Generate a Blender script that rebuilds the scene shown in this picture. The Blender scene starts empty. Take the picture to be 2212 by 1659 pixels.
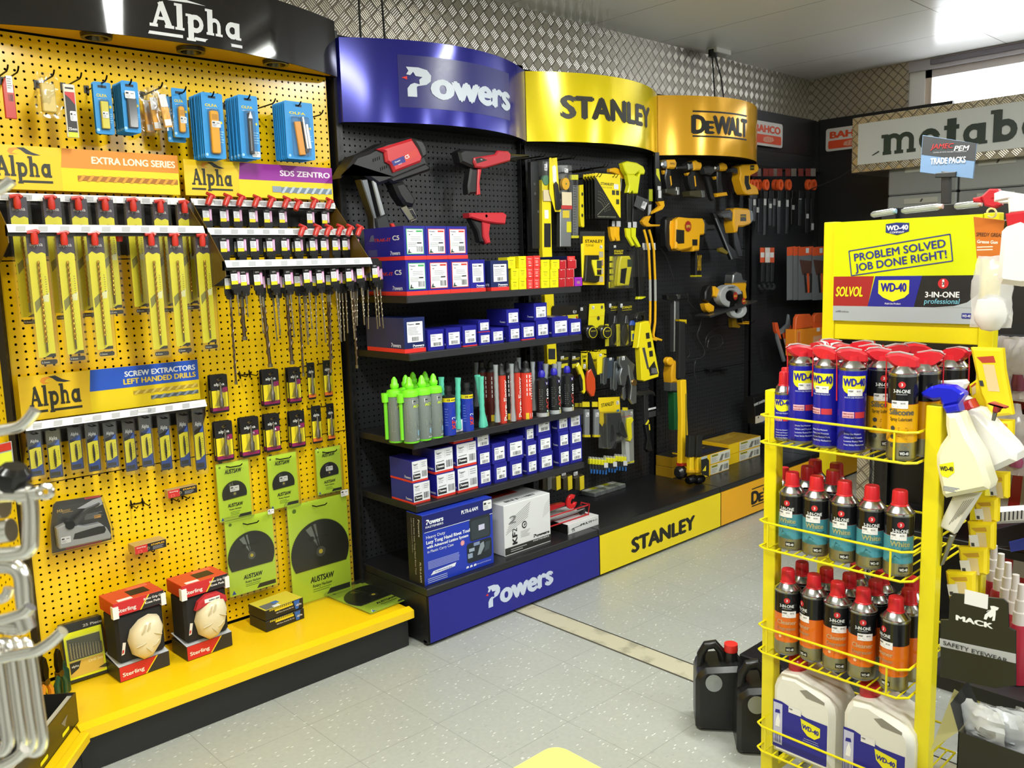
import bpy, math, random
import numpy as np
from mathutils import Vector, Matrix
random.seed(7)
PI=math.pi
SC=bpy.context.scene; COL=SC.collection
# ---------------- camera
CX,CY,FPX,EYE=1106.0,829.5,1854.5,1.5
_y,_p,_r=[math.radians(a) for a in (43.089,-7.931,-1.679)]
FW=Vector((math.sin(_y)*math.cos(_p),math.cos(_y)*math.cos(_p),math.sin(_p)))
_r0=Vector((math.cos(_y),-math.sin(_y),0)); _u0=_r0.cross(FW)
RT=math.cos(_r)*_r0+math.sin(_r)*_u0; UP=RT.cross(FW)
cam=bpy.data.cameras.new('camera'); camo=bpy.data.objects.new('camera',cam); COL.objects.link(camo)
camo.matrix_world=Matrix(((RT.x,UP.x,-FW.x,0),(RT.y,UP.y,-FW.y,0),(RT.z,UP.z,-FW.z,EYE),(0,0,0,1)))
cam.sensor_width=36; cam.lens=FPX/2212*36; cam.clip_start=.02; cam.clip_end=100
cam.dof.use_dof=True; cam.dof.focus_distance=2.9; cam.dof.aperture_fstop=9
SC.camera=camo
def at(px,py,ax,c):
    "point where the sight line through a photo pixel meets the plane axis=c"
    d=FW+RT*((px-CX)/FPX)-UP*((py-CY)/FPX); o=Vector((0,0,EYE))
    return o+d*((c-o[ax])/d[ax])
# ---------------- world, exposure, lights
SC.view_settings.view_transform='Standard'; SC.view_settings.look='None'
SC.view_settings.gamma=1; SC.view_settings.use_curve_mapping=False
SC.view_settings.exposure=0.06
W=bpy.data.worlds.new('daylight'); SC.world=W; W.use_nodes=True
W.node_tree.nodes['Background'].inputs[0].default_value=(.9,.95,1,1)
W.node_tree.nodes['Background'].inputs[1].default_value=8.0
SC.cycles.max_bounces=5; SC.cycles.diffuse_bounces=4; SC.cycles.transparent_max_bounces=16; SC.cycles.use_adaptive_sampling=True; SC.cycles.adaptive_threshold=.04; SC.cycles.glossy_bounces=3
SC.cycles.sample_clamp_indirect=4; SC.cycles.use_denoising=True
SC.cycles.caustics_reflective=False; SC.cycles.caustics_refractive=False
def area(loc,sx,sy,power,rot=(0,0,0),col=(1,1,1)):
    l=bpy.data.lights.new('tube_light','AREA'); l.shape='RECTANGLE'; l.size=sx; l.size_y=sy; l.energy=power; l.color=col
    o=bpy.data.objects.new('tube_light',l); COL.objects.link(o); o.location=loc; o.rotation_euler=rot
    return o
TUBES=[(2.9,1.35),(1.05,1.35),(-.8,.2),(1.05,-1.4),(2.9,-1.4),(4.75,-.9)]
for x,y in TUBES: area((x,y,2.665),.16,1.2,46,(0,0,0),(.98,1,.95))
area((6.45,1.0,2.35),1.4,3.4,260,(0,math.radians(-90),0),(.93,.97,1)).name='window_daylight'
# ---------------- materials
MATS={}
def lin(h):
    c=[int(h[i:i+2],16)/255 for i in (0,2,4)]
    return [x/12.92 if x<=.04045 else ((x+.055)/1.055)**2.4 for x in c]+[1]
def newmat(name):
    m=bpy.data.materials.new(name); m.use_nodes=True
    return m,m.node_tree,m.node_tree.nodes['Principled BSDF']
def mat(k):
    "'ffcc00' plus letters: g glossy, q satin, r rough, m metal, n brushed metal, t clear film, e lit"
    if k in MATS: return MATS[k]
    if not isinstance(k,str): return k
    h,_,fl=k.partition(' ')
    m,nt,b=newmat('paint_'+k.replace(' ','_'))
    b.inputs['Base Color'].default_value=lin(h); ro=.45
    if 'g' in fl: ro=.16
    if 'q' in fl: ro=.3
    if 'p' in fl: ro=.06
    if 'r' in fl: ro=.8
    if 'm' in fl: ro=.2; b.inputs['Metallic'].default_value=1
    if 'n' in fl: ro=.38; b.inputs['Metallic'].default_value=1
    if 'f' in fl: ro=.16; b.inputs['Metallic'].default_value=.3
    b.inputs['Roughness'].default_value=ro
    if not set('rtef')&set(fl):   # a little wear in the gloss
        n=nt.nodes.new('ShaderNodeTexNoise'); n.inputs['Scale'].default_value=14
        mr=nt.nodes.new('ShaderNodeMapRange'); mr.inputs[3].default_value=ro*.85; mr.inputs[4].default_value=ro*1.2
        nt.links.new(n.outputs[0],mr.inputs[0]); nt.links.new(mr.outputs[0],b.inputs['Roughness'])
    if 'e' in fl:
        b.inputs['Emission Color'].default_value=lin(h); b.inputs['Emission Strength'].default_value=9
    if 't' in fl:
        nt.nodes.remove(b); out=nt.nodes['Material Output']
        tr=nt.nodes.new('ShaderNodeBsdfTransparent'); tr.inputs[0].default_value=[.93+.07*x for x in lin(h)[:3]]+[1]
        gl=nt.nodes.new('ShaderNodeBsdfGlossy'); gl.inputs['Roughness'].default_value=.12
        df=nt.nodes.new('ShaderNodeBsdfDiffuse'); df.inputs[0].default_value=lin(h)
        lw=nt.nodes.new('ShaderNodeLayerWeight'); lw.inputs[0].default_value=.35
        ml=nt.nodes.new('ShaderNodeMath'); ml.operation='MULTIPLY_ADD'; ml.inputs[1].default_value=.45; ml.inputs[2].default_value=.015
        nt.links.new(lw.outputs['Fresnel'],ml.inputs[0])
        a=nt.nodes.new('ShaderNodeMixShader'); a.inputs[0].default_value=.45 if 'w' in fl else .012
        nt.links.new(tr.outputs[0],a.inputs[1]); nt.links.new(df.outputs[0],a.inputs[2])
        c=nt.nodes.new('ShaderNodeMixShader'); nt.links.new(ml.outputs[0],c.inputs[0])
        nt.links.new(a.outputs[0],c.inputs[1]); nt.links.new(gl.outputs[0],c.inputs[2]); nt.links.new(c.outputs[0],out.inputs[0])
    MATS[k]=m
    return m
class NG:
    "small helper to write node maths"
    def __init__(s,nt): s.nt=nt; s.tc=nt.nodes.new('ShaderNodeTexCoord')
    def lk(s,a,i):
        if hasattr(a,'node'): s.nt.links.new(a,i)
        else: i.default_value=a
    def m(s,op,a,b=0,c=0):
        n=s.nt.nodes.new('ShaderNodeMath'); n.operation=op
        for x,i in zip((a,b,c),n.inputs): s.lk(x,i)
        return n.outputs[0]
    def obj(s):
        n=s.nt.nodes.new('ShaderNodeSeparateXYZ'); s.nt.links.new(s.tc.outputs['Object'],n.inputs[0]); return n.outputs
    def mix(s,f,a,b):
        n=s.nt.nodes.new('ShaderNodeMix'); n.data_type='RGBA'; s.lk(f,n.inputs[0]); s.lk(a,n.inputs[6]); s.lk(b,n.inputs[7]); return n.outputs[2]
    def noise(s,sc,det=3,vec=None):
        n=s.nt.nodes.new('ShaderNodeTexNoise'); n.inputs['Scale'].default_value=sc; n.inputs['Detail'].default_value=det
        s.nt.links.new(vec if vec is not None else s.tc.outputs['Object'],n.inputs['Vector']); return n.outputs[0]
    def bump(s,h,b,dist=.002,st=1):
        n=s.nt.nodes.new('ShaderNodeBump'); n.inputs['Distance'].default_value=dist; n.inputs['Strength'].default_value=st
        s.lk(h,n.inputs['Height']); s.nt.links.new(n.outputs[0],b.inputs['Normal'])
def pegmat(key,col,ro,sx=.0254,sz=.0254,r=.0041):
    m,nt,b=newmat(key); g=NG(nt); o=g.obj()
    b.inputs['Base Color'].default_value=lin(col); b.inputs['Roughness'].default_value=ro
    fx=g.m('SUBTRACT',g.m('FRACT',g.m('DIVIDE',o[0],sx)),.5); fz=g.m('SUBTRACT',g.m('FRACT',g.m('DIVIDE',o[2],sz)),.5)
    fx=g.m('MULTIPLY',fx,sx); fz=g.m('MULTIPLY',fz,sz)
    d=g.m('SQRT',g.m('ADD',g.m('MULTIPLY',fx,fx),g.m('MULTIPLY',fz,fz)))
    hole=g.m('LESS_THAN',d,r)
    tr=nt.nodes.new('ShaderNodeBsdfTransparent'); mx=nt.nodes.new('ShaderNodeMixShader'); out=nt.nodes['Material Output']
    nt.links.new(hole,mx.inputs[0]); nt.links.new(b.outputs[0],mx.inputs[1]); nt.links.new(tr.outputs[0],mx.inputs[2]); nt.links.new(mx.outputs[0],out.inputs[0])
    g.bump(g.noise(3,2),b,.004,.25)
    MATS[key]=m
pegmat('peg_yellow','f7ca12',.2,.0265,.0250)
pegmat('peg_black','26272a',.42,.0255,.0254)
def checker_plate():
    m,nt,b=newmat('checker_plate'); g=NG(nt); o=g.obj()
    h=g.m('ADD',o[0],o[1]); u=g.m('MULTIPLY',g.m('ADD',h,o[2]),.7071/.046); v=g.m('MULTIPLY',g.m('SUBTRACT',h,o[2]),.7071/.046)
    fu=g.m('SUBTRACT',g.m('FRACT',u),.5); fv=g.m('SUBTRACT',g.m('FRACT',v),.5)
    par=g.m('MODULO',g.m('ABSOLUTE',g.m('ADD',g.m('FLOOR',u),g.m('FLOOR',v))),2); par=g.m('GREATER_THAN',par,.5)
    def sel(a,c): return g.m('ADD',g.m('MULTIPLY',a,par),g.m('MULTIPLY',c,g.m('SUBTRACT',1,par)))
    a=sel(fu,fv); l=sel(fv,fu)
    st=g.m('ABSOLUTE',g.m('SUBTRACT',g.m('FRACT',g.m('MULTIPLY',a,5)),.5))
    bar=g.m('MULTIPLY',g.m('SUBTRACT',.5,st),g.m('LESS_THAN',g.m('ABSOLUTE',l),.40))
    bar=g.m('MULTIPLY',bar,g.m('LESS_THAN',g.m('ABSOLUTE',a),.48))
    b.inputs['Metallic'].default_value=.85; on=g.m('GREATER_THAN',bar,.12); nt.links.new(g.mix(on,lin('7f786d'),lin('cdc6b8')),b.inputs['Base Color'])
    rr=g.m('SUBTRACT',g.m('ADD',g.m('MULTIPLY',g.noise(2.5),.15),.4),g.m('MULTIPLY',on,.18)); nt.links.new(rr,b.inputs['Roughness'])
    g.bump(bar,b,.002,1)
    MATS['plate']=m
checker_plate()
def floor_mat():
    m,nt,b=newmat('vinyl_tiles'); g=NG(nt); o=g.obj()
    n1=g.noise(60,4); n2=g.noise(1.3,3)
    mp=nt.nodes.new('ShaderNodeMapping'); mp.inputs['Rotation'].default_value=(0,0,.6); mp.inputs['Scale'].default_value=(34,105,1)
    nt.links.new(g.tc.outputs['Object'],mp.inputs[0])
    vo=nt.nodes.new('ShaderNodeTexVoronoi'); vo.inputs['Scale'].default_value=1; nt.links.new(mp.outputs[0],vo.inputs['Vector'])
    sp=nt.nodes.new('ShaderNodeSeparateXYZ'); nt.links.new(vo.outputs['Color'],sp.inputs[0])
    fleck=g.m('MULTIPLY',g.m('LESS_THAN',vo.outputs['Distance'],.2),g.m('GREATER_THAN',sp.outputs[0],.66))
    dark=g.m('MULTIPLY',g.m('LESS_THAN',vo.outputs['Distance'],.3),g.m('LESS_THAN',sp.outputs[0],.1))
    base=g.mix(n1,lin('9b9f9d'),lin('b3b7b2')); base=g.mix(g.m('MULTIPLY',n2,.5),base,lin('a5a593'))
    base=g.mix(g.m('MULTIPLY',dark,.35),base,lin('858986')); base=g.mix(g.m('MULTIPLY',fleck,.75),base,lin('e8eae6'))
    def joint(c,off):
        f=g.m('FRACT',g.m('DIVIDE',g.m('SUBTRACT',c,off),.305)); return g.m('LESS_THAN',g.m('MINIMUM',f,g.m('SUBTRACT',1,f)),.004)
    j=g.m('MAXIMUM',joint(o[0],.092),joint(o[1],.002))
    base=g.mix(g.m('MULTIPLY',j,.4),base,lin('5b5d58'))
    nt.links.new(base,b.inputs['Base Color']); b.inputs['Roughness'].default_value=.32
    nt.links.new(g.m('ADD',.2,g.m('MULTIPLY',g.noise(5),.25)),b.inputs['Roughness'])
    g.bump(g.noise(200,2),b,.0004,.4); MATS['floor']=m
floor_mat()
def concrete():
    m,nt,b=newmat('bare_strip'); g=NG(nt); n=g.noise(9,6)
    r=nt.nodes.new('ShaderNodeValToRGB'); nt.links.new(n,r.inputs[0])
    r.color_ramp.elements[0].position=.38; r.color_ramp.elements[0].color=lin('98947f'); r.color_ramp.elements[1].position=.52; r.color_ramp.elements[1].color=lin('b9b49c')
    nt.links.new(r.outputs[0],b.inputs['Base Color']); b.inputs['Roughness'].default_value=.7; MATS['strip']=m
concrete()
def ceil_mat():
    m,nt,b=newmat('ceiling_panels'); g=NG(nt); o=g.obj()
    def joint(c,off,st,w):
        f=g.m('FRACT',g.m('DIVIDE',g.m('SUBTRACT',c,off),st)); return g.m('LESS_THAN',g.m('MINIMUM',f,g.m('SUBTRACT',1,f)),w/st)
    j=g.m('MAXIMUM',joint(o[0],4.86,.605,.0022),joint(o[1],1.907,2.44,.003))
    base=g.mix(g.noise(.8),lin('efede4'),lin('f4f3ee')); base=g.mix(j,base,lin('8d8a80'))
    nt.links.new(base,b.inputs['Base Color']); b.inputs['Roughness'].default_value=.24
    g.bump(g.noise(1.6,1),b,.012,.35); MATS['ceil']=m
ceil_mat()
# ---------------- mesh builder
_TXT={}
FIRST={}
ON_FACE={'print','label_print','label_sticker','lettering','front_print','side_print','top_print','price_sticker','panel_print'}
def glyphs(s,bold=0.0):
    k=(s,bold)
    if k not in _TXT:
        cu=bpy.data.curves.new('t','FONT'); cu.body=s; cu.size=1; cu.offset=bold; cu.resolution_u=3; cu.fill_mode='FRONT'
        o=bpy.data.objects.new('t',cu); me=o.to_mesh()
        vs=[(v.co.x,v.co.y) for v in me.vertices]; fs=[tuple(p.vertices) for p in me.polygons]
        o.to_mesh_clear(); bpy.data.objects.remove(o); bpy.data.curves.remove(cu)
        x0=min(v[0] for v in vs); x1=max(v[0] for v in vs)
        _TXT[k]=([((x-x0),y) for x,y in vs],fs,x1-x0)
    return _TXT[k]
CAP=.73
class MB:
    def __init__(s,M=None): s.v=[];s.f=[];s.mi=[];s.mats=[];s.M=M;s.warp=None
    def mid(s,m):
        if m not in s.mats: s.mats.append(m)
        return s.mats.index(m)
    def add(s,vs,fs,m,M=None):
        b=len(s.v)
        for p in vs:
            p=Vector(p)
            if M is not None: p=M@p
            if s.warp: p=Vector(s.warp(p))
            if s.M is not None: p=s.M@p
            s.v.append(p)
        if isinstance(m,list):
            for f,k in zip(fs,m): s.f.append([b+i for i in f]); s.mi.append(s.mid(k))
        else:
            k=s.mid(m)
            for f in fs: s.f.append([b+i for i in f]); s.mi.append(k)
        return s
    def box(s,x0,x1,y0,y1,z0,z1,m,c=0,M=None,front=None,left=None,top=None,right=None):
        if c==0:
            vs=[(x,y,z) for x in (x0,x1) for y in (y0,y1) for z in (z0,z1)]
            ms=[left or m,right or m,front or m,m,m,top or m]
            s.add(vs,[(0,1,3,2),(4,6,7,5),(0,4,5,1),(2,3,7,6),(0,2,6,4),(1,5,7,3)],ms,M)
        else:
            X=(x0,x1);Y=(y0,y1);Z=(z0,z1);vs=[];ix={}
            for i in (0,1):
                for j in (0,1):
                    for k in (0,1):
                        dx=c*(1-2*i);dy=c*(1-2*j);dz=c*(1-2*k)
                        for a,p in enumerate(((X[i],Y[j]+dy,Z[k]+dz),(X[i]+dx,Y[j],Z[k]+dz),(X[i]+dx,Y[j]+dy,Z[k]))):
                            ix[i,j,k,a]=len(vs);vs.append(p)
            fs=[];ms=[]
            def q(l,mm=None): fs.append([ix[t] for t in l]); ms.append(mm or m)
            q([(0,0,0,0),(0,0,1,0),(0,1,1,0),(0,1,0,0)],left);q([(1,0,0,0),(1,1,0,0),(1,1,1,0),(1,0,1,0)],right)
            q([(0,0,0,1),(1,0,0,1),(1,0,1,1),(0,0,1,1)],front);q([(0,1,0,1),(0,1,1,1),(1,1,1,1),(1,1,0,1)])
            q([(0,0,0,2),(0,1,0,2),(1,1,0,2),(1,0,0,2)]);q([(0,0,1,2),(1,0,1,2),(1,1,1,2),(0,1,1,2)],top)
            for i in (0,1):
                for j in (0,1): q([(i,j,0,0),(i,j,1,0),(i,j,1,1),(i,j,0,1)]);q([(i,0,j,0),(i,1,j,0),(i,1,j,2),(i,0,j,2)]);q([(0,i,j,1),(1,i,j,1),(1,i,j,2),(0,i,j,2)])
                for j in (0,1):
                    for k in (0,1): q([(i,j,k,0),(i,j,k,1),(i,j,k,2)])
            s.add(vs,fs,ms,M)
        return s
    def prism(s,poly,y0,y1,m,c=0,side=None,M=None):
        "outline in x,z extruded along y; c chamfers the front rim"
        n=len(poly); A=sum(poly[i][0]*poly[(i+1)%n][1]-poly[(i+1)%n][0]*poly[i][1] for i in range(n))
        if A<0: poly=poly[::-1]
        P=[Vector(p) for p in poly]
        def inset(d):
            o=[]
            for i in range(n):
                a=(P[i]-P[i-1]); b=(P[(i+1)%n]-P[i])
                if a.length<1e-9 or b.length<1e-9: o.append(P[i]); continue
                a.normalize();b.normalize(); na=Vector((-a.y,a.x)); nb=Vector((-b.y,b.x)); t=na+nb
                k=t.length_squared
                o.append(P[i]+(t*(2*d/k) if k>.3 else nb*d))
            return o
        L=[(P,y1),(P,y0+c),(inset(c),y0)] if c else [(P,y1),(P,y0)]
        vs=[(p.x,y,p.y) for pp,y in L for p in pp]; fs=[tuple(range(n))[::-1]]; ms=[side or m]
        for k in range(len(L)-1):
            for i in range(n):
                j=(i+1)%n; fs.append((k*n+i,k*n+j,(k+1)*n+j,(k+1)*n+i)); ms.append(side or m)
        fs.append(tuple(range((len(L)-1)*n,len(L)*n))); ms.append(m)
        return s.add(vs,fs,ms,M)
    def rect(s,x0,x1,z0,z1,y,m,nx=1,M=None):
        vs=[];fs=[]
        for i in range(nx+1):
            x=x0+(x1-x0)*i/nx; vs+=[(x,y,z0),(x,y,z1)]
        for i in range(nx): fs.append((2*i,2*i+2,2*i+3,2*i+1))
        return s.add(vs,fs,m,M)
    def strips(s,xs,top,bot,y,m):
        vs=[];
        for x in xs: vs+=[(x,y,bot(x)),(x,y,top(x))]
        return s.add(vs,[(2*i,2*i+2,2*i+3,2*i+1) for i in range(len(xs)-1)],m)
    def poly(s,pts,y,m,M=None): return s.add([(a,y,b) for a,b in pts],[tuple(range(len(pts)))],m,M)
    def tube(s,pts,r,m,n=8,closed=False,M=None):
        P=[Vector(p) for p in pts]; N=len(P); rs=r if isinstance(r,(list,tuple)) else [r]*N
        vs=[];up=None
        for i in range(N):
            if closed: t=P[(i+1)%N]-P[i-1]
            else: t=P[min(i+1,N-1)]-P[max(i-1,0)]
            if t.length<1e-9: t=Vector((0,0,1))
            t.normalize()
            if up is None: up=Vector((0,0,1)) if abs(t.z)<.9 else Vector((1,0,0))
            a=t.cross(up); 
            if a.length<1e-6: a=t.cross(Vector((1,.3,.2)))
            a.normalize(); b=a.cross(t).normalized(); up=b
            for k in range(n):
                w=2*PI*k/n; vs.append(P[i]+a*(rs[i]*math.cos(w))+b*(rs[i]*math.sin(w)))
        fs=[]
        for i in range(N if closed else N-1):
            i2=(i+1)%N
            for k in range(n): k2=(k+1)%n; fs.append((i*n+k,i*n+k2,i2*n+k2,i2*n+k))
        if not closed: fs.append(tuple(range(n))[::-1]); fs.append(tuple(range((N-1)*n,N*n)))
        return s.add(vs,fs,m,M)
    def lathe(s,prof,m,n=24,c=(0,0),M=None,caps=True):
        vs=[];fs=[];ms=[]
        for p in prof:
            for k in range(n): a=2*PI*k/n; vs.append((c[0]+p[0]*math.cos(a),c[1]+p[0]*math.sin(a),p[1]))
        for i in range(len(prof)-1):
            mm=prof[i+1][2] if len(prof[i+1])>2 else m
            for k in range(n): k2=(k+1)%n; fs.append((i*n+k,i*n+k2,(i+1)*n+k2,(i+1)*n+k)); ms.append(mm)
        if caps:
            fs.append(tuple(range(n))[::-1]); ms.append(m); fs.append(tuple(range((len(prof)-1)*n,len(prof)*n))); ms.append(prof[-1][2] if len(prof[-1])>2 else m)
        return s.add(vs,fs,ms,M)
    def text(s,t,x,z,h,m,y=-.001,w=None,al='c',bold=.03,sh=0,rot=0,M=None):
        "lettering on the x,z plane: cap height h, optional width w, shear sh"
        xb=max(0,bold)*.8; vs,fs,tw=glyphs(t,0); k=h/CAP; sx=(w/tw) if w else k; W=tw*sx
        ox={'c':-W/2,'l':0,'r':-W}[al]; ca,sa=math.cos(rot),math.sin(rot); out=[]
        for a,b in vs:
            X=ox+a*sx+sh*b*k; Z=b*k; out.append((x+X*ca-Z*sa,y,z+X*sa+Z*ca))
        if xb:
            for i,d in enumerate((-xb,xb)): s.add([(p[0]+d*sx*ca,p[1]-.00006*(i+1),p[2]+d*sx*sa) for p in out],fs,m,M)
            for i,d in enumerate((-xb*.6,xb*.6)): s.add([(p[0]-d*k*sa,p[1]-.00006*(i+3),p[2]+d*k*ca) for p in out],fs,m,M)
        return s.add(out,fs,m,M)
    def lines(s,x0,x1,z1,z0,n,m,y=-.001,fill=.4,jag=.35):
        "n small lines of print between z1 and z0"
        st=(z1-z0)/n
        for i in range(n):
            z=z1-(i+.5)*st; s.rect(x0,x1-(x1-x0)*jag*random.random(),z-st*fill/2,z+st*fill/2,y,m)
        return s
    def bars(s,x0,x1,z0,z1,n,m,y=-.001):
        st=(x1-x0)/n
        for i in range(n):
            w=st*random.choice((.3,.5,.7)); s.rect(x0+i*st,x0+i*st+w,z0,z1,y,m)
        return s
    def build(s,name,parent=None,loc=None,ang=35,M=None):
        me=bpy.data.meshes.new(name); me.from_pydata([tuple(v) for v in s.v],[],s.f)
        for k in s.mats: me.materials.append(mat(k))
        me.polygons.foreach_set('material_index',s.mi); me.polygons.foreach_set('use_smooth',[True]*len(s.f))
        me.validate(); me.set_sharp_from_angle(angle=math.radians(ang)); me.update()
        o=bpy.data.objects.new(name,me); COL.objects.link(o)
        if parent:
            o.parent=parent
            if parent.type=='EMPTY':
                if name in ON_FACE and parent.name in FIRST: o.parent=FIRST[parent.name]
                elif loc is None and name not in ON_FACE: FIRST.setdefault(parent.name,o)
        if loc is not None: o.location=loc
        return o
def tag(o,label=None,cat=None,group=None,kind=None):
    if label: o['label']=label
    if cat: o['category']=cat
    if group: o['group']=group
    if kind: o['kind']=kind
    return o
def thing(name,label,cat,loc=(0,0,0),rz=0,group=None,rx=0,ry=0):
    o=bpy.data.objects.new(name,None); o.empty_display_size=.05; COL.objects.link(o)
    o.location=loc; o.rotation_euler=(rx,ry,rz)
    return tag(o,label,cat,group)
def kids(o,_c={}):
    if o.name not in _c or True: return [c for c in COL.objects if c.parent==o]
KIDS={}
def dup(o,loc,rz=None,label=None,group=None,parent=None,rx=None,ry=None,scale=None):
    if o.name not in KIDS: KIDS[o.name]=[c for c in COL.objects if c.parent==o]
    src=KIDS[o.name]
    c=o.copy(); COL.objects.link(c)
    if parent: c.parent=parent
    else: c.location=loc
    if rz is not None: c.rotation_euler.z=rz
    if rx is not None: c.rotation_euler.x=rx
    if ry is not None: c.rotation_euler.y=ry
    if scale: c.scale=(scale,)*3 if not isinstance(scale,tuple) else scale
    if label: c['label']=label
    if group: c['group']=group
    for k in src: dup(k,None,parent=c)
    return c
ORD=['first','second','third','fourth','fifth','sixth','seventh','eighth','ninth','tenth','eleventh','twelfth','thirteenth','fourteenth','fifteenth','sixteenth','seventeenth','eighteenth','nineteenth','twentieth']
def place(proto,used,loc,label,rz=None,rx=None,ry=None,scale=None,group=None):
    "first call moves the prototype itself, later calls copy it"
    if not used:
        used.append(1); o=proto; o.location=loc; o['label']=label
        if rz is not None: o.rotation_euler.z=rz
        if rx is not None: o.rotation_euler.x=rx
        if ry is not None: o.rotation_euler.y=ry
        if scale: o.scale=(scale,)*3 if not isinstance(scale,tuple) else scale
        if group: o['group']=group
        return o
    return dup(proto,loc,rz,label,group,None,rx,ry,scale)
def circ(cx,cz,r,n=24,a0=0,a1=2*PI,rz=None):
    full=abs(a1-a0-2*PI)<1e-6
    return [(cx+r*math.cos(a0+(a1-a0)*i/(n if full else n-1)),cz+(rz or r)*math.sin(a0+(a1-a0)*i/(n if full else n-1))) for i in range(n)]
def rrect(x0,x1,z0,z1,r,n=4):
    o=[]
    for cx,cz,a in ((x1-r,z1-r,0),(x0+r,z1-r,PI/2),(x0+r,z0+r,PI),(x1-r,z0+r,1.5*PI)):
        o+=[(cx+r*math.cos(a+PI/2*i/n),cz+r*math.sin(a+PI/2*i/n)) for i in range(n+1)]
    return o
# lettering drawn by hand: slab-serif letters as strokes, cap height 1, for the drill maker's and the far sign's words
def slab(mb,word,x,z,h,m,y,gap=.07,st=.25,w=None,sh=0,under=False):
    "returns advance; letters A l p h a m e t b o"
    out=[]
    def S(x0,z0,x1,z1,t=st):
        d=Vector((x1-x0,z1-z0)); 
        nrm=Vector((-d.y,d.x)).normalized()*t/2
        out.append([(x0+nrm.x+cx,z0+nrm.y),(x0-nrm.x+cx,z0-nrm.y),(x1-nrm.x+cx,z1-nrm.y),(x1+nrm.x+cx,z1+nrm.y)])
    def Rg(ccx,ccz,ro,ri,a0=0,a1=2*PI,rz=None,n=14):
        rz=rz or 1
        for i in range(n):
            a=a0+(a1-a0)*i/n; b=a0+(a1-a0)*(i+1)/n
            out.append([(cx+ccx+ro*math.cos(a),ccz+ro*rz*math.sin(a)),(cx+ccx+ro*math.cos(b),ccz+ro*rz*math.sin(b)),(cx+ccx+ri*math.cos(b),ccz+ri*rz*math.sin(b)),(cx+ccx+ri*math.cos(a),ccz+ri*rz*math.sin(a))])
    def F(xc,zc,hw=.2,t=.12): out.append([(cx+xc-hw,zc-t/2),(cx+xc+hw,zc-t/2),(cx+xc+hw,zc+t/2),(cx+xc-hw,zc+t/2)])
    cx=0
    for ch in word:
        if ch=='A': S(.18,.06,.5,.97,.14);S(.46,.97,.82,.06,.24);S(.3,.34,.7,.34,.12);F(.16,.06,.17);F(.82,.06,.2);adv=1.0
        elif ch=='l': S(.2,.05,.2,1.02,st);F(.1,.97,.12,.1);F(.2,.05,.2,.1);adv=.42
        elif ch=='p': S(.2,-.3,.2,.68,st);F(.1,.64,.12,.1);F(.2,-.3,.2,.1);Rg(.42,.34,.36,.17);adv=.82
        elif ch=='h': S(.2,.05,.2,1.02,st);F(.1,.97,.12,.1);F(.2,.05,.18,.1);Rg(.42,.42,.28,.12,0,PI,1,8);S(.62,.05,.62,.44,.17);F(.62,.05,.17,.1);adv=.84
        elif ch=='a': Rg(.38,.34,.35,.15);S(.62,.05,.62,.66,st);F(.68,.05,.14,.1);F(.62,.64,.13,.08);adv=.86
        elif ch=='b': S(.2,.0,.2,1.02,st);F(.12,.97,.15,.12);Rg(.45,.35,.36,.15);adv=.86
        elif ch=='o': Rg(.38,.35,.37,.15);adv=.8
        elif ch=='e': Rg(.38,.35,.37,.16,.25,2*PI-.45);S(.1,.35,.7,.35,.13);adv=.8
        elif ch=='t': S(.25,.04,.25,.95,st+.04);S(.0,.66,.5,.66,.15);F(.34,.06,.16,.13);adv=.54
        elif ch=='m':
            S(.2,.03,.2,.68,st);F(.1,.64,.12,.12)
            for q in (.42,.86): Rg(q,.44,.3,.12,0,PI,.9,8);S(q+.21,.03,q+.21,.46,.18)
            for q in (.2,.63,1.07): F(q,.05,.16,.12)
            adv=1.26
        cx+=adv+gap
    W=cx-gap; k=h; kx=(w/W) if w else h
    for i,q in enumerate(out): mb.add([(x+a*kx+sh*b*k,y-.00002*i,z+b*k) for a,b in q],[(0,1,2,3)],m)
    if under:
        for a,b in ((-.1,1.38),(1.86,W)): mb.add([(x+a*kx,y,z-.3*k),(x+b*kx,y,z-.3*k),(x+b*kx,y,z-.18*k),(x+(a+.06)*kx,y,z-.18*k)],[(0,1,2,3)],m)
    return W*kx
PSTAR=[(.0,1.0),(.32,1.0),(.55,.93),(.66,.75),(.64,.55),(.52,.42),(.3,.36),(.26,.33),(.26,-.02),(.02,-.02),(.02,.26),(.1,.4),(.2,.46),(.34,.42),(.33,.58),(.42,.68),(.24,.7),(.18,.84),(.1,.72),(.0,.74),(.06,.87)]
def powers(mb,x,z,h,m,y,w,red='e03020'):
    "P with a star bite, a red wedge, then 'owers'; total width w"
    k=w/3.75
    mb.poly([(x+.12*k+a*k,z+b*h) for a,b in PSTAR],y,m)
    mb.poly([(x,z+.62*h),(x+.14*k,z+.68*h),(x+.14*k,z+.56*h)],y,red)
    mb.text('owers',x+.82*k,z,h*.98,m,y,w=2.93*k,al='l',bold=.075)
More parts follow.
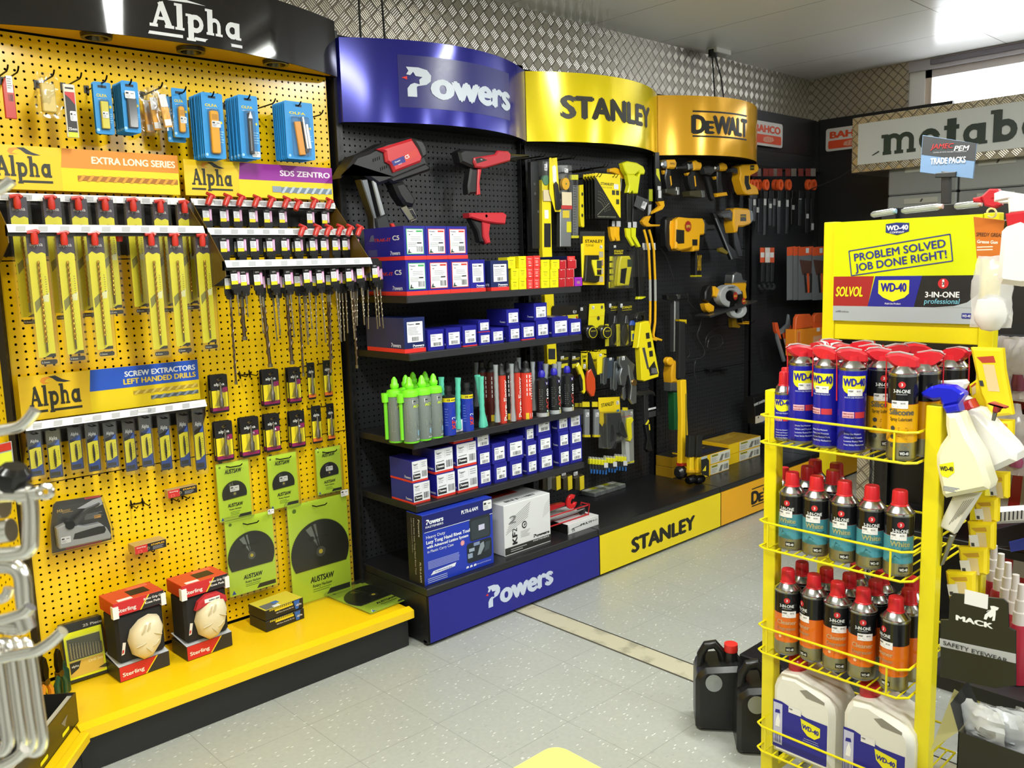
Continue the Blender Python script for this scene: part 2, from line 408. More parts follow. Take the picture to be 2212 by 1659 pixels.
# ================= room
def struct(mb,name,loc=None): return tag(mb.build(name,None,loc),kind='structure')
XW,YW,ZC=6.05,3.2,2.76
struct(MB().add([(-3,-4,0),(XW+.3,-4,0),(XW+.3,YW+.3,0),(-3,YW+.3,0)],[(0,1,2,3)],'floor'),'floor')
struct(MB().box(2.432,2.538,-3.9,YW,-.004,.0016,'strip').box(2.427,2.434,-3.9,YW,-.004,.0018,'4a473c r').box(2.535,2.542,-3.9,YW,-.004,.0018,'2f2d26 r'),'trim_1')
MATS['tread']=mat('8f8d84 r')
struct(MB().box(-3,XW+.3,-4,YW+.2,ZC,ZC+.05,'ceil'),'ceiling')
struct(MB().box(-3,XW+.1,YW,YW+.1,0,ZC,'plate'),'wall_back')
wy0,wy1,wz0,wz1=-.55,2.50,1.5,2.69
w=MB(); w.box(XW,XW+.12,wy1,YW,0,ZC,'plate');w.box(XW,XW+.12,-4,wy0,0,ZC,'plate');w.box(XW,XW+.12,wy0,wy1,0,wz0,'plate');w.box(XW,XW+.12,wy0,wy1,wz1,ZC,'b9b4b8 r')
struct(w,'wall_right')
struct(MB().box(-3.1,-3,-4,YW,0,ZC,'c9c8c2 r'),'wall_left')
struct(MB().box(-3,XW,-4.1,-4,0,ZC,'c9c8c2 r'),'wall_front')
w=MB(); 
for a,b in ((wy0,wy0+.06),(.55,.61),(2.36,2.40)): w.box(XW+.03,XW+.08,a,b,wz0,wz1,'d8c6b4')
w.box(XW+.03,XW+.08,wy0,2.4,wz1-.05,wz1,'d8d0cc');w.box(XW+.03,XW+.08,wy0,2.4,wz0,wz0+.05,'d8d0cc')
w.box(XW+.02,XW+.09,2.40,wy1,wz0,wz1,'f2f0ec')
win=struct(w,'window_1')
MB().box(XW+.05,XW+.054,wy0+.06,2.36,wz0+.05,wz1-.05,'f4f8ff t').build('window_pane',win)
tag(MB().box(XW-.012,XW-.002,-.3,2.36,2.715,2.75,'77717a',c=.004).build('blind_track'),'dark grey blind track fixed above the bright window','blind track')
# ceiling battens
for i,(x,y) in enumerate(TUBES):
    t=thing('ceiling_light','white batten lamp on the ceiling, '+['over the aisle before the blue display','over the aisle before the yellow pegboard','over the near left corner','behind the aisle on the left','behind the aisle in the middle','behind the spray can stand'][i],'ceiling light',(x,y,ZC-.004),group='ceiling battens')
    MB().box(-.06,.06,-.63,.63,-.055,0,'ecebe6',c=.006).build('housing',t)
    m=MB()
    for s in (-.035,.035): m.tube([(s,-.59,-.07),(s,.59,-.07)],.013,'fbfff8 e',10)
    m.build('tube',t)
# ================= gondolas
def uprights(mb,x,y,z0,z1,w=.03,m='17171a'):
    mb.box(x-w/2,x+w/2,y-.03,y+.03,z0,z1,m)
    z=z0+.1
    while z<z1-.05: mb.rect(x-.004,x+.004,z,z+.03,y-.0305,'050506'); z+=.05
YP=3.09
b=thing('shelving_bay','yellow pegboard shelving bay with a yellow base shelf and black kick','shelving bay',(.68,YP,0))
for z0,z1 in ((.16,.825),(.829,1.555),(1.559,2.26)):
    MB().box(.004,1.24,0,.003,0,z1-z0,'peg_yellow').build('peg_panel',b,(0,0,z0))
MB().box(0,1.245,.022,.03,.02,2.44,'1b1710 r').build('back_panel',b)
m=MB();uprights(m,-.004,.012,.02,2.44,.02);m.build('upright',b)
m=MB()
m.box(0,1.243,-.385,0,.13,.148,'f7cb12 q')
m.prism([(-.425,.118),(-.385,.118),(-.385,.154),(-.392,.158),(-.425,.150)],0,1.243,'f7cb12 q',M=Matrix(((0,1,0,0),(1,0,0,0),(0,0,1,0),(0,0,0,1))))
m.build('base_shelf',b)
MB().box(0,1.225,-.405,-.39,.004,.117,'1c1c1e').build('kick_panel',b)
# angled bay at the left
b=thing('corner_bay','yellow pegboard corner bay turned towards the aisle at the left edge','shelving bay',(.68,YP,0),rz=math.radians(53.1))
MB().box(-1.2,-.012,0,.003,0,2.0,'peg_yellow').build('peg_panel',b,(0,0,.2))
MB().box(-1.2,-.03,.02,.03,.0,2.2,'1b1710 r').build('back_panel',b)
m=MB();uprights(m,-.012,.01,.02,2.3,.022);m.build('upright',b)
m=MB();P=lambda x,y,z:Matrix.Rotation(-math.radians(53.1),4,'Z')@Vector((x,y,z))
a=P(-.002,-.425,0);
m.add([(a.x,a.y,.148),(-1.2,a.y,.148),(-1.2,-.002,.148),(-.012,-.002,.148)],[(0,3,2,1)],'f7cb12 q')
m.box(-1.2,a.x-.004,a.y-.03,a.y,.118,.152,'f7cb12 q',c=.004)
m.build('base_shelf',b)
MB().box(-1.2,a.x-.01,a.y,a.y+.01,.004,.117,'1c1c1e').build('kick_panel',b)
# black bays
def black_bay(name,label,x0,x1,kick,shelves):
    b=thing(name,label,'shelving bay',(x0,YP,0))
    W=x1-x0
    for z0,z1 in ((.24,.8),(.804,1.555),(1.559,2.3)):
        MB().box(.014,W-.014,0,.003,0,z1-z0,'peg_black').build('peg_panel',b,(0,0,z0))
    MB().box(0,W,.02,.03,.0,2.44,'0c0c0d r').build('back_panel',b)
    for x in (0,W):
        m=MB();uprights(m,x,0,.02,2.44,.028);m.build('upright',b)
    MB().box(0,W-.002,-.478,0,.208,.24,'1d1d1f q',c=.003).build('base_shelf',b)
    MB().box(.004,W-.001,-.48,-.465,.016,.207,kick,left='141416').build('kick_panel',b)
    m=MB();m.box(.0,W,-.46,-.44,0,.02,'0d0d0d');m.box(0,.012,-.47,.02,.01,.208,'1a1a1b');m.build('plinth',b)
    for z in shelves:
        m=MB();m.box(.016,W-.016,-.41,-.004,z-.028,z,'19191b',c=.002)
        m.rect(.02,W-.02,z-.026,z-.003,-.4105,'26262a')
        s=m.build('shelf',b)
        for x in (.018,W-.022):
            MB().prism([(0,-.10),(0,-.028),(-.40,-.028),(-.38,-.045),(-.05,-.10)],x,x+.003,'151517',M=Matrix(((0,1,0,0),(1,0,0,0),(0,0,1,0),(0,0,0,1)))).build('shelf_bracket',s)
    return b
bP=black_bay('shelving_bay','black pegboard shelving bay with four shelves and a blue kick panel',1.953,2.978,'1e1f8c',(1.391,1.168,.818,.562))
bS=black_bay('shelving_bay','black pegboard shelving bay without shelves, lemon yellow kick panel',2.980,4.006,'f5dc14',())
bD=black_bay('shelving_bay','black pegboard shelving bay for power tools, amber kick panel',4.008,5.03,'f0ae1a',())
def pbox(y,L,R,T):
    "px of baseline-left, baseline-right, top-left on plane y -> x0,x1,z0,h"
    a=at(*L,1,y);c=at(*R,1,y);t=at(*T,1,y); return a.x,c.x,(a.z+c.z)/2,t.z-a.z
def kidtext(parent,fn,name='lettering'):
    m=MB(); fn(m); k=[c for c in COL.objects if c.parent==parent and c.name.startswith('kick_panel')];return m.build(name,k[0] if k else parent)
yk=YP-.4806
x0,x1,z0,h=pbox(yk,(1050,1319),(1193,1259),(1053,1272))
kidtext(bP,lambda m:powers(m,x0-1.953,z0+.004,h,'c9d3ea',yk-YP,x1-x0))
x0,x1,z0,h=pbox(yk,(1366,1192),(1500,1143),(1366,1160))
kidtext(bS,lambda m:m.text('STANLEY',x0-2.98,z0,h,'17160f',yk-YP,w=x1-x0,al='l',bold=.075))
def dewalt(m,x0,x1,z0,z1,y,full=True):
    k='16140e'; W=x1-x0;H=z1-z0
    for z in (z0,z1-H*.06):
        for i in range(14): m.rect(x0+W*i/14,x0+W*(i+1)/14,z,z+H*.06,y,k)
    m.text('D',x0,z0+H*.15,H*.7,k,y,w=W*.17,al='l',bold=.08);m.text('E',x0+W*.185,z0+H*.15,H*.48,k,y,w=W*.11,al='l',bold=.08)
    m.text('W',x0+W*.305,z0+H*.15,H*.7,k,y,w=W*.28,al='l',bold=.08);m.text('ALT',x0+W*.56,z0+H*.15,H*.7,k,y,w=W*.44,al='l',bold=.08)
a=at(1624,1093,1,yk)
kidtext(bD,lambda m:dewalt(m,a.x-4.008,a.x-4.008+.42,.055,.165,yk-YP))
# dark bays around the far corner
b=thing('shelving_bay','plain black pegboard bay holding hanging files, in the far corner','shelving bay',(5.032,YP,0))
MB().box(.014,.9,0,.003,.24,2.2,'peg_black').build('peg_panel',b);MB().box(0,.93,.02,.03,.0,2.45,'0c0c0d r').build('back_panel',b)
MB().box(0,.905,-.002,.02,2.2,2.45,'141416').build('top_panel',b)
for x in (0,.9): m=MB();uprights(m,x,0,.02,2.44,.028);m.build('upright',b)
MB().box(0,.9,-.478,0,.208,.24,'1d1d1f q',c=.003).build('base_shelf',b);MB().box(.004,.9,-.48,-.465,.016,.207,'f0ae1a').build('kick_panel',b)
b=thing('shelving_bay','black bay on the far wall beside the corner','shelving bay',(5.935,3.07,0),rz=-PI/2)
MB().box(0,.9,0,.003,.1,2.2,'141415').build('peg_panel',b);MB().box(0,.9,.02,.03,.0,2.45,'0c0c0d r').build('back_panel',b);MB().box(0,.9,-.002,.02,2.2,2.45,'141416').build('top_panel',b)
# ================= curved header signs
def header(name,label,x0,x1,bulge,col,endc,nf=28,z0=2.083,z1=2.408,y0=3.03):
    t=thing(name,label,'header sign',(x0,y0,0))
    W=x1-x0; f=lambda x:-bulge*(1-(2*x/W-1)**2)
    m=MB();xs=[W*i/nf for i in range(nf+1)]
    for o in (0,.004):
        m.add([(x,f(x)+o,z) for x in xs for z in (z0,z1)],[(2*i,2*i+2,2*i+3,2*i+1) for i in range(nf)],col)
    m.add([(x,f(x)+o,z) for x in xs for o in (0,.004) for z in (z1,)],[(2*i,2*i+2,2*i+3,2*i+1) for i in range(nf)],col)
    m.build('fascia',t)
    m=MB()
    for z in (z0+.012,z1-.012):
        m.add([(x,f(x)+.004 if s==0 else .055,z) for x in xs for s in (0,1)],[(2*i,2*i+2,2*i+3,2*i+1) for i in range(nf)],endc)
    m.box(0,.004,0,.055,z0,z1,col);m.box(W-.004,W,0,.055,z0,z1,col)
    m.build('housing',t)
    return t,f
def onarc(px,py,x0,x1,bulge,y0=3.03):
    y=y0-bulge
    for _ in range(12):
        p=at(px,py,1,y); tt=(p.x-x0)/(x1-x0); y=y0-bulge*(1-(2*tt-1)**2)
    return p
def arcbox(A,L,R,T):
    a,c,t=onarc(*L,*A),onarc(*R,*A),onarc(*T,*A); return a.x-A[0],c.x-A[0],(a.z+c.z)/2,t.z-a.z
def arctext(t,f,fn,name='lettering',off=.0025):
    m=MB();m.warp=lambda p:(p.x,p.y+f(p.x)-off,p.z);fn(m);return m.build(name,t)
A=(1.953,2.976,.17)
t,f=header('header_sign','curved royal blue header sign with white lettering',*A,'23248c f','101018')
x0,x1,_,_=arcbox(A,(862,217),(1100,243),(862,134))
arctext(t,f,lambda m:m.rect(x0,x1+.005,2.145,2.35,0,'23216e q',24),'sticker',.0012)
x0,x1,z0,h=arcbox(A,(868,209),(1099,236),(868,146))
arctext(t,f,lambda m:powers(m,x0,z0,h,'c6cfdd',-.0008,x1-x0))
A=(2.980,4.006,.17)
t,f=header('header_sign','curved lemon yellow header sign with dark lettering',*A,'f4dc12 f','14140f')
x0,x1,z0,h=arcbox(A,(1213.8,251.8),(1402,278),(1214,203))
arctext(t,f,lambda m:m.text('STANLEY',x0,z0,h,'22200f',0,w=x1-x0,al='l',bold=.075))
A=(4.010,5.03,.2)
t,f=header('header_sign','curved amber yellow header sign at the far end of the row',*A,'f4b62a f','14140f')
a=onarc(1492.7,296,*A);c=onarc(1612,308,*A);e=onarc(1492.7,239,*A)
arctext(t,f,lambda m:dewalt(m,a.x-A[0],c.x-A[0],a.z,e.z,0))
# black header over the yellow bay
A=(.64,1.93,.15)
t,f=header('header_sign','glossy black curved header sign with white lettering over the yellow pegboard',*A,'1b1a1c p','c99a12',z0=2.252,z1=2.462,y0=3.02)
x0,x1,z0,h=arcbox(A,(321,60),(519,88),(350,8))
def alp(m):
    slab(m,'Alpha',x0,z0,h,'d4d6da',0,w=(x1-x0),under=True,sh=.04)
    m.poly([(x0+.06,z0+h*1.08),(x0+.12,z0+h*1.22),(x0+.19,z0+h*1.12),(x0+.13,z0+h*1.12)],0,'d4d6da')
arctext(t,f,alp,'lettering',.002)
for px,py in ((188,87),(390,116),(568,144)):
    p=at(px,py,2,2.262); m=MB()
    m.lathe([(.034,-.012),(.046,-.012),(.048,.0)],'2a2418 q',28,caps=False);m.lathe([(.034,-.012),(.030,.004)],'57503a m',24,caps=False);m.lathe([(.0,.004),(.030,.004)],'d9d7cc g',24,caps=False)
    m.build('downlight',t,(p.x-A[0],min(p.y,2.97)-3.02,2.262))
# cords
for pts,lab in ((((2.07,3.05,2.4),(2.07,3.05,2.6),(2.065,3.06,2.76)),'black cord rising from the left end of the blue header sign'),(((2.19,3.05,2.4),(2.19,3.06,2.6),(2.18,3.06,2.76)),'black cord rising from the blue header sign, nearer its middle'),(((4.62,3.06,2.4),(4.63,3.08,2.6),(4.64,3.1,2.75)),'black cord between the amber header sign and the ceiling, left one'),(((4.73,3.06,2.4),(4.71,3.08,2.6),(4.66,3.1,2.75)),'black cord between the amber header sign and the ceiling, right one')):
    tag(MB().tube(pts,.0045,'1d1d1d',8).build('sign_cable'),lab,'cord')
p=at(1540,104,2,ZC)
t=thing('ceiling_socket','small white socket box on the ceiling with a black plug','socket',(p.x,min(p.y,3.12),ZC)); MB().box(-.02,.14,-.04,.03,-.03,0,'dedcd4',c=.004).build('socket_box',t);MB().lathe([(.028,-.05),(.028,-.01)],'151515',16).build('plug',t)
# ================= far corner signs
def bahco(name,label,loc,rz,W=.38,H=.155):
    t=thing(name,label,'sign',loc,rz); MB().prism(rrect(0,W,0,H,.018),-.006,0,'d9d6d2').build('board',t)
    m=MB(); m.text('BAHCO',W/2,H*.56,H*.3,'e2502a',-.0075,w=W*.82,bold=.07);m.poly(rrect(W*.05,W*.95,H*.1,H*.46,.012),-.0075,'e2502a')
    m.poly([(W*.34,H*.2),(W*.36,H*.34),(W*.48,H*.4),(W*.66,H*.38),(W*.7,H*.26),(W*.6,H*.17),(W*.42,H*.15)],-.0085,'e8a890')
    for i in range(4): m.poly([(W*(.42+.06*i),H*.2),(W*(.43+.06*i),H*.35),(W*(.44+.06*i),H*.35),(W*(.43+.06*i),H*.2)],-.0095,'e2502a')
    m.build('lettering',t)
bahco('wall_sign','orange and white sign board above the hanging files, facing the aisle',(5.045,3.07,2.222),0)
bahco('wall_sign','orange and white sign board on the far black bay, half hidden by the grey sign',(5.93,3.01,2.225),-PI/2)
# big far sign
t=thing('hanging_sign','big white sign board in a tread plate frame with dark green lettering','sign',(5.2,2.475,1.99),-PI/2)
MB().box(0,3.2,0,.5,-.0,.325,'plate',c=.003).build('frame',t)
MB().box(.04,3.2,-.004,0,.045,.285,'c4c8c8').build('board',t)
m=MB();L=at(1905,335,0,5.2);slab(m,'metabo',2.475-L.y,.088,.165,'26352f',-.0055,w=.87,st=.27,gap=.06);m.build('lettering',t)
# ================= stock on the yellow bay
def crop(ox,oy,s): return lambda x,y:(ox+x/s,oy+y/s)
def R(y,tl,br):
    a=at(*tl,1,y);b=at(*br,1,y); return a.x,b.x,b.z,a.z
WIRE='1c1b1a n'
def hook(tip,yt=2.89,label='',base=YP,r=.0026,drop=.014,m=WIRE,group=None,name='peg_hook'):
    "single wire hook whose upturned end is seen at pixel tip"
    p=at(*tip,1,yt); t=thing(name,label,'hook',(p.x,base,p.z-drop),group=group)
    L=base-yt
    MB().tube([(0,.006,.012),(0,-.004,.008),(0,-.012,0),(0,-L+.022,0),(0,-L+.008,drop*.4),(0,-L,drop)],r,m,7).build('wire',t)
    MB().box(-.008,.008,-.003,.0005,-.008,.016,'1c1b1a').build('back_plate',t)
    return p.x,p.z-drop
def price(mb,x,z,w,y=-.003,h=None):
    h=h or w*.42; mb.poly(rrect(x-w/2,x+w/2,z-h/2,z+h/2,h*.12,2),y,'e6e6e8'); mb.rect(x-w*.42,x-w*.15,z+h*.08,z+h*.3,y-.0004,'2a2a2c'); mb.rect(x+w*.05,x+w*.35,z+h*.1,z+h*.2,y-.0004,'77777c'); mb.lines(x-w*.42,x+w*.1,z-h*.02,z-h*.4,3,'9a9aa0',y-.0004)
# --- blue knife cards, hole at origin, hanging down
BLU='2a8fd6'
def knife_card(label,w,h,tool,group='blue carded knives and blades on the top row'):
    t=thing('knife_pack',label,'knife pack',group=group)
    m=MB();z1=.014;m.prism(rrect(-w/2,w/2,z1-h,z1,.006),-.0006,.0006,BLU)
    m.box(-.013,.013,-.0011,-.0008,-.004,.004,'0d1c2c')
    m.text('OLFA',-w*.06,-.028-.004*(h>.12),.0095,'e8d21e',-.0012,w=w*.56,bold=.03);m.text('MADE IN JAPAN',-w*.05,-.036-.004*(h>.12),.0022,'e8e8e8',-.0012,w=w*.5)
    m.poly(circ(w*.36,-h*.38,.0045,14),-.0012,'e8d21e');m.lines(w*.2,w*.46,-h*.5,-h*.7,5,'8fc7ee',-.0012);m.poly(circ(-w*.4,z1-h+.012,.005,12),-.0012,'9fd0f0')
    m.build('card',t)
    k=MB();b=MB()
    z0=z1-h+.016; zt=-.046 if h>.12 else -.04
    if tool=='block':
        k.box(-w*.22,w*.22,-.012,-.002,z0,zt,'d9cb4a q',c=.002);price(k,0,(z0+zt)/2,w*.34,-.0135,.02)
    elif tool=='dark':
        k.box(-w*.27,w*.27,-.01,-.002,z0-.002,zt+.008,'3a3c40',c=.001);price(k,-.004,zt+.016,w*.6,-.0115,.024)
    elif tool=='long':
        k.prism(rrect(-w*.2,w*.2,z0,zt,.008),-.014,-.002,'f0a81e q',c=.003);k.rect(-w*.14,w*.14,zt-.03,zt-.012,-.0145,'c98a10');price(k,.003,zt-.045,w*.42,-.0148,.022)
    elif tool=='pen':
        k.prism(rrect(-w*.1,w*.12,z0,zt,.004),-.012,-.002,'3a3a3c q',c=.002);k.prism([(-w*.1,zt-.02),(w*.12,zt-.02),(w*.02,zt+.006)],-.013,-.003,'d0d2d4 n');k.rect(-w*.06,w*.0,z0+.01,zt-.03,-.0125,'8b8f93');price(k,w*.25,z0,w*.42,-.003,.02)
    elif tool=='compass':
        M=Matrix.Rotation(-.12,4,'Y')
        k.box(-w*.28,-w*.06,-.012,-.002,z0,zt-.01,'f0a030 q',c=.002,M=M);k.box(-w*.02,w*.06,-.016,-.004,z0+.02,zt+.006,'e8e8ea m',c=.002,M=M);k.lathe([(.009,0),(.009,.012)],'2a2a2c q',16,M=Matrix.Translation((w*.16,-.002,z0+.016))@Matrix.Rotation(PI/2,4,'X'))
        k.box(w*.1,w*.2,-.01,-.004,z0+.02,zt-.02,'d8dadc n',c=.002,M=M)
    k.build('knife',t)
    W=w*(.3 if tool in('dark','compass') else .26); 
    b.prism(rrect(-W,W,z0-.005,zt+.006,.007),-.017,-.0008,'e8f2ff t',c=.004);b.build('blister',t)
    return t
ZT=2.9
def stack(proto,used,x,z,y0,n,dy,desc,jit=.02,rx=0,tail='on its hook'):
    for i in range(n):
        lab=desc+(', front one '+tail if i==0 else ', %s behind the front one %s'%(ORD[i-1],tail)) if n>1 else desc
        place(proto,used,(x,y0+dy*i,z-.001*i),lab,rz=random.uniform(-jit,jit)*2,ry=random.uniform(-jit,jit) if i else rx)
HG='wire hooks along the top of the yellow pegboard'
specs=[ # tip px, front hole px, w,h px-top-left/bottom-right of card, tool, count, dy, words
 ((231,163),(205,190),(178,178),(228,295),'block',2,.014,'blue card with a yellow-green blade case'),
 ((284,171),(268,187),(250,173),(297,288),'dark',7,.013,'blue card with a dark grey sharpening block'),
 ((402,187),(392,197),(376,188),(417,297),'long',1,.014,'small blue card with an upright amber knife, hung by itself'),
 ((462,198),(452,209),(430,198),(487,344),'long',8,.0135,'tall blue card with a wide amber knife'),
 ((540,204),(529,212),(510,203),(562,344),'pen',8,.014,'tall blue card with a slim dark knife'),
 ((650,219),(640,225),(615,216),(684,346),'compass',7,.0145,'tall blue card with a white compass cutter')]
for tip,hole,tl,br,tool,n,dy,words in specs:
    x,z=hook(tip,ZT-.01,'black wire hook carrying the '+words.replace('blue card','blue cards'),group=HG)
    y0=ZT+.012+(.0 if n>1 else .01)
    if n<3: y0+=.03
    x0,x1,zb,zt=R(y0,tl,br)
    pr_=knife_card('x',x1-x0,zt-zb,tool)
    pr_.location=(0,0,0); used=[]
    tail={'block':'of two','dark':'of its stack','long':'of its stack','pen':'of its stack','compass':'of its stack'}[tool]
    for i in range(n):
        lab=words+ (', front one of the stack' if i==0 else ', %s behind the front one'%ORD[i-1]) if n>1 else words
        place(pr_,used,(x+random.uniform(-.001,.001),y0+dy*i,z+(zt-z-.014)*.6),lab,rz=random.uniform(-.03,.03),ry=0 if i==0 else random.uniform(-.015,.015))
# second small dark card pack behind the single amber one
x,z=hook((380,205),2.96,'short black wire hook left of the upright amber knife card',group=HG)
t=knife_card('blue card with a brown blade box, hung low behind the upright amber knife',.062,.15,'block');t.location=(x,2.98,z-.004)
for tip,lab in (((17,140),'empty hook tip at the far left of the top row'),((595,213),'black wire hook left empty between two blue card stacks'),((698,238),'black wire hook left empty at the right end of the top row')): hook(tip,2.9,lab,group=HG)
# red pack, clear bags, blade strip
x,z=hook((40,143),2.9,'black wire hook carrying the red pack',group=HG)
y=2.93;x0,x1,zb,zt=R(y,(2,168),(36,258))
t=thing('knife_pack','small red pack with a white label at the far left of the top row','knife pack',((x0+x1)/2,y,z));w=(x1-x0)/2
MB().prism([(-w,zb-z),(w,zb-z),(w,zt-z-.02),(w*.5,zt-z),(-w*.5,zt-z),(-w,zt-z-.02)],-.008,0,'b8342c q',c=.002).build('case',t)
m=MB();m.rect(-w*.3,w*.8,-.06,-.012,-.0085,'e4e4e6');m.bars(-w*.2,w*.7,-.085,-.065,7,'3a3a3a',-.0085);m.lines(-w*.2,w*.7,-.018,-.05,5,'8a8a90',-.009);m.build('label_sticker',t)
def crumple(mb,pts_w,h,w,d,mt,n=9,k=7,amp=.006,seed=1):
    rnd=random.Random(seed);vs=[];fs=[]
    for side in (0,1):
        for i in range(n+1):
            for j in range(k+1):
                u=j/k;v=i/n; bul=math.sin(PI*u)*(math.sin(PI*min(1,v*1.15+.02))**.6 if v<.98 else 0)
                x=(u-.5)*w*pts_w(v)+rnd.uniform(-1,1)*amp*.5;yy=(d/2*bul)*(1 if side else -1)+rnd.uniform(-1,1)*amp*(.9 if 0<u<1 else .1)
                vs.append((x,yy,-h*v+rnd.uniform(-1,1)*amp*.3))
        o=side*(n+1)*(k+1)
        for i in range(n):
            for j in range(k):
                a=o+i*(k+1)+j; f=(a,a+1,a+k+2,a+k+1); fs.append(f if side else f[::-1])
    mb.add(vs,fs,mt);return mb
def bag(name,label,cat,loc,w,h,d,inner,group=None,seed=1,mt='f2f4f6 t',rz=0,ry=0):
    t=thing(name,label,cat,loc,rz,group,ry=ry)
    m=MB();inner(m);m.build('contents',t)
    crumple(MB(),lambda v:.75+.25*min(1,v*3),h,w,d,mt,seed=seed).build('bag',t,(0,0,.014))
    return t
x,z=hook((117,151),2.9,'black wire hook carrying the bagged cream block',group=HG)
bag('blade_bag','clear crinkled bag holding a cream plastic case','bag',(x-.01,2.945,z),.075,.135,.024,lambda m:m.box(-.022,.018,-.01,.008,-.105,-.02,'cdb56a',c=.003))
x,z=hook((176,157),2.9,'black wire hook carrying the narrow blade strip',group=HG)
x0,x1,zb,zt=R(2.94,(133,181),(170,299));w=x1-x0;h=zt-zb
t=thing('blade_strip','narrow white, red and black blade pack with a green foot','blade pack',((x0+x1)/2,2.94,zt-.012))
m=MB();m.box(-w/2,w/2,-.009,0,.012-h,.012,'d7d3c4',c=.002);m.rect(-w*.4,w*.4,.022-h,-.012,-.0095,'2b2628');m.poly([(-w*.4,-.012),(w*.4,-.012),(w*.4,-.05),(-w*.05,-.03),(-w*.4,-.02)],-.01,'c02a30');m.rect(-w*.4,w*.4,.013-h,.028-h,-.0102,'c9dc2c');m.text('25mm',0,.034-h,.009,'e8e8e8',-.01,w=w*.7);price(m,.005,-h*.52,w*.55,-.0103,.03);m.rect(-.012,.012,-.003,.002,-.0096,'151515');m.build('case',t)
x,z=hook((351,178),2.9,'black wire hook carrying three clear knife bags',group=HG)
for i,(dx,dyy) in enumerate(((0.002,2.93),(-.024,2.985),(-.03,3.03))):
    bag('knife_bag','clear bag with an amber and white knife, '+('front one of three','middle one of three','rearmost of three, by the pegboard')[i],'bag',(x+dx*.3,dyy,z-.002*i),.06,.15,.018,lambda m:(m.box(-.013,.013,-.006,.006,-.125,-.03,'f0b050 q',c=.002),m.box(-.012,.012,-.008,-.006,-.06,-.02,'e6e6e8'),m.box(-.012,.01,-.0082,-.006,-.12,-.1,'dedee0')),group='clear knife bags on one hook',seed=i+3,ry=-.16+.05*i)
# --- product rails with sign boards
def rail_board(name,label,x0,x1,y,z0,z1,split,band,bandtxt,bandz,txtcol,art):
    t=thing(name,label,'rail sign',(x0,y,z0));W=x1-x0;H=z1-z0
    MB().box(0,W,0,.004,0,H,'f0d21c q').build('board',t)
    m=MB();m.rect(0,W*split,.001,H-.001,-.0006,'ecc522 q');m.poly([(W*split,H*bandz),(W*(split+.012),H),(W,H),(W,H*bandz)],-.0006,band)
    m.poly([(W*split*a,H*b) for a,b in ((.3,.86),(.33,.93),(.42,.95),(.5,.92),(.4,.9),(.36,.83),(.44,.8),(.34,.79))],-.001,'e8932a');m.poly([(W*split*a,H*b) for a,b in ((.42,.95),(.52,.96),(.62,.86),(.74,.8),(.64,.79),(.54,.82),(.48,.9))],-.0013,'2c3138')
    m.build('print',t)
    m=MB();slab(m,'Alpha',W*split*.13,H*.3,H*.46,'2a2a1c',-.0015,w=W*split*.74,under=True);bandtxt(m,W,H);art(m,W,H);m.build('lettering',t)
    return t
def spiral(m,x0,x1,z,r,col,col2,n=9,y=-.0018):
    L=(x1-x0)/n; m.rect(x0,x1,z-r*.8,z+r*.8,y,col)
    for i in range(n): m.poly([(x0+i*L,z-r),(x0+i*L+L*.35,z-r),(x0+i*L+L*.95,z+r),(x0+i*L+L*.55,z+r)],y-.0004,col2)
X0,X1=.668,1.268
y=3.0;_,_,zb,zt=R(y,(0,343),(391,428))
rail_board('rail_sign','yellow rail sign with an orange band and a long bronze drill bit, upper left',X0,X1-.012,3.0,1.772,1.905,.36,'e08c2a',lambda m,W,H:m.text('EXTRA LONG SERIES',W*.98,H*.68,H*.17,'f4ead0',w=W*.46,al='r',bold=.05),.55,'f4ead0',lambda m,W,H:spiral(m,W*.44,W*.99,H*.32,H*.075,'a86a1c','d99a30',12))
rail_board('rail_sign','yellow rail sign with a purple band and a steel masonry bit',1.275,1.868,3.0,1.772,1.895,.34,'93259a',lambda m,W,H:m.text('SDS ZENTRO',W*.98,H*.68,H*.17,'f0e0f0',w=W*.36,al='r',bold=.05),.52,'f4ead0',lambda m,W,H:(spiral(m,W*.62,W*.99,H*.26,H*.1,'6f8296','b8c4d0',7),m.rect(W*.56,W*.62,H*.18,H*.36,-.002,'8a9aac')))
rail_board('rail_sign','yellow rail sign with a blue band and gold and grey bits, lower left',.705,1.292,3.055,1.045,1.19,.36,'2456c8',lambda m,W,H:(m.text('SCREW EXTRACTORS',W*.98,H*.76,H*.13,'e8eef8',w=W*.42,al='r',bold=.05),m.text('LEFT HANDED DRILLS',W*.98,H*.58,H*.13,'f0d040',w=W*.43,al='r',bold=.05)),.5,'f4ead0',lambda m,W,H:(spiral(m,W*.6,W*.99,H*.36,H*.05,'b89a30','e0c860',8),spiral(m,W*.7,W*.99,H*.2,H*.05,'55606a','8b98a4',6)))
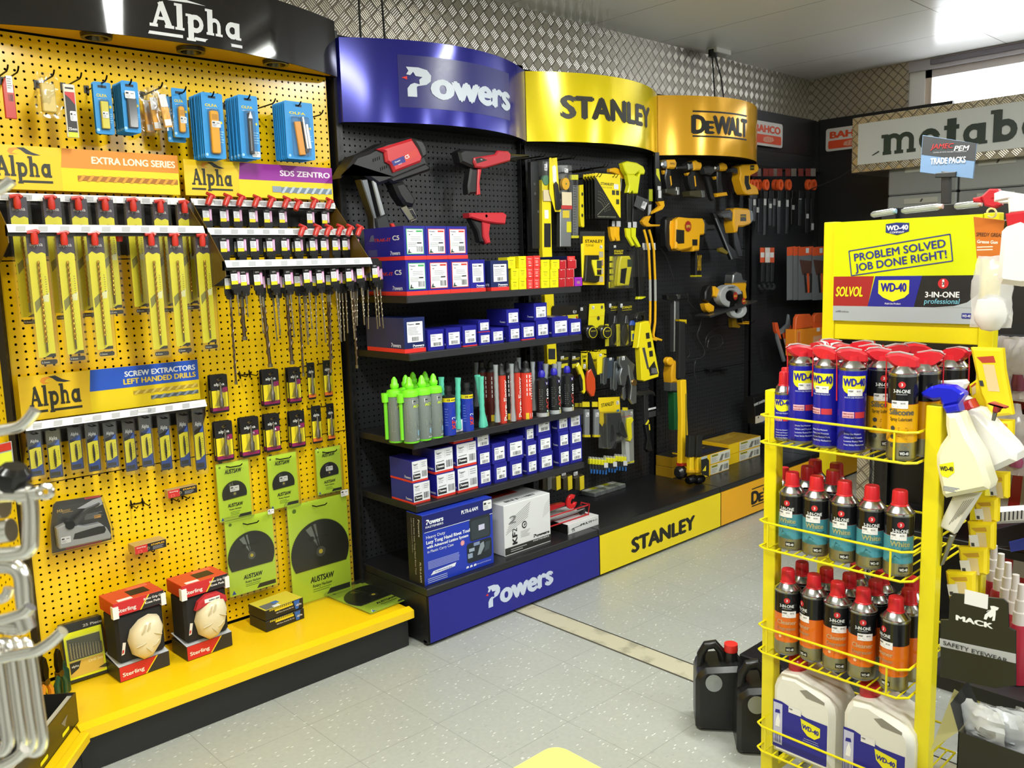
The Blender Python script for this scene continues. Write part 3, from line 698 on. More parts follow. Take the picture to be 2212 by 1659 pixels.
def rack(name,label,steps,x0,x1):
    "stepped rail rack: steps of (y,z)"
    t=thing(name,label,'display rack',(x0,YP,0));W=x1-x0
    for y,z in steps:
        m=MB();d=y-YP
        m.box(0,W,d+.009,d+.028,z-.03,z+.002,'131314');m.add([(0,d-.004,z-.02),(W,d-.004,z-.02),(W,d+.008,z+.004),(0,d+.008,z+.004)],[(0,1,2,3)],'e2e3e6 q')
        n=int(W/.06)
        for i in range(n): 
            a=.02+i*.06;m.add([(a,d-.0035,z-.016),(a+.026,d-.0035,z-.016),(a+.03,d+.0045,z-.001),(a+.004,d+.0045,z-.001)],[(0,1,2,3)],'a9abb0')
        m.build('price_rail',t)
        MB().box(.002,W-.002,-.012,-.004,z-.085,z-.01,'151516').build('back_strip',t)
    for x in (0,W-.003):
        pts=[(0,steps[0][1]-.005)]+[(y-YP+.01,z-.002) for y,z in steps]+[(steps[-1][0]-YP+.01,steps[-1][1]-.05)]+[(0,steps[-1][1]-.15)]
        MB().prism(pts,x,x+.003,'5a4410',M=Matrix(((0,1,0,0),(1,0,0,0),(0,0,1,0),(0,0,0,1)))).build('side_plate',t)
    return t
rack('rail_rack','two tier black display rack with white price rails, left','' or [(2.985,1.757),(2.855,1.655)],X0+.008,X1)
rack('rail_rack','three tier black display rack with white price rails, right',[(2.985,1.757),(2.87,1.65),(2.755,1.537)],1.288,1.868)
rack('rail_rack','single tier black display rack with a white price rail, low',[(3.0,1.044)],.70,1.29)
# red locks
lk=thing('hook_lock','x','hook lock',group='red hook locks on the long drills')
MB().lathe([(.009,-.012),(.011,0),(.009,.026)],'c03028 q',12).build('lock_body',lk);MB().tube([(-.02,.0,.024),(.006,-.004,.028),(.012,-.008,.022)],.006,'b82a24 q',8).build('lock_head',lk)
lku=[]
# long drill packs
def long_pack(w,h):
    t=thing('drill_bit_pack','x','drill bit pack',group='long gold drill bit packs')
    m=MB();z1=-.045;m.prism([(-w*.36,z1-.01),(-w*.2,z1),(.0,z1-.008),(w*.2,z1-.003),(w*.36,z1-.008),(w*.36,-h+.03),(-w*.36,-h+.03)],-.001,.001,'efe31c')
    m.poly([(-w*.38,.012),(w*.38,.012),(w*.38,z1-.008),(w*.2,z1-.003),(0,z1-.008),(-w*.2,z1),(-w*.38,z1-.01)],-.0012,'3c3040')
    m.text('alpha',0,-.03,.012,'cfc8c4',-.0018,w=w*.55,bold=.02)
    m.poly([(-w*.3,-h*.5),(-w*.05,-h*.46),(w*.0,-h*.52),(-w*.28,-h*.58)],-.0014,'8f8a3a');m.poly([(w*.05,-h*.46),(w*.34,-h*.43),(w*.3,-h*.5),(w*.1,-h*.5)],-.0014,'f4f0b0')
    m.poly([(-w*.1,-h+.03),(w*.36,-h+.03),(w*.36,-h+.04),(w*.15,-h+.04)],-.0015,'20201e');m.poly(rrect(-w*.3,w*.4,-h+.008,-h+.022,.005),-.0015,'1d1d1c');m.text('5.5mm',-w*.1,-h+.012,.006,'c8c8c0',-.0019);m.lines(w*.22,w*.3,-h*.3,-h*.45,8,'a8a020',-.0014)
    m.build('card',t)
    d=MB();n=46
    a=[];r=[]
    for i in range(n+1): a.append((.0012*math.sin(i*2.1),-.008+.0012*math.cos(i*2.1),-.075-(h*.62)*i/n));
    d.tube(a,.0034,'b08a2c n',7);d.tube([(0,-.008,-.075-h*.62),(0,-.008,-h+.045)],.0028,'8d8468 n',8);d.build('drill_bit',t)
    MB().prism(rrect(-w/2,w/2,-h,.018,.006),-.014,-.0016,'eef0f2 t',c=.005).build('blister',t)
    return t
HPX=[];crp=crop(0,400,2.989)
y2=2.875
x0,x1,zb,zt=R(y2,(50,500),(98+18,795))
W0=.066;H0=zt-zb-.018
lp=long_pack(W0,H0);lpu=[]
low=[(225,300),(415,305),(612,308),(975,312),(1128,315),(1303,318)]
for i,(cx_,cy_) in enumerate(low):
    a=at(*crp(cx_,cy_+28),1,y2)
    place(lp,lpu,(a.x,y2,a.z),'yellow long drill bit pack on the lower white rail, %s from its left end'%ORD[i],rz=random.uniform(-.04,.04),scale=(1,1,[1,.985,.965,1.0,.985,.97][i]))
    place(lk,lku,(a.x-.006,y2-.016,a.z-.014),'red lock on the lower rail, in front of the %s long yellow pack'%ORD[i],rz=.1)
place(lk,lku,(at(*crp(770,340),1,2.9).x,2.9,at(*crp(770,340),1,2.9).z),'red lock on the lower rail with no front pack under it',rz=.1)
up_=[(115,85),(335,90),(508,95),(680,100),(860,105),(1035,115),(1190,118)]
for i,(cx_,cy_) in enumerate(up_):
    a=at(*crp(cx_,cy_+15),1,2.965)
    place(lp,lpu,(a.x,2.968,a.z),'yellow long drill bit pack on the upper white rail, %s from its left end'%ORD[i],rz=random.uniform(-.04,.04),scale=(1,1,[.97,.95,.94,.93,.93,.93,.92][i]))
    place(lk,lku,(a.x-.006,2.95,a.z-.014),'red lock on the upper rail, in front of the %s long yellow pack'%ORD[i],rz=.1)
# masonry bits
def sds(L,r,label='x',fat=False):
    t=thing('masonry_bit',label,'drill bit',group='carded masonry drill bits')
    m=MB();m.prism(rrect(-.018,.018,-.082,.012,.006),-.002,.002,'1a1a1c q');m.prism(rrect(-.013,.013,-.098,-.075,.008),-.006,.004,'121214 q')
    m.rect(-.016,.007,-.05,-.026,-.0026,'e4e4ea');m.rect(-.016,.007,-.062,-.0505,-.0026,'e8d41c');m.rect(.0075,.0165,-.06,-.02,-.0026,'c987bb');m.lines(-.014,.005,-.029,-.048,4,'9b9ba4',-.003);m.text('alpha',-.003,-.019,.005,'c8c8cc',-.0026)
    m.bars(.009,.015,-.056,-.024,2,'f0e0ee',-.003);m.build('card',t)
    d=MB();d.tube([(0,-.002,-.09),(0,-.002,-.125)],max(.0042,r*.8),'8c8880 n',10)
    n=int((L-.03)/.0032);P=[];
    for i in range(n+1):
        w=i*(.0032/(r*1.1)); P.append((r*.6*math.sin(w),-.002+r*.6*math.cos(w),-.12-.0032*i))
    c_='a39a88 n' if not fat else '6e5f50 n'
    d.tube([(0,-.002,-.12),(0,-.002,-.12-L)],r*.72,c_,8);d.tube(P,r*.5,c_,6);d.lathe([(r*1.05,-.12-L),(r*1.1,-.12-L+.012)],'8a8272 n',8,c=(0,-.002))
    d.build('shank_and_flutes',t)
    return t
VARS={k:(sds(*v),[]) for k,v in dict(s=(.05,.0026),m=(.11,.0032),l=(.16,.0034),x=(.27,.0052,'x',True),f=(.12,.0095,'x',True),g=(.22,.0085,'x',True),k=(.13,.0034)).items()}
c4=crop(400,400,3.95)
def sdsat(kind,px,py,y,label,lock=False,ry=0,dyj=0):
    a=at(*c4(px,py),1,y);pr,u=VARS[kind]
    place(pr,u,(a.x,a.y+dyj,a.z+.04),label,rz=random.uniform(-.05,.05),ry=ry)
    if lock: place(lk,lku,(a.x-.004,y-.03,a.z+.042),'red lock above the '+label.replace('black carded masonry bit','masonry bit'),ry=.5,rz=.2)
for i,(a,b) in enumerate([(186,252),(332,258),(446,258),(580,265),(704,268),(832,270),(1068,275),(1196,278)]): sdsat('s',a,b,3.0,'black carded masonry bit on the top rail, %s from the left'%ORD[i],True)
a=at(*c4(950,190),1,2.97);place(lk,lku,(a.x,2.97,a.z),'red lock on the top rail with nothing under it',ry=.5,rz=.2)
r2=[(336,515),(482,512),(588,512),(728,512),(852,508),(968,512),(1093,508),(1188,508),(1286,505),(1370,505),(1452,505)]
for i,(a,b) in enumerate(r2): 
    sdsat('s',a,b,2.885,'black carded masonry bit on the middle rail, %s from the left'%ORD[i],i>=5)
    if i in (1,3,5,6,9): sdsat('s',a-28,b+4,2.915,'black carded masonry bit tucked behind the %s one of the middle rail'%ORD[i])
r3=[(425,790,'s'),(500,800,'s'),(618,798,'m'),(762,795,'m'),(880,795,'k'),(1040,780,'m'),(1148,785,'l'),(1272,770,'l'),(1398,770,'l'),(1490,745,'m'),(1622,740,'k')]
for i,(a,b,k) in enumerate(r3):
    sdsat(k,a,b,2.775,'black carded masonry bit on the lowest rail, %s from the left'%ORD[i],ry=-.03)
back3=[(375,830,'x',2.80),(470,830,'f',2.82),(640,830,'g',2.80),(735,825,'k',2.81),(795,825,'m',2.80),(860,820,'g',2.81),(970,810,'x',2.80),(1000,808,'l',2.83),(1020,808,'k',2.8),(1120,808,'l',2.81),(1210,800,'g',2.82),(1235,800,'x',2.81),(1310,790,'l',2.8),(1335,790,'l',2.83),(1365,790,'k',2.82),(1430,780,'x',2.80),(1450,778,'m',2.82),(1475,775,'m',2.81),(1520,770,'m',2.80),(1570,765,'k',2.82),(1600,765,'k',2.8),(1648,760,'k',2.79)]
seen={}
for i,(a,b,k,y) in enumerate(back3):
    d={'x':'long brown fluted','g':'fat brown spiral','f':'thick stubby','l':'slim long','k':'slim steel','m':'short slim'}[k]
    j=min(range(len(r3)),key=lambda q:abs(r3[q][0]-a))
    key=(d,j);seen[key]=seen.get(key,0)+1
    sdsat(k,a,b,y,'%s masonry bit hanging behind the %s card of the lowest rail'%(d,ORD[j])+('' if seen[key]==1 else ', its %s neighbour'%ORD[seen[key]-2]),ry=random.uniform(-.05,.06),dyj=.001*i%.01)
# screw extractor packs
def extr(w=.04,h=.11):
    t=thing('extractor_pack','x','drill bit pack',group='blue and yellow extractor packs on the low rail')
    m=MB();m.prism(rrect(-w/2,w/2,-h,.012,.003),-.001,.001,'3d3f42 q');m.rect(-w*.42,w*.42,-h*.82,-h*.36,-.0012,'efe31c');m.poly([(-w*.42,-h*.32),(-w*.42,-h*.39),(w*.0,-h*.36),(w*.15,-h*.25),(w*.42,-h*.24),(w*.42,-h*.36)],-.0016,'2c5fc4')
    m.poly([(-w*.42,-h*.82),(-w*.1,-h*.82),(w*.42,-h*.74),(w*.42,-h*.97),(-w*.42,-h*.97)],-.0016,'24489c');m.text('Alpha',0,-h*.24,.0085,'d8dade',-.0018,w=w*.6,bold=.02);m.rect(-w*.4,w*.3,-h*.96,-h*.88,-.0019,'20242e');m.lines(w*.25,w*.35,-h*.45,-h*.65,6,'8e8a20',-.0018)
    m.build('card',t)
    P=[(.001*math.sin(i*1.9),-.005,-h*.42-h*.36*i/24) for i in range(25)]
    MB().tube(P,[.0012+.0022*abs(math.sin(i/24*3)) for i in range(25)],'4f4d49 n',7).build('extractor',t)
    MB().prism(rrect(-w/2-.003,w/2+.003,-h-.008,.016,.003),-.011,-.002,'e8eaf0 t',c=.003).build('blister',t)
    MB().tube([(-.008,.03,-.002),(-.008,-.03,-.002),(.006,-.03,-.002),(.006,.03,-.002)],.0014,WIRE,6).build('wire_loop',t)
    return t
ex=extr();exu=[]
c3=crop(0,780,3.607)
for i,(a,b,c,d) in enumerate([(200,530,350,895),(345,500,500,912),(515,475,660,845),(657,470,790,862),(797,470,930,830),(948,445,1072,865),(1078,405,1200,830),(1220,410,1348,858),(1372,385,1488,832),(1493,375,1610,862)]):
    y=3.01+.01*(i%3);x0,x1,zb,zt=R(y,c3(a,b),c3(c,d));w=x1-x0
    place(ex,exu,((x0+x1)/2,y,zt-.012),'narrow blue and yellow extractor pack, %s from the left on the low rail'%ORD[i],scale=(1,1,(zt-zb)/.122),rz=random.uniform(-.12,.05))
# burr cards
c5=crop(400,740,2.592)
def burr(w,h,kind):
    t=thing('burr_card','x','tool card',group='carded rotary burrs')
    m=MB();c2={'p':'8c1f56','o':'e0702a'}[kind]
    m.prism(rrect(-w/2,w/2,-h,.010,.004),-.001,.001,'1d1c1e q');m.rect(-w*.46,w*.46,-h*.84,-h*.34,-.0012,'e8d41c');m.poly([(-w*.46,-h*.34),(-w*.1,-h*.3),(w*.1,-h*.38),(w*.46,-h*.36),(w*.46,-h*.2),(-w*.46,-h*.2)],-.0014,'1d1c1e')
    if kind=='p': m.poly([(w*.08,-h*.34),(w*.2,-h*.27),(w*.46,-h*.26),(w*.46,-h*.4),(w*.2,-h*.42)],-.0017,c2)
    m.rect(-w*.46,w*.46,-h*.94,-h*.84,-.0014,c2);m.poly([(w*.0,-h*.45),(-w*.35,-h*.8),(w*.05,-h*.8)],-.0014,'a89a30')
    m.text('alpha',0,-h*.2,h*.085,'d8d8d4',-.0018,w=w*.6);m.poly([(-w*.12,-h*.02),(0,-h*.07),(w*.14,-h*.02),(0,h*.01)],-.0016,'6b5a2c')
    m.build('card',t)
    d=MB();d.lathe([(.001,-.0),(.0055,.004),(.0055,.022),(.003,.026),(.003,.06)],'8f8a84 n',12,M=Matrix.Translation((w*.05,-.006,-h*.86)));d.build('burr',t)
    MB().prism(rrect(-w*.2,w*.3,-h*.88,-h*.3,.006),-.012,-.0018,'f0f0f0 t',c=.004).build('blister',t)
    return t
bpk=burr(.046,.083,'p');bo=burr(.03,.092,'o');up,uo=[],[]
cards=[('p',135,190,250,390,'far left of the upper row'),('p',425,160,535,352,'beside the empty double hook, on its right'),('p',572,148,655,338,'fourth place of the upper row'),('o',678,118,735,318,'orange footed, behind the hanging long bits'),('o',768,105,828,305,'orange footed, right end of the upper row'),
('p',160,455,278,660,'far left of the lower row'),('p',302,432,425,635,'second of the lower row'),('p',440,412,540,608,'third of the lower row'),('p',582,395,678,585,'fourth of the lower row'),('o',702,362,770,562,'orange footed, grey topped, lower row'),('o',788,348,842,548,'orange footed, right end of the lower row')]
for k,a,b,c,d,words in cards:
    y=3.04;x0,x1,zb,zt=R(y,c5(a,b),c5(c,d));w0,h0=(.046,.093) if k=='p' else (.03,.102)
    xc=(x0+x1)/2
    for j in range(2 if k=='p' else 1):
        place(bpk if k=='p' else bo,up if k=='p' else uo,(xc,y+.02*j,zt-.012),('maroon and yellow burr card, ' if k=='p' else 'narrow burr card, ')+words+(', rear card' if j else ''),scale=((x1-x0)/w0*.97,1,(zt-zb)/h0))
    t=thing('peg_hook','black double wire hook holding the burr card, '+words,'hook',(xc,YP,zt-.012),group='double wire hooks for burr cards')
    m=MB()
    for s in (-.011,.011): m.tube([(s,.004,.0),(s,-.002,.012),(s,-.004,-.0)],.0018,WIRE,6)
    m.tube([(-.012,-.003,-.002),(.0,-.004,-.002),(0,-.06,-.002),(.004,-.066,.003)],.0018,WIRE,6);m.tube([(.012,-.003,-.002),(0,-.003,-.002)],.0018,WIRE,6);m.build('wire',t)
def dhook(px,py,label,y=YP):
    a=at(px,py,1,YP-.03);t=thing('peg_hook',label,'hook',(a.x,YP,a.z));m=MB()
    for s in (-.02,.02):
        m.tube([(s,.003,.016),(s,-.004,.004),(s,-.006,-.014)],.003,WIRE,7)
    m.tube([(-.026,-.004,0),(.026,-.004,0)],.0024,WIRE,6)
    for s in (-.022,.02): m.tube([(s,-.004,0),(s,-.06,-.002),(s+.002,-.068,.006)],.0022,WIRE,6)
    m.build('wire',t)
dhook(*c5(352,182),'empty black double hook between burr cards of the upper row')
dhook(*c3(1090,1120),'empty black double hook between the staple boxes')
# saw blade packs
def saw_pack(label,tl,br,y,frac,kind,name='saw_blade_pack'):
    x0,x1,zb,zt=R(y,tl,br);w=x1-x0;h=zt-zb
    t=thing(name,label,'saw blade pack',((x0+x1)/2,y,zt-.02))
    return saw_parts(t,w,h,kind),w,h
def saw_parts(t,w,h,kind):
    z1=.02;z0=z1-h;G='d2f438'
    m=MB();m.prism(rrect(-w*.46,w*.46,z0+h*.03,z1-h*.04,.004),-.001,.001,G)
    big=kind=='big'
    cz=z0+h*(.45 if not big else .475); r=w*(.35 if not big else .455)
    tb=h*.09
    if big: m.text('AUSTSAW',0,z0+h*.2,h*.055,'1c2210',-.0016,w=w*.36,bold=.06,sh=.12);m.text('Rotary Hacksaw',0,z0+h*.15,h*.03,'2a3a14',-.0016,w=w*.3,sh=.1);m.lines(-w*.15,w*.15,z0+h*.14,z0+h*.1,2,'7fa020',-.0016)
    else: m.text('AUSTSAW',0,z1-h*.22,h*.07,'1c2210',-.0016,w=w*.46,bold=.06,sh=.12);m.text('AUSTSAW',0,z0+h*.24,h*.06,'1c2210',-.0016,w=w*.42,bold=.06,sh=.12);m.text('Rotary Hacksaw',0,z0+h*.19,h*.028,'2a3a14',-.0016,w=w*.34);m.lines(-w*.15,w*.15,z0+h*.17,z0+h*.1,3,'7fa020',-.0016)
    m.poly([(w*.06,z0+h*.05),(w*.12,z0+h*.1),(w*.44,z0+h*.1),(w*.44,z0+h*.05)],-.0016,'1b1b1b');m.poly(circ(-w*.36,z1-h*.1,w*.03,12),-.0016,'5d7a1a');m.poly([(-w*.42,z0+h*.05),(-w*.34,z0+h*.05),(-w*.38,z0+h*.1)],-.0016,'2d55b8')
    m.build('card',t)
    b=MB();n=24 if not big else 72
    lo=-.3 if not big else -.5
    pts=[]
    for i in range(n*2+1):
        a=lo+(PI-2*lo)*i/(n*2); k=1.0 if i%2==0 else (.94 if not big else .975)
        pts.append((r*k*math.cos(a),cz+r*k*math.sin(a)))
        if i%2==0 and not big: pts.append((r*1.0*math.cos(a+.1),cz+r*math.sin(a+.1)))
    b.prism(pts,-.0045,-.0025,'4c4c4e n');b.poly(circ(0,cz,r*.07,18),-.0047,'c9b53a');
    b.poly(circ(0,cz,r*.16,18),-.0046,'7d8082 n')
    for a,ww in ((2.0,.12),(1.75,.05),(-1.0,.08)): b.poly([(r*.16*math.cos(a),cz+r*.16*math.sin(a)),(r*.9*math.cos(a+ww),cz+r*.9*math.sin(a+ww)),(r*.9*math.cos(a-ww),cz+r*.9*math.sin(a-ww))],-.00462,'a8abad m') if a>0 else None
    if big: b.text('Rotary Hacksaw',r*.05,cz+r*.42,r*.1,'17181a',-.0048,w=r*.6,bold=.03);b.poly(circ(-r*.3,cz+r*.44,r*.09,14),-.0048,'17181a')
    b.build('blade',t)
    if not big or w<.2:
        q=MB();price(q,0,cz+r*.4,w*.26,-.0056,w*.15);q.build('price_sticker',t)
    else:
        q=MB();price(q,w*.4,z1-.012,w*.12,-.0186,w*.09);q.build('price_sticker',t)
    MB().prism(rrect(-w/2,w/2,z0,z1,.012),-.018,-.0013,'dfe8c8 t',c=.008).build('blister',t)
    return t
S=[((160,672),(383,975),'small','lime green circular saw blade pack, left of the row of three'),((447,628),(645,910),'small','lime green circular saw blade pack, middle of the row of three'),((720,590),(885,832),'small','lime green circular saw blade pack, right of the row of three'),((205,985),(525,1360),'big','mid sized lime green saw blade pack below the small ones'),((552,897),(945,1388),'big','largest lime green saw blade pack, by the black post')]
for tl,br,k,l in S:
    t,w,h=saw_pack(l,c5(*tl),c5(*br),3.055,0,k)
    q=thing('peg_hook','black hook through the '+l.split(',')[0]+(', '+l.split(', ')[1] if ', ' in l else ''),'hook',(t.location.x-.01,YP,t.location.z-.004-.015*(k=='big')));MB().tube([(-.02,-.003,0),(-.01,-.06,0),(.028,-.066,.001),(.034,-.07,.008)],.0024,WIRE,7).build('wire',q);MB().box(-.026,-.014,-.003,.001,-.008,.012,'1c1b1a').build('back_plate',q)
# saw pack lying on the base shelf, poking over its end
t=thing('saw_blade_pack','lime green saw blade pack lying flat on the right end of the yellow shelf','saw blade pack',(0,0,0))
saw_parts(t,.26,.33,'big');t.rotation_euler=(math.radians(-90),0,math.radians(4));
t.scale=(1.05,1,.98);a=at(*c5(1035,1400),2,.165);t.location=(a.x+.0,3.06,.152)
# staple gun in card
y=3.05;x0,x1,zb,zt=R(y,c3(392,1075),c3(872,1480));xc=(x0+x1)/2
t=thing('staple_gun_pack','silver staple gun on a black and red rounded card','staple gun',(xc,y,zt-.02))
g=lambda px,py:(at(*c3(px,py),1,y).x-xc,at(*c3(px,py),1,y).z-zt+.02)
MB().prism([g(*p) for p in ((405,1500),(870,1390),(860,1290),(785,1060),(770,1045),(440,1095),(415,1120),(392,1300))],-.001,.002,'1c1b1c q').build('card',t)
m=MB();m.poly([g(*p) for p in ((510,1470),(795,1410),(790,1385),(512,1448))],-.0015,'c62f3a');m.poly([g(*p) for p in ((655,1065),(775,1042),(785,1058),(660,1078))],-.0015,'c62f3a');m.poly([g(*p) for p in ((720,1080),(785,1060),(800,1115),(745,1140),(600,1150))],-.0014,'b5b5b9')
m.lines(g(655,1190)[0],g(800,1190)[0],g(700,1185)[1],g(700,1230)[1],5,'8d8d92',-.0016);m.rect(*[g(730,1200)[0],g(785,1200)[0],g(740,1225)[1],g(740,1200)[1]],-.0016,'d99c3c');a=g(430,1185);m.text('M3',a[0]+.006,a[1],.01,'c09a40',-.0016,al='l');m.lines(a[0]+.02,a[0]+.055,a[1]+.006,a[1]-.006,3,'b08c3c',-.0016);m.build('print',t)
m=MB();m.prism([g(*p) for p in ((420,1290),(500,1250),(560,1265),(640,1275),(760,1250),(810,1285),(845,1340),(840,1370),(450,1452),(440,1440))],-.03,-.004,'a8aaac q',c=.004)
m.poly([g(*p) for p in ((548,1375),(560,1330),(620,1310),(740,1275),(790,1270),(803,1300),(790,1325),(600,1370))],-.0305,'161618')
m.build('staple_gun_body',t)
m=MB();m.prism([g(*p) for p in ((530,1260),(660,1140),(740,1105),(760,1095),(750,1115),(680,1150),(570,1280))],-.03,-.012,'3a3a3e g',c=.003);a=g(522,1262);m.lathe([(.0145,-.036),(.0145,-.01)],'17171a g',20,M=Matrix.Translation((a[0],0,a[1]))@Matrix.Rotation(PI/2,4,'X')@Matrix.Scale(-1,4,(0,0,1)));m.build('handle',t)
m=MB();a=g(492,1378);price(m,a[0],a[1],.03,-.031,.022);m.build('price_sticker',t)
MB().prism([g(*p) for p in ((398,1506),(876,1394),(866,1286),(790,1055),(772,1038),(436,1088),(405,1115),(384,1300))],-.034,-.002,'e8eaee t',c=.012).build('blister',t)
# staple boxes
def staple_box(label,tl,br,y,deep):
    x0,x1,zb,zt=R(y,tl,br);w=x1-x0;h=.03
    t=thing('staple_box',label,'staple box',(x0,y,zb),rz=.06)
    MB().box(0,w,0,deep,0,h,'b89a62',c=.001).build('carton',t)
    m=MB();m.rect(.001,w*.45,.001,h-.001,-.0006,'c8302c');m.rect(w*.4,w-.001,.001,h-.001,-.0009,'1e1e20');m.text('STAPLES',w*.72,h*.62,h*.2,'e8b42c',-.0013,w=w*.42,bold=.05,sh=.15);m.text('Sterling',w*.2,h*.68,h*.14,'f0e8e0',-.0013,w=w*.28);m.poly(circ(w*.42,h*.42,h*.15,16),-.0014,'d8c890');m.poly(circ(w*.42,h*.42,h*.12,16),-.0016,'3a3220');m.lines(w*.56,w*.92,h*.52,h*.12,4,'9a9a9c',-.0013);m.poly(rrect(w*.1,w*.22,h*.12,h*.42,.002),-.0012,'e07060');m.poly(rrect(w*.12,w*.2,h*.16,h*.38,.002),-.0014,'c8302c')
    m.build('print',t);return t
staple_box('small red and black staple box on a double hook, upper one',c3(1300,960),c3(1545,1025),3.03,.028)
staple_box('small red and black staple box with a brown end, lower one',c3(1040,1375),c3(1305,1450),3.0,.055)
dhook(*c3(1400,1065),'black double hook under the upper staple box');dhook(*c3(1125,1480),'black double hook under the lower staple box')
# knee pads
def kneepad(label,px,rz,tx,topred):
    a=at(*px,2,.15);t=thing('knee_pad_box',label,'knee pad pack',(a.x,a.y,.15),rz)
    W,D,H=.135,.10,.235
    MB().box(0,W,0,D,0,H,'17171a').build('carton_back',t) if False else None
    m=MB();m.box(0,W,0,D,0,.045,'26262a',c=.001);m.add([(0,-.0,.045),(W,-.0,.045),(W,D,.06),(0,D,.06)],[(0,1,2,3)],'c9cdd2')
    m.rect(.001,W*.5,.001,.044,-.0006,'c8282c');m.poly([(W*.3,.001),(W*.5,.001),(W*.74,.044),(W*.3,.044)],-.0008,'c8282c');m.poly([(W*.5,.001),(W*.53,.001),(W*.77,.044),(W*.74,.044)],-.001,'f0d020');m.text('Sterling',W*.27,.014,.012,'f2ece8',-.0014,w=W*.42)
    m.build('carton_base',t)
    m=MB();m.box(0,W,0,D,H-.04,H,'c4301f',c=.001,top='d0482c');m.rect(.001,W*.48,H-.039,H-.001,-.0006,'c8282c');m.poly([(W*.4,H-.039),(W*.5,H-.039),(W*.68,H-.001),(W*.4,H-.001)],-.0007,'c8282c');m.poly([(W*.5,H-.039),(W*.53,H-.039),(W*.71,H-.001),(W*.68,H-.001)],-.0009,'f0d020')
    m.poly([(W*.53,H-.039),(W-.001,H-.039),(W-.001,H-.001),(W*.71,H-.001)],-.0007,'26262a');m.text('Sterling',W*.25,H-.03,.012,'f2ece8',-.0012,w=W*.36);m.text('Rhino Grip Gel',W*.78,H-.015,.007,'f2ece8',-.0014,w=W*.38);m.text('Knee Pads',W*.76,H-.027,.007,'f2ece8',-.0014,w=W*.3)
    m.box(W*.42,W*.8,D*.25,D*.7,H-.004,H+.0006,'18181a');m.box(W*.12,W*.4,D*.05,D*.2,H,H+.0008,'ececec');m.box(-.003,.012,-.004,.012,H-.045,H-.01,'e8e8ea');m.box(W-.01,W+.003,-.004,.012,H-.045,H-.01,'e8e8ea')
    for i in range(4): m.box(W*.5,W*.9,D*(.75+.05*i),D*(.77+.05*i),H,H+.0004,'e08060')
    m.build('carton_lid',t)
    m=MB();m.box(.004,W-.004,.006,D-.004,.05,H-.041,'18181b r',c=.008)
    m.build('pad',t)
    m=MB();n=9;pad=[(-.036,.03),(-.045,.0),(-.036,-.045),(-.012,-.066),(.012,-.062),(.036,-.03),(.047,.02),(.038,.052),(.015,.06),(-.012,.052)]
    vs=[];k=len(pad);
    for s,yy in ((1,.0),(.97,-.018),(.8,-.032),(.45,-.038),(.0,-.04)): vs+=[(W*.55+x*s,.004+yy,.115+z*s) for x,z in pad]
    fs=[tuple((r*k+i,r*k+(i+1)%k,(r+1)*k+(i+1)%k,(r+1)*k+i)) for r in range(4) for i in range(k)]
    m.add(vs,fs,'ded3b2 q');
    for sx,sz,l,an in ((-.012,.03,.03,1.1),(.0,.032,.03,1.1),(-.018,-.01,.035,.3),(-.005,-.03,.03,2.2),(.014,-.02,.03,.6),(.02,.01,.03,-.5)):
        m.tube([(W*.55+sx-l/2*math.cos(an),-.031,.115+sz-l/2*math.sin(an)),(W*.55+sx,-.036,.115+sz),(W*.55+sx+l/2*math.cos(an),-.031,.115+sz+l/2*math.sin(an))],.0022,'cfc3a0',6)
    m.build('knee_cap',t,ang=75)
    if topred:
        m=MB();m.prism([(.03,.15),(.04,.175),(.065,.19),(.1,.188),(.122,.17),(.124,.15),(.09,.158),(.06,.156)],-.016,.004,'b8262c r',c=.006);m.rect(.055,.1,.168,.18,-.0165,'f0f0f0');m.text('RHINO GRIP',.083,.171,.005,'1a1a1a',-.017,w=.03);m.build('strap',t)
    m=MB();m.poly([(.012,.075),(.02,.077),(.026,.11),(.018,.112)],.0055,'e6e6e6');m.poly([(.0135,.08),(.018,.081),(.02,.09),(.0155,.09)],.0052,'c8282c');m.build('side_tag',t);t.scale=(1.27,1.2,1.17)
    return t
c6=crop(0,1180,3.464)
kneepad('red, black and cream knee pad box, nearer one on the yellow shelf',c6(900,1022),.05,'',False)
kneepad('red, black and cream knee pad box with a red strap, further right',c6(1405,862),.05,'',True)
# drill set case
a=at(*c6(508,1046),2,.15);t=thing('drill_set_case','slim yellow framed case showing a row of steel drill bits','drill set',(a.x,a.y,.152),rz=-.02,rx=-.14)
W,H,D=.132,.20,.035
MB().box(0,W,0,D,0,H,'2a2b2b q',c=.003).build('case',t)
m=MB();m.rect(.006,W-.006,.012,H-.03,-.0006,'dfe41e');m.rect(.014,W-.014,.075,H-.052,-.001,'3f4030');m.rect(.012,W-.012,.02,.072,-.0012,'dcb64a');m.poly([(.014,.03),(.04,.045),(.05,.07),(.014,.068)],-.0015,'2a2c24');m.text('alpha',.03,.052,.008,'d8d8cc',-.0018);m.text('Drill Set',.095,.056,.01,'efe0a0',-.0018,sh=.1);m.poly([(.1,.028),(.13,.038),(.128,.022)],-.0016,'3a3c30');m.text('25 Piece',.07,H-.022,.009,'c0c0bc',-.0008,al='l',w=.06);m.build('print',t)
for i in range(12):
    x=.022+i*.0088;k=.9-.03*i;P=[(x+.0006*math.sin(q*2),-.004,.08+.05*k*q/14) for q in range(15)]
    dd=MB().tube(P,.0034*k,'b5ad98 n',7);dd.tube([(x,-.004,.08+.05*k),(x,-.004,.08+.062*k)],.0034*k,'a09c90 n',7);dd.build('drill_bit',t)
MB().box(.008,W-.008,-.008,-.0062,.07,H-.045,'f0f4d8 t').build('window',t)
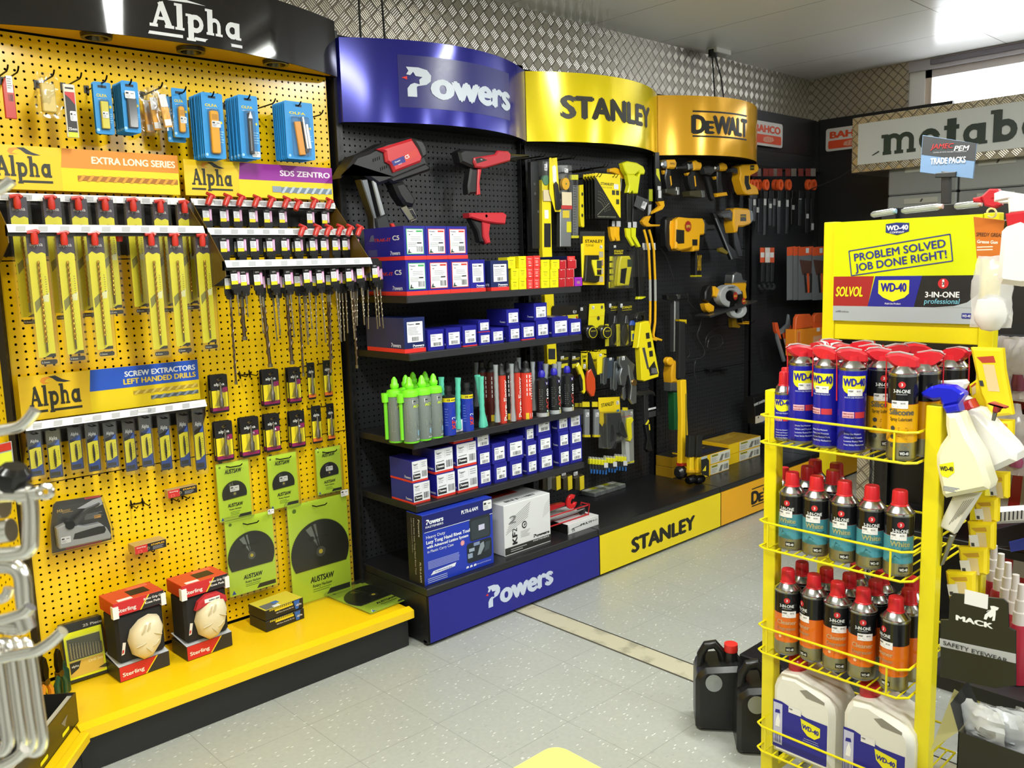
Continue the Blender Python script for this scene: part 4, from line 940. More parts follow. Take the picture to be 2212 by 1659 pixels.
# security bit boxes
for i,(px,z,words) in enumerate(((c6(1940,0),.15,''),(0,0,''))): pass
a=at(*c5(455,1622),2,.15)
for i in range(2):
    t=thing('bit_set_box','black and yellow bit set box, '+('bottom of the pair on the yellow shelf','top of the pair on the yellow shelf')[i],'bit set box',(a.x-.0+(.002 if i else 0),a.y+.002*i,.149+.0425*i),rz=.08+.02*i,group='bit set boxes on the yellow shelf')
    W,D,H=.17,.115,.041
    MB().box(0,W,0,D,0,H,'1f1f20',c=.001,top='d8c83c' if i else '1f1f20').build('carton',t)
    m=MB()
    for k in range(12): m.poly([(W*.1+k*.0085,H*.82),(W*.13+k*.0085,H*.82),(W*.13+k*.0085+.003,H*.97),(W*.1+k*.0085+.003,H*.97)],-.0008,'e0c828')
    m.rect(W*.24,W*.72,H*.62,H*.8,-.0008,'e0c828');m.poly([(W*.78,H*.1),(W*.86,H*.1),(W*.9,H*.95),(W*.74,H*.95)],-.001,'2e63b8');m.text('100 Piece Security Bit Set',W*.5,H*.36,H*.13,'c9c9c4',-.0011,w=W*.46);m.text('alpha',W*.87,H*.4,H*.22,'d8d8d8',-.0014,w=W*.14)
    if i: m.box(W*.05,W*.4,D*.05,D*.5,H,H+.0006,'6a6a6c');m.box(W*.25,W*.42,D*.05,D*.2,H,H+.001,'e6e6e8');m.box(W*.35,W*.5,D*.3,D*.5,H,H+.0012,'3f6fb8')
    m.build('print',t)
# ================= stock on the blue bay
NAVY='23238e q';NAVD='1f2a5c q'
q2=crop(780,480,4.424);q3=crop(780,760,4.424);q4=crop(840,1020,4.366);qp=crop(700,60,3.456)
def carton(name,label,x0,x1,z0,h,yf,d,col=NAVY,band='e0322c',lab='wide',side='Powers',group=None,rz=0,bandh=.12,grn='3fa35c',cat='box'):
    w=x1-x0;t=thing(name,label,cat,(x0,yf,z0),rz,group)
    m=MB();m.box(0,w,0,d,0,h,col,c=.0008)
    if band: m.box(-.0004,w+.0004,-.0004,d*.99,.0006,h*bandh,band)
    m.build('carton',t)
    m=MB()
    if lab=='tall':
        m.rect(w*.1,w*.9,h*.17,h*.92,-.0008,grn);m.rect(w*.13,w*.87,h*.19,h*.9,-.0012,'e9ebee')
        m.text('Powers',w*.17,h*.82,h*.045,'2a2a60',-.0016,w=w*.26,al='l');m.rect(w*.56,w*.84,h*.82,h*.87,-.0016,grn);m.text('500',w*.25,h*.73,h*.03,'303038',-.0016)
        m.lines(w*.3,w*.8,h*.7,h*.56,3,'a9abb2',-.0016);m.lines(w*.17,w*.6,h*.52,h*.38,5,'9a9ca4',-.0016,jag=.2);m.poly(rrect(w*.58,w*.8,h*.48,h*.52,.002),-.0016,'3a3a40');m.bars(w*.55,w*.84,h*.24,h*.4,12,'4a4a50',-.0016);m.prism([(w*.14,h*.2),(w*.2,h*.32),(w*.24,h*.3),(w*.22,h*.26),(w*.34,h*.21)],-.0018,-.001,'2e4038')
    elif lab=='plain':
        m.rect(w*.14,w*.88,h*.3,h*.88,-.0009,'ecedf0');m.text('Powers',w*.18,h*.79,h*.05,'2a2a50',-.0013,w=w*.3,al='l');m.rect(w*.55,w*.75,h*.79,h*.83,-.0013,'303036');m.lines(w*.18,w*.8,h*.74,h*.5,6,'9a9ca4',-.0013);m.bars(w*.35,w*.7,h*.33,h*.45,12,'44444a',-.0013)
        powers(m,w*.36,h*.17,h*.06,'eef0f6',-.0013,w*.55);m.text('FASTENERS',w*.64,h*.125,h*.022,'f4d8d8',-.0013,w=w*.5)
    elif lab=='full':
        m.rect(w*.02,w*.99,h*.1,h*.97,-.0008,'e6e8ee');m.text('Tapper+',w*.08,h*.78,h*.09,'38383e',-.0012,w=w*.3,al='l',bold=.02);m.lines(w*.1,w*.4,h*.74,h*.6,2,'b0b2ba',-.0012);m.tube([(w*.1,-.001,h*.47),(w*.5,-.001,h*.49)],.0012,'3c3c40',5);m.rect(w*.55,w*.56,h*.6,h*.9,-.0012,'b0b2ba');m.lines(w*.62,w*.95,h*.9,h*.64,3,'a2a4ac',-.0012)
        m.rect(w*.06,w*.52,h*.15,h*.38,-.0012,'26262a');powers(m,w*.1,h*.24,h*.1,'e8e8ec',-.0016,w*.38);m.bars(w*.62,w*.95,h*.2,h*.48,14,'48484e',-.0012)
    elif lab=='small':
        m.rect(w*.15,w*.9,h*.18,h*.78,-.0008,'eceef2');m.text('Powers',w*.2,h*.68,h*.06,'3a3a66',-.0012,w=w*.26,al='l');m.lines(w*.2,w*.5,h*.62,h*.45,3,'a4a6ae',-.0012);m.rect(w*.62,w*.8,h*.52,h*.56,-.0012,'2c2c30');m.bars(w*.32,w*.8,h*.22,h*.38,12,'4a4a50',-.0012)
    m.build('label_sticker',t)
    if side:
        m=MB(Matrix(((0,1,0,-.0006),(-1,0,0,d*.97),(0,0,1,0),(0,0,0,1))) )
        hs=min(h*.12,.016);powers(m,d*.62,h*.15+.002,hs,'c2c4dc',0,min(d*.3,hs*4.2))
        if lab=='tall': m.text('C5',d*.78,h*.6,h*.14,'d8dae6',0,w=d*.16,bold=.05);m.text('TRAK-IT',d*.44,h*.58,h*.1,'c23a3a',0,w=d*.42,bold=.05,sh=.1);m.poly([(d*.1,h*.6),(d*.16,h*.78),(d*.22,h*.8),(d*.24,h*.6)],0,'6a6a8c');m.poly([(d*.06,h*.14),(d*.3,h*.14),(d*.3,h*.34),(d*.06,h*.34)],0,'4a4a80')
        m.build('side_print',t)
    return t
def cx_(q,tl,br,yf): return R(yf,q(*tl),q(*br))
S1,S2,S3,S4,S5=1.391,1.168,.818,.562,.24
# shelf 1: nail boxes
yf=2.705;xs=[q2(a,600)[0] for a in (440,645,852,1050)]
G='tall nail boxes on the top shelf'
ed=[at(*q2(a,740-.04*(a-440)),1,yf).x for a in (440,645,855,1050,1192)]
_,_,zb,zt=cx_(q2,(440,425),(640,752),yf);h1=zt-zb
for i in range(3):
    carton('nail_box','tall navy nail box, bottom row, %s'%['at its left end with a green edged label','second from the left with a red edged label','third from the left with a red edged label'][i],ed[i]+.001,ed[i+1]-.001,S1,h1,yf,.27,lab='tall',grn=('3fa35c','c8402c','c8402c')[i],group=G,side='x' if i==0 else None)
_,_,zb,zt=cx_(q2,(415,92),(630,425),yf);h2=zt-zb
e2=[at(*q2(a,400-.04*(a-420)),1,yf).x for a in (427,636,840,1032)]
for i in range(3):
    carton('nail_box','tall navy nail box stacked on top, %s'%['at the left end with a green edged label','in the middle with a red edged label','on the right with a red edged label'][i],e2[i]+.001,e2[i+1]-.001,S1+h1+.0008,h2*.97,yf+.006,.27,lab='tall',grn=('3fa35c','c8402c','c8402c')[i],group=G,side='x' if i==0 else None)
carton('nail_box','lower navy box with a plain white fold-over label on the top shelf',ed[3]+.001,ed[4],S1,h1*.97,yf,.24,lab='plain',side=None)
x0,x1,_,zt=cx_(q2,(1237,395),(1415,700),yf)
carton('nail_box','dark blue box with a white label at the foot of the yellow cartridge boxes',x0,x1,S1,h1*.93,yf,.22,col=NAVD,lab='plain')
# cartridge load boxes
def load(label,tl,br,z,col,d=.06,yf=2.72,kind='y',body=None):
    x0,x1,zb,zt=cx_(q2,tl,br,yf);w=x1-x0-.0006;h=zt-zb-.0004
    t=thing('cartridge_box',label,'box',(x0,yf,z),group='small cartridge boxes on the top shelf')
    MB().box(0,w,0,d,0,h,body or col,c=.0005,front=col).build('carton',t)
    m=MB()
    if kind=='y': m.text('Powers',w*.5,h*.68,h*.09,'3a3a28',-.0005,w=w*.5);m.lines(w*.3,w*.75,h*.58,h*.25,4,'b8a81c',-.0005)
    elif kind=='r': m.text('Powers',w*.5,h*.72,h*.1,'f4d8d4',-.0005,w=w*.55);m.lines(w*.25,w*.8,h*.6,h*.3,4,'f2b0a8',-.0005);m.rect(w*.3,w*.7,h*.12,h*.18,-.0005,'f8e4e0')
    else: m.rect(w*.03,w*.97,h*.93,h*.96,-.0005,'e8b8b4');m.rect(w*.93,w*.96,h*.05,h*.95,-.0005,'e8b8b4');m.rect(w*.3,w*.4,h*.86,h*.92,-.0006,'f0f0f0')
    m.build('label_print',t);return h
YL,RD,DR='f0e41c q','e03a34 q','b3242c q'
def column(cells,col,kind,words,z=S1,d=.06,body=None):
    for i,(tl,br) in enumerate(cells):
        h=load('small %s, %s'%(words,('bottom one','middle one','top one')[i] if len(cells)==3 else ORD[i]),tl,br,z,col,d,kind=kind,body=body);z+=h+.0006
column([((1435,595),(1508,690)),((1435,490),(1508,590)),((1400,380),(1478,485))],YL,'y','yellow cartridge box beside the dark blue box')
column([((1510,590),(1583,690)),((1508,487),(1583,585)),((1508,378),(1580,485))],YL,'y','yellow cartridge box left of the bright red ones')
column([((1586,583),(1648,682)),((1584,480),(1647,580)),((1582,377),(1646,480))],RD,'r','bright red cartridge box touching the yellow ones')
column([((1650,580),(1711,680)),((1649,478),(1712,578)),((1648,375),(1715,478))],RD,'r','bright red cartridge box, right hand column')
column([((1722,592),(1804,676)),((1722,503),(1804,590)),((1722,416),(1804,502))],YL,'y','yellow cartridge box of the second group, left column')
column([((1808,585),(1889,668)),((1810,500),(1889,583)),((1818,412),(1898,498))],YL,'y','yellow cartridge box of the second group, right column')
column([((1892,583),(1956,665)),((1892,500),(1958,581)),((1900,414),(1962,497))],DR,'d','dark red cartridge box beside the second yellow group')
column([((1960,580),(2036,662)),((1964,495),(2040,577)),((1978,411),(2060,492))],DR,'d','dark red cartridge box next to the shelf end')
load('small purple cartridge box at the right end of the top shelf',(2042,575),(2115,655),S1,'9a2cb4 q',.05)
_,_,zb,zt=cx_(q2,(1980,400),(2050,412),2.74);zz=S1+.0795
load('red ended navy cartridge strip lying lower on the dark red boxes',(1868,325),(1945,408),zz,RD,.18,2.735,'r',NAVD)
load('red ended navy cartridge strip, second one, right of the first',(1972,325),(2050,405),zz,RD,.18,2.735,'r',NAVD)
load('red ended navy cartridge strip lying topmost',(1968,243),(2045,322),zz+.0215,RD,.18,2.735,'r',NAVD)
# shelf 2
yf=2.71
x0,x1,zb,zt=cx_(q2,(405,935),(620,1250),yf)
carton('fastener_box','large dark blue box with a white label at the left end of the second shelf',x0,x1,S2,(zt-zb),yf,.26,col=NAVD,lab='plain')
G='navy fastener boxes on the second shelf'
b2=[((636,1042),(800,1225),0,'beside the large dark blue box'),((812,1022),(960,1205),0,'second small one'),((970,1008),(1112,1195),0,'third small one, a red edge on top'),((1127,1070),(1240,1177),0,'under a same sized one'),((1127,957),(1238,1066),1,'perched on a same sized one'),((1244,1032),(1368,1165),0,'low one between two stacks'),((1412,1010),(1524,1152),0,'under the first tall stack top'),((1396,862),(1520,1008),1,'raised on the middle of the shelf'),((1532,985),(1665,1132),0,'low one left of the last stack'),((1672,948),(1798,1108),0,'under the highest box'),((1658,787),(1786,945),1,'highest one of the second shelf'),((1826,920),(1984,1092),0,'wide one near the right end'),((1988,945),(2106,1080),0,'at the right end')]
lastz=S2
for i,(tl,br,top,w) in enumerate(b2):
    x0,x1,zb,zt=cx_(q2,tl,br,yf);z=S2 if not top else lastz
    carton('fastener_box','small navy fastener box on the second shelf, '+w,x0,x1-.001,z,(zt-zb)*.985,yf+(.004 if top else 0),.13+.04*(i%3==0),band='d8322c' if i in (2,4,8) else None,bandh=.06,lab='small',group=G)
    lastz=z+(zt-zb)*.985+.0006
# shelf 4
yf=2.705;G='navy fastener boxes on the fourth shelf'
cols=[('full',[((495,1283),(665,1448)),((488,1125),(648,1300))],'left end pair'),
('full',[((720,1222),(906,1408)),((706,1045),(892,1245))],'second pile, big white labels'),
('full',[((920,1172),(1120,1358)),((915,1005),(1114,1195)),((892,845),(1088,1035))],'third pile, big white labels'),
('small',[((1125,1142),(1250,1300)),((1122,1005),(1247,1145)),((1100,862),(1247,1010))],'pile right of the white labels'),
('small',[((1275,1098),(1402,1252)),((1258,945),(1392,1112))],'short pile of two'),
('small',[((1425,1062),(1547,1207)),((1402,870),(1562,1055))],'wider pile of two'),
('small',[((1588,1045),(1687,1176)),((1585,918),(1687,1050)),((1580,795),(1667,932))],'seventh pile from the left'),
('small',[((1705,988),(1838,1132)),((1700,863),(1828,1000)),((1683,722),(1826,880))],'eighth pile from the left'),
('small',[((1893,946),(1996,1088)),((1893,822),(1993,960)),((1887,685),(1992,842))],'pile one from the right end'),
('small',[((2000,928),(2116,1062)),((2003,795),(2117,928)),((1997,662),(2112,802))],'pile at the right end')]
for lab,cells,words in cols:
    z=S4
    for i,(tl,br) in enumerate(cells):
        x0,x1,zb,zt=cx_(q3,tl,br,yf);h=(zt-zb)*.98
        n=len(cells);pos='bottom' if i==0 else ('top' if i==n-1 else 'middle')
        t=carton('fastener_box','navy fourth shelf box, %s one of the %s'%(pos,words),x0,x1-.001,z,h,yf+.003*i,.15 if lab=='full' else .11,lab=lab,band='d8382c' if lab=='full' else None,bandh=.1,group=G,side='x' if lab=='full' or words.startswith(('seventh','pile one')) else None)
        if lab=='full' and n==3 and i==2: m=MB();m.poly(circ((x1-x0)*.76,h*.55,.0095,20),-.002,'3ee06a');m.build('green_dot',t)
        z+=h+.0006
# big boxes on the base shelf
yf=2.645;x0,x1,zb,zt=cx_(q4,(342,400),(992,870),yf)
a=at(*q4(342,1082),1,yf);b_=at(*q4(992,862),1,yf);x0,x1=a.x,b_.x;top=at(*q4(975,232),1,yf).z;w=x1-x0;h=top-S5
t=thing('tool_box_carton','large bright blue rivet tool carton with a picture of an open case','box',(x0,yf,S5))
MB().box(0,w,0,.105,0,h,'2038b0 q',c=.001,left='24221f q').build('carton',t)
m=MB();m.rect(.001,w-.001,h*.76,h-.002,-.0007,'17206c');m.rect(w*.02,w-.001,h*.75,h*.757,-.001,'e4e8f0');powers(m,w*.04,h*.86,h*.07,'e8ecf4',-.0012,w*.24);m.text('FASTENERS',w*.16,h*.81,h*.03,'e8ecf4',-.0012,w=w*.24)
m.text('PLTR-6.4AM',w*.54,h*.87,h*.055,'e8ecf4',-.0012,w=w*.24,al='l',bold=.045);m.text('Heavy Duty',w*.04,h*.66,h*.045,'dfe4f2',-.0012,w=w*.26,al='l',bold=.01)
m.text('Lazy Tong Hand Rivet Tool',w*.04,h*.585,h*.05,'eef2fa',-.0012,w=w*.61,al='l',bold=.045);m.text('with Advanced Lattice System',w*.045,h*.52,h*.042,'eef2fa',-.0012,w=w*.58,al='l',bold=.045);m.text('in Plastic Carry Case',w*.05,h*.455,h*.04,'dfe4f2',-.0012,w=w*.36,al='l',bold=.01)
m.lines(w*.05,w*.5,h*.34,h*.22,6,'7d88d8',-.0012,jag=.05,fill=.7);m.poly([(w*.08,h*.13),(w*.42,h*.15),(w*.44,h*.2),(w*.12,h*.18)],-.0012,'e4e8f4');m.text('For Steel and Ductile Rivets',w*.26,h*.155,h*.018,'2038b0',-.0016,w=w*.24)
m.lines(w*.04,w*.35,h*.1,h*.02,3,'a9b4ea',-.0012);
for k in range(3): m.poly([(w*(.58+.055*k),h*.05),(w*(.62+.055*k),h*.055),(w*(.615+.055*k),h*.085),(w*(.585+.055*k),h*.08)],-.0012,'e4e8f4')
m.text('Industrial & Professional',w*.84,h*.06,h*.02,'a9b4ea',-.0012,w=w*.22)
st=[]
for k in range(20): r_=.014 if k%2 else .008; st.append((w*.54+r_*math.cos(k*PI/10),h*.45+r_*math.sin(k*PI/10)))
m.poly(st,-.0012,'e8a0a0')
m.poly(rrect(w*.65,w*.96,h*.43,h*.77,.012),-.0013,'262d34');m.poly(rrect(w*.67,w*.94,h*.45,h*.73,.01),-.0017,'343c44');m.rect(w*.78,w*.87,h*.56,h*.64,-.002,'c8c8e4')
m.poly(rrect(w*.6,w*.97,h*.12,h*.41,.012),-.0013,'20272e');m.poly([(w*.75,h*.2),(w*.8,h*.36),(w*.85,h*.38),(w*.86,h*.3),(w*.8,h*.2)],-.0018,'8b95a0');m.poly([(w*.85,h*.22),(w*.93,h*.24),(w*.95,h*.36),(w*.88,h*.36)],-.0018,'3a4650');m.rect(w*.61,w*.68,h*.19,h*.26,-.0018,'8b9cb4');m.rect(w*.63,w*.71,h*.28,h*.33,-.0018,'9aa8bc');m.rect(w*.7,w*.79,h*.35,h*.4,-.0018,'7c8cb0')
price(m,w*.925,h*.9,w*.13,-.0014,w*.11)
m.build('front_print',t)
m=MB(Matrix(((0,1,0,-.0006),(-1,0,0,.104),(0,0,1,0),(0,0,0,1))))
m.text('Powers',.075,h*.93,.012,'c8c4b8',0,w=.07,al='l',rot=-PI/2);m.text('Heavy Duty Lazy Tong Hand Rivet Tool',.045,h*.93,.008,'b8b4a8',0,w=h*.8,al='l',rot=-PI/2);m.text('with Advanced Lattice System',.03,h*.93,.006,'a09c90',0,w=h*.5,al='l',rot=-PI/2);m.text('PLTR-6.4AM',.075,h*.32,.011,'c8c4b8',0,w=h*.28,al='l',rot=-PI/2)
m.build('side_print',t)
m=MB(Matrix(((1,0,0,0),(0,0,1,0),(0,-1,0,h+.0008),(0,0,0,1))));m.text('Lazy Tong Hand Rivet Tool',w*.3,.05,.012,'b8c4ee',0,w=w*.5,al='l');m.text('FASTENERS',w*.82,.04,.009,'d8dcf0',0,w=w*.16,al='l');m.build('top_print',t)
# white carton
yf=2.66;a=at(*q4(1098,838),1,yf);b_=at(*q4(1530,690),1,yf);x0,x1=a.x,b_.x;h=at(*q4(1515,195),1,yf).z-S5;w=x1-x0
t=thing('cartridge_carton','large white carton with a dark bottom band and grey slashes','box',(x0,yf,S5))
MB().box(0,w,0,.20,0,h,'dcdde0 q',c=.002).build('carton',t)
m=MB();m.rect(.001,w-.001,h*.025,h*.16,-.0006,'2f2e2d');m.text('KF',w*.26,h*.2,h*.13,'1f1f22',-.0012,w=h*.22,al='l',bold=.06,rot=PI/2);m.text('2',w*.26,h*.43,h*.13,'1f1f22',-.0012,al='l',bold=-.005,rot=PI/2)
for k in range(7): m.poly([(w*(.02+.02*k),h*(.42+.045*k)),(w*(.5+.01*k),h*(.66+.045*k)),(w*(.5+.01*k),h*(.668+.045*k)),(w*(.02+.02*k),h*(.428+.045*k))],-.0009,'6c6c70')
for k in range(6): m.poly([(w*(.82+.01*k),h*(.55+.045*k)),(w*.99,h*(.66+.045*k)),(w*.99,h*(.665+.045*k)),(w*(.82+.01*k),h*(.555+.045*k))],-.0009,'7c7c80')
m.text('2',w*.16,h*.62,h*.15,'77777b',-.0011,w=w*.14,sh=.3)
st=[]
for k in range(40): r_=(.0165 if k%2 else .0135); st.append((w*.42+r_*math.cos(k*PI/20),h*.52+r_*math.sin(k*PI/20)*1.1))
m.poly(st,-.0012,'2a2a2c');m.poly(circ(w*.42,h*.52,.0105,20),-.0016,'dcdde0');m.poly([(w*.4,h*.5),(w*.42,h*.545),(w*.45,h*.54),(w*.43,h*.5)],-.002,'2a2a2c');m.lines(w*.34,w*.56,h*.42,h*.28,5,'b8b8bc',-.0012)
powers(m,w*.6,h*.2,h*.06,'1f1f22',-.0012,w*.36,'1f1f22');m.text('FASTENERS',w*.78,h*.12,h*.03,'d8d8da',-.0012,w=w*.35);m.lines(w*.12,w*.5,h*.13,h*.05,2,'a8a8aa',-.0012)
m.build('front_print',t)
m=MB(Matrix(((1,0,0,0),(0,0,1,0),(0,-1,0,h+.0008),(0,0,0,1))));m.bars(w*.15,w*.8,.03,.05,14,'2a2a2c',0);m.rect(.002,w*.7,.12,.198,0,'c23a30');m.bars(w*.05,w*.65,.13,.19,9,'5a1a16',-.0006);m.build('top_print',t)
# low white box and caulking gun
yf=2.665;a=at(*q4(1692,640),1,yf);b_=at(*q4(1980,548),1,yf);x0,x1=a.x,b_.x;w=x1-x0;h=at(*q4(1978,402),1,yf).z-S5
t=thing('applicator_carton','low white box with a black end and a small drawing of an applicator gun','box',(x0,yf,S5))
m=MB();m.box(0,w,0,.22,0,h,'dadbdd q',c=.001,left='1c1b1b q');m.build('carton',t)
m=MB();m.text('MULTI',w*.42,h*.5,h*.2,'26262a',-.0008,w=w*.32,al='l',bold=.05);m.text('PRO',w*.75,h*.52,h*.17,'55555a',-.0008,w=w*.2,al='l',bold=0);m.tube([(w*.14,-.0008,h*.5),(w*.4,-.0008,h*.56)],.0012,'2a2a2e',5)
for p,r_ in (((w*.14,h*.2,w*.16,h*.5),0),((w*.2,h*.2,w*.18,h*.5),0),((w*.1,h*.4,w*.14,h*.48),0),((w*.4,h*.5,w*.4,h*.66),0)): m.tube([(p[0],-.0008,p[1]),(p[2],-.0008,p[3])],.0015,'2a2a2e',5)
m.text('Powers',.005,h*.2,.006,'1c1c1e',-.0008,w=h*.6,al='l',rot=PI/2);m.build('front_print',t)
zg=S5+h
t=thing('caulking_gun','red skeleton caulking gun lying on the low white box','caulking gun',(x0-.02,2.70,zg),rz=.0)
m=MB();L=.26
for yy,zz in ((0,.004),(.055,.004),(.0,.05)): m.tube([(-.10,yy,zz),(L-.06,yy,zz)],.0035,'b02028 q',7)
m.tube([(L-.06,-.002,.003),(L-.052,-.002,.052),(L-.052,.05,.052),(L-.06,.055,.003)],.0042,'b02028 q',7,closed=True);m.build('frame',t)
m=MB();m.tube([(-.1,.028,.022),(L-.075,.028,.022)],.0045,'a8acb0 n',8);m.tube([(-.1,.01,.034),(L-.075,.01,.034)],.0035,'c8ccd0 n',8);m.tube([(-.1,.045,.012),(L-.075,.045,.012)],.0035,'c8ccd0 n',8);m.build('rod',t)
MB().lathe([(.022,0),(.024,.012)],'242426',18,M=Matrix.Translation((L-.085,.028,.026))@Matrix.Rotation(PI/2,4,'Y')).build('plunger_plate',t)
t=thing('caulking_gun','second red caulking gun with a round open end cap, lying behind','caulking gun',(x0+.02,2.80,zg+.008),rz=0)
MB().prism([(-.09,.02),(.11,.03),(.11,.045),(-.05,.055),(-.07,.07),(-.1,.06)],0,.03,'c02028 q',c=.004).build('barrel',t)
m=MB();pts=circ(.145,.045,.036,26,math.radians(50),math.radians(345));inn=circ(.15,.045,.014,14,math.radians(340),math.radians(55));m.prism(pts+inn,-.012,.0,'e02428 q',c=.002);m.build('end_cap',t)
# ---- cartridges
def gpx(q,px,py,yv): return at(*q(px,py),1,yv)
def ctube(r,col,n=28): pass
def wrap(r): 
    return lambda p:(r*math.sin(p.x/r)*(1-p.y/r),-r*math.cos(p.x/r)*(1-p.y/r) ,p.z) 
def green(label='x'):
    t=thing('anchor_cartridge',label,'cartridge',group='green capped anchor cartridges');r=.0148
    MB().lathe([(r,0),(r,.005,'6ccc30 q'),(r+.0004,.005,'6d7672'),(r+.0004,.128,'6d7672'),(r,.129,'5a5f5e')],'6ccc30 q',28).build('tube',t)
    m=MB();m.lathe([(r+.0012,.126),(r+.0015,.134),(r,.142),(.006,.146),(.0082,.15),(.0082,.158),(.0062,.161),(.0055,.170),(.002,.178),(.0,.179)],'7ee62e q',24);m.build('cap',t)
    m=MB();m.tube([(-r-.0045,.003,.01),(-r-.0045,.003,.135)],.0035,'76d830 q',8);m.tube([(-r-.0045,.003,.112),(-r-.0055,.003,.136)],.0065,'7ee62e q',10);m.build('mixer_nozzle',t)
    m=MB();m.warp=wrap(r+.0006);m.text('AC100',.006,.097,.0078,'c6e03c',.0,w=.021,bold=.06);price(m,.004,.112,.019,0,.012);m.lines(-.003,.016,.09,.062,7,'9fb0b4',0);m.rect(-.002,.014,.044,.058,0,'c8c2a0');m.rect(.004,.016,.042,.05,-.0003,'3c4440');m.rect(-.001,.016,.014,.038,0,'d4dee2');m.rect(.003,.009,.02,.034,-.0003,'7fa0b4');m.lines(.01,.016,.036,.018,4,'6888a0',-.0003);m.text('Powers',.008,.008,.004,'dfe4e4',0,w=.014);m.lines(-.017,-.007,.1,.03,14,'88938f',0)
    m.build('label_print',t);return t
gp=green();gu=[]
for px,py,yy,sc,lab in ((483,858,2.700,1,'front row, left'),(602,835,2.702,1,'front row, middle'),(712,808,2.704,1,'front row, right'),(342,815,2.755,1,'rear left with its nozzle showing'),(450,800,2.765,1,'second row, mostly hidden'),(520,790,2.815,1,'third row, in the shade'),(635,790,2.79,1,'second row, behind the gap on the right')):
    a=at(*q3(px,py),1,yy);H=1.0
    place(gp,gu,(a.x,yy,S3),'green capped grey anchor cartridge, '+lab,rz=random.uniform(-.1,.1))
# scale to measured height
aa=at(*q3(483,855),1,2.69);bb=at(*q3(475,222),1,2.70);ks=(bb.z-aa.z)/.179
wd=(at(*q3(545,500),1,2.70).x-at(*q3(418,500),1,2.70).x)/.0306
for o in COL.objects:
    if o.name.startswith('anchor_cartridge'): o.scale=(wd,wd,ks)
def bluecart(label,px,yy):
    a=gpx(q3,px,700,yy);t=thing('anchor_cartridge',label,'cartridge',(a.x,yy,S3));r=.0178;
    MB().lathe([(r,0),(r,.108),(r,.109,'e8d41e q'),(r,.121,'e8d41e q'),(r,.122,'16161a'),(r,.126,'16161a'),(.008,.131,'16161a'),(.008,.142,'16161a'),(.01,.142,'16161a'),(.009,.158,'16161a')],'2238a8 q',28).build('tube',t)
    m=MB();m.warp=wrap(r+.0006);m.text('10',-.006,.1115,.007,'1a1a1c',0,bold=.05);m.text('MINUTE CURE',.008,.1125,.004,'1a1a1c',0,w=.014);m.text('KF',.014,.022,.013,'e2442c',0,w=.026,al='l',bold=.06,rot=PI/2);m.text('2',.014,.052,.013,'dfe6f4',0,al='l',bold=0,rot=PI/2)
    for k in range(6): m.poly([(-.004+.001*k,.07+.003*k),(.012,.09+.002*k),(.012,.091+.002*k),(-.004+.001*k,.071+.003*k)],0,'6a4a90')
    m.lines(-.018,-.008,.09,.03,7,'5a6cc8',0);m.build('label_print',t);t.scale=(1.5,1.5,1.27);t.rotation_euler.z=-.35
    return t
bluecart('blue anchor cartridge with red and white lettering, nearer the green ones',845,2.70)
bluecart('blue anchor cartridge with red and white lettering, beside the crossed teal nozzles',1018,2.71)
def nozz(label,px,py0,px1,py1,yy,col,r=.0045,flare=True,name='mixer_nozzle'):
    r*=1.9
    a=at(*q3(px,py0),1,yy);b=at(*q3(px1,py1),1,yy);t=thing(name,label,'mixer nozzle',(b.x,yy,max(b.z,S3+.001)))
    n=14;P=[Vector((a.x-b.x,0,a.z-b.z)).lerp(Vector((0,0,0)),i/n) for i in range(n+1)];rs=[r*(1.0+.12*(i%2)) for i in range(n+1)];rs[0]=r*1.25;rs[-1]=r*1.5;rs[-2]=r*1.5;rs[-3]=r*1.3
    MB().tube(P,rs,col,10).build('nozzle_tube',t);return t
TEAL='5fc8ae q';CLR='c6cdd2 w t'
for px,p0,p1,py1,yy,l in ((765,242,775,560,2.74,'teal mixer nozzle between the green and blue cartridges'),(925,248,925,735,2.715,'teal mixer nozzle between the two blue cartridges'),(1110,235,1180,720,2.72,'teal mixer nozzle leaning right of the blue cartridges'),(1145,235,1160,720,2.706,'teal mixer nozzle with a pale rib, front of the leaning pair')): nozz(l,px,p0,p1,py1,yy,TEAL,.0055)
def redcart(label,px,yy,r=.017,h=.15,col='c8382a q',blk=True,word='Pure-Epoxy',lab='w'):
    a=gpx(q3,px,600,yy);t=thing('epoxy_cartridge',label,'cartridge',(a.x,yy,S3))
    MB().lathe([(r,0),(r,h),(r+.001,h,'17171a'),(r,h+.006,'17171a'),(.009,h+.014,'17171a'),(.009,h+.03,'17171a'),(.004,h+.036,'17171a')],col,26).build('tube',t)
    m=MB();m.warp=wrap(r+.0006)
    if lab=='w': m.text(word,.012,.008,.012,'f0e8e4',0,w=h*.85,al='l',bold=.04,rot=PI/2)
    else:
        for i in range(5): m.rect(-.006,.006,.075+.014*i,.085+.014*i,0,'e6e6e8')
        m.lines(.008,.018,.14,.06,10,'f0c8c0',0);m.rect(-.01,.0,.0,.02,-.0002,'e0c02c');m.rect(.004,.018,.004,.018,-.0002,'e4e4e6')
    m.build('label_print',t);t.scale=(1.5,1.5,1.4);t.rotation_euler.z=-.35;return t
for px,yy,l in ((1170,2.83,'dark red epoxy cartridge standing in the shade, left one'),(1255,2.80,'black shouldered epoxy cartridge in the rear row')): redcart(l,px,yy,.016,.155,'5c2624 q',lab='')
redcart('red epoxy cartridge lettered upwards in white, left one',1350,2.72,.0135,.15)
redcart('red epoxy cartridge lettered upwards in white, half hidden by a clear nozzle',1490,2.735,.0135,.15)
redcart('black epoxy cartridge between the two red lettered ones',1415,2.765,.015,.15,'1b1b1d q',lab='')
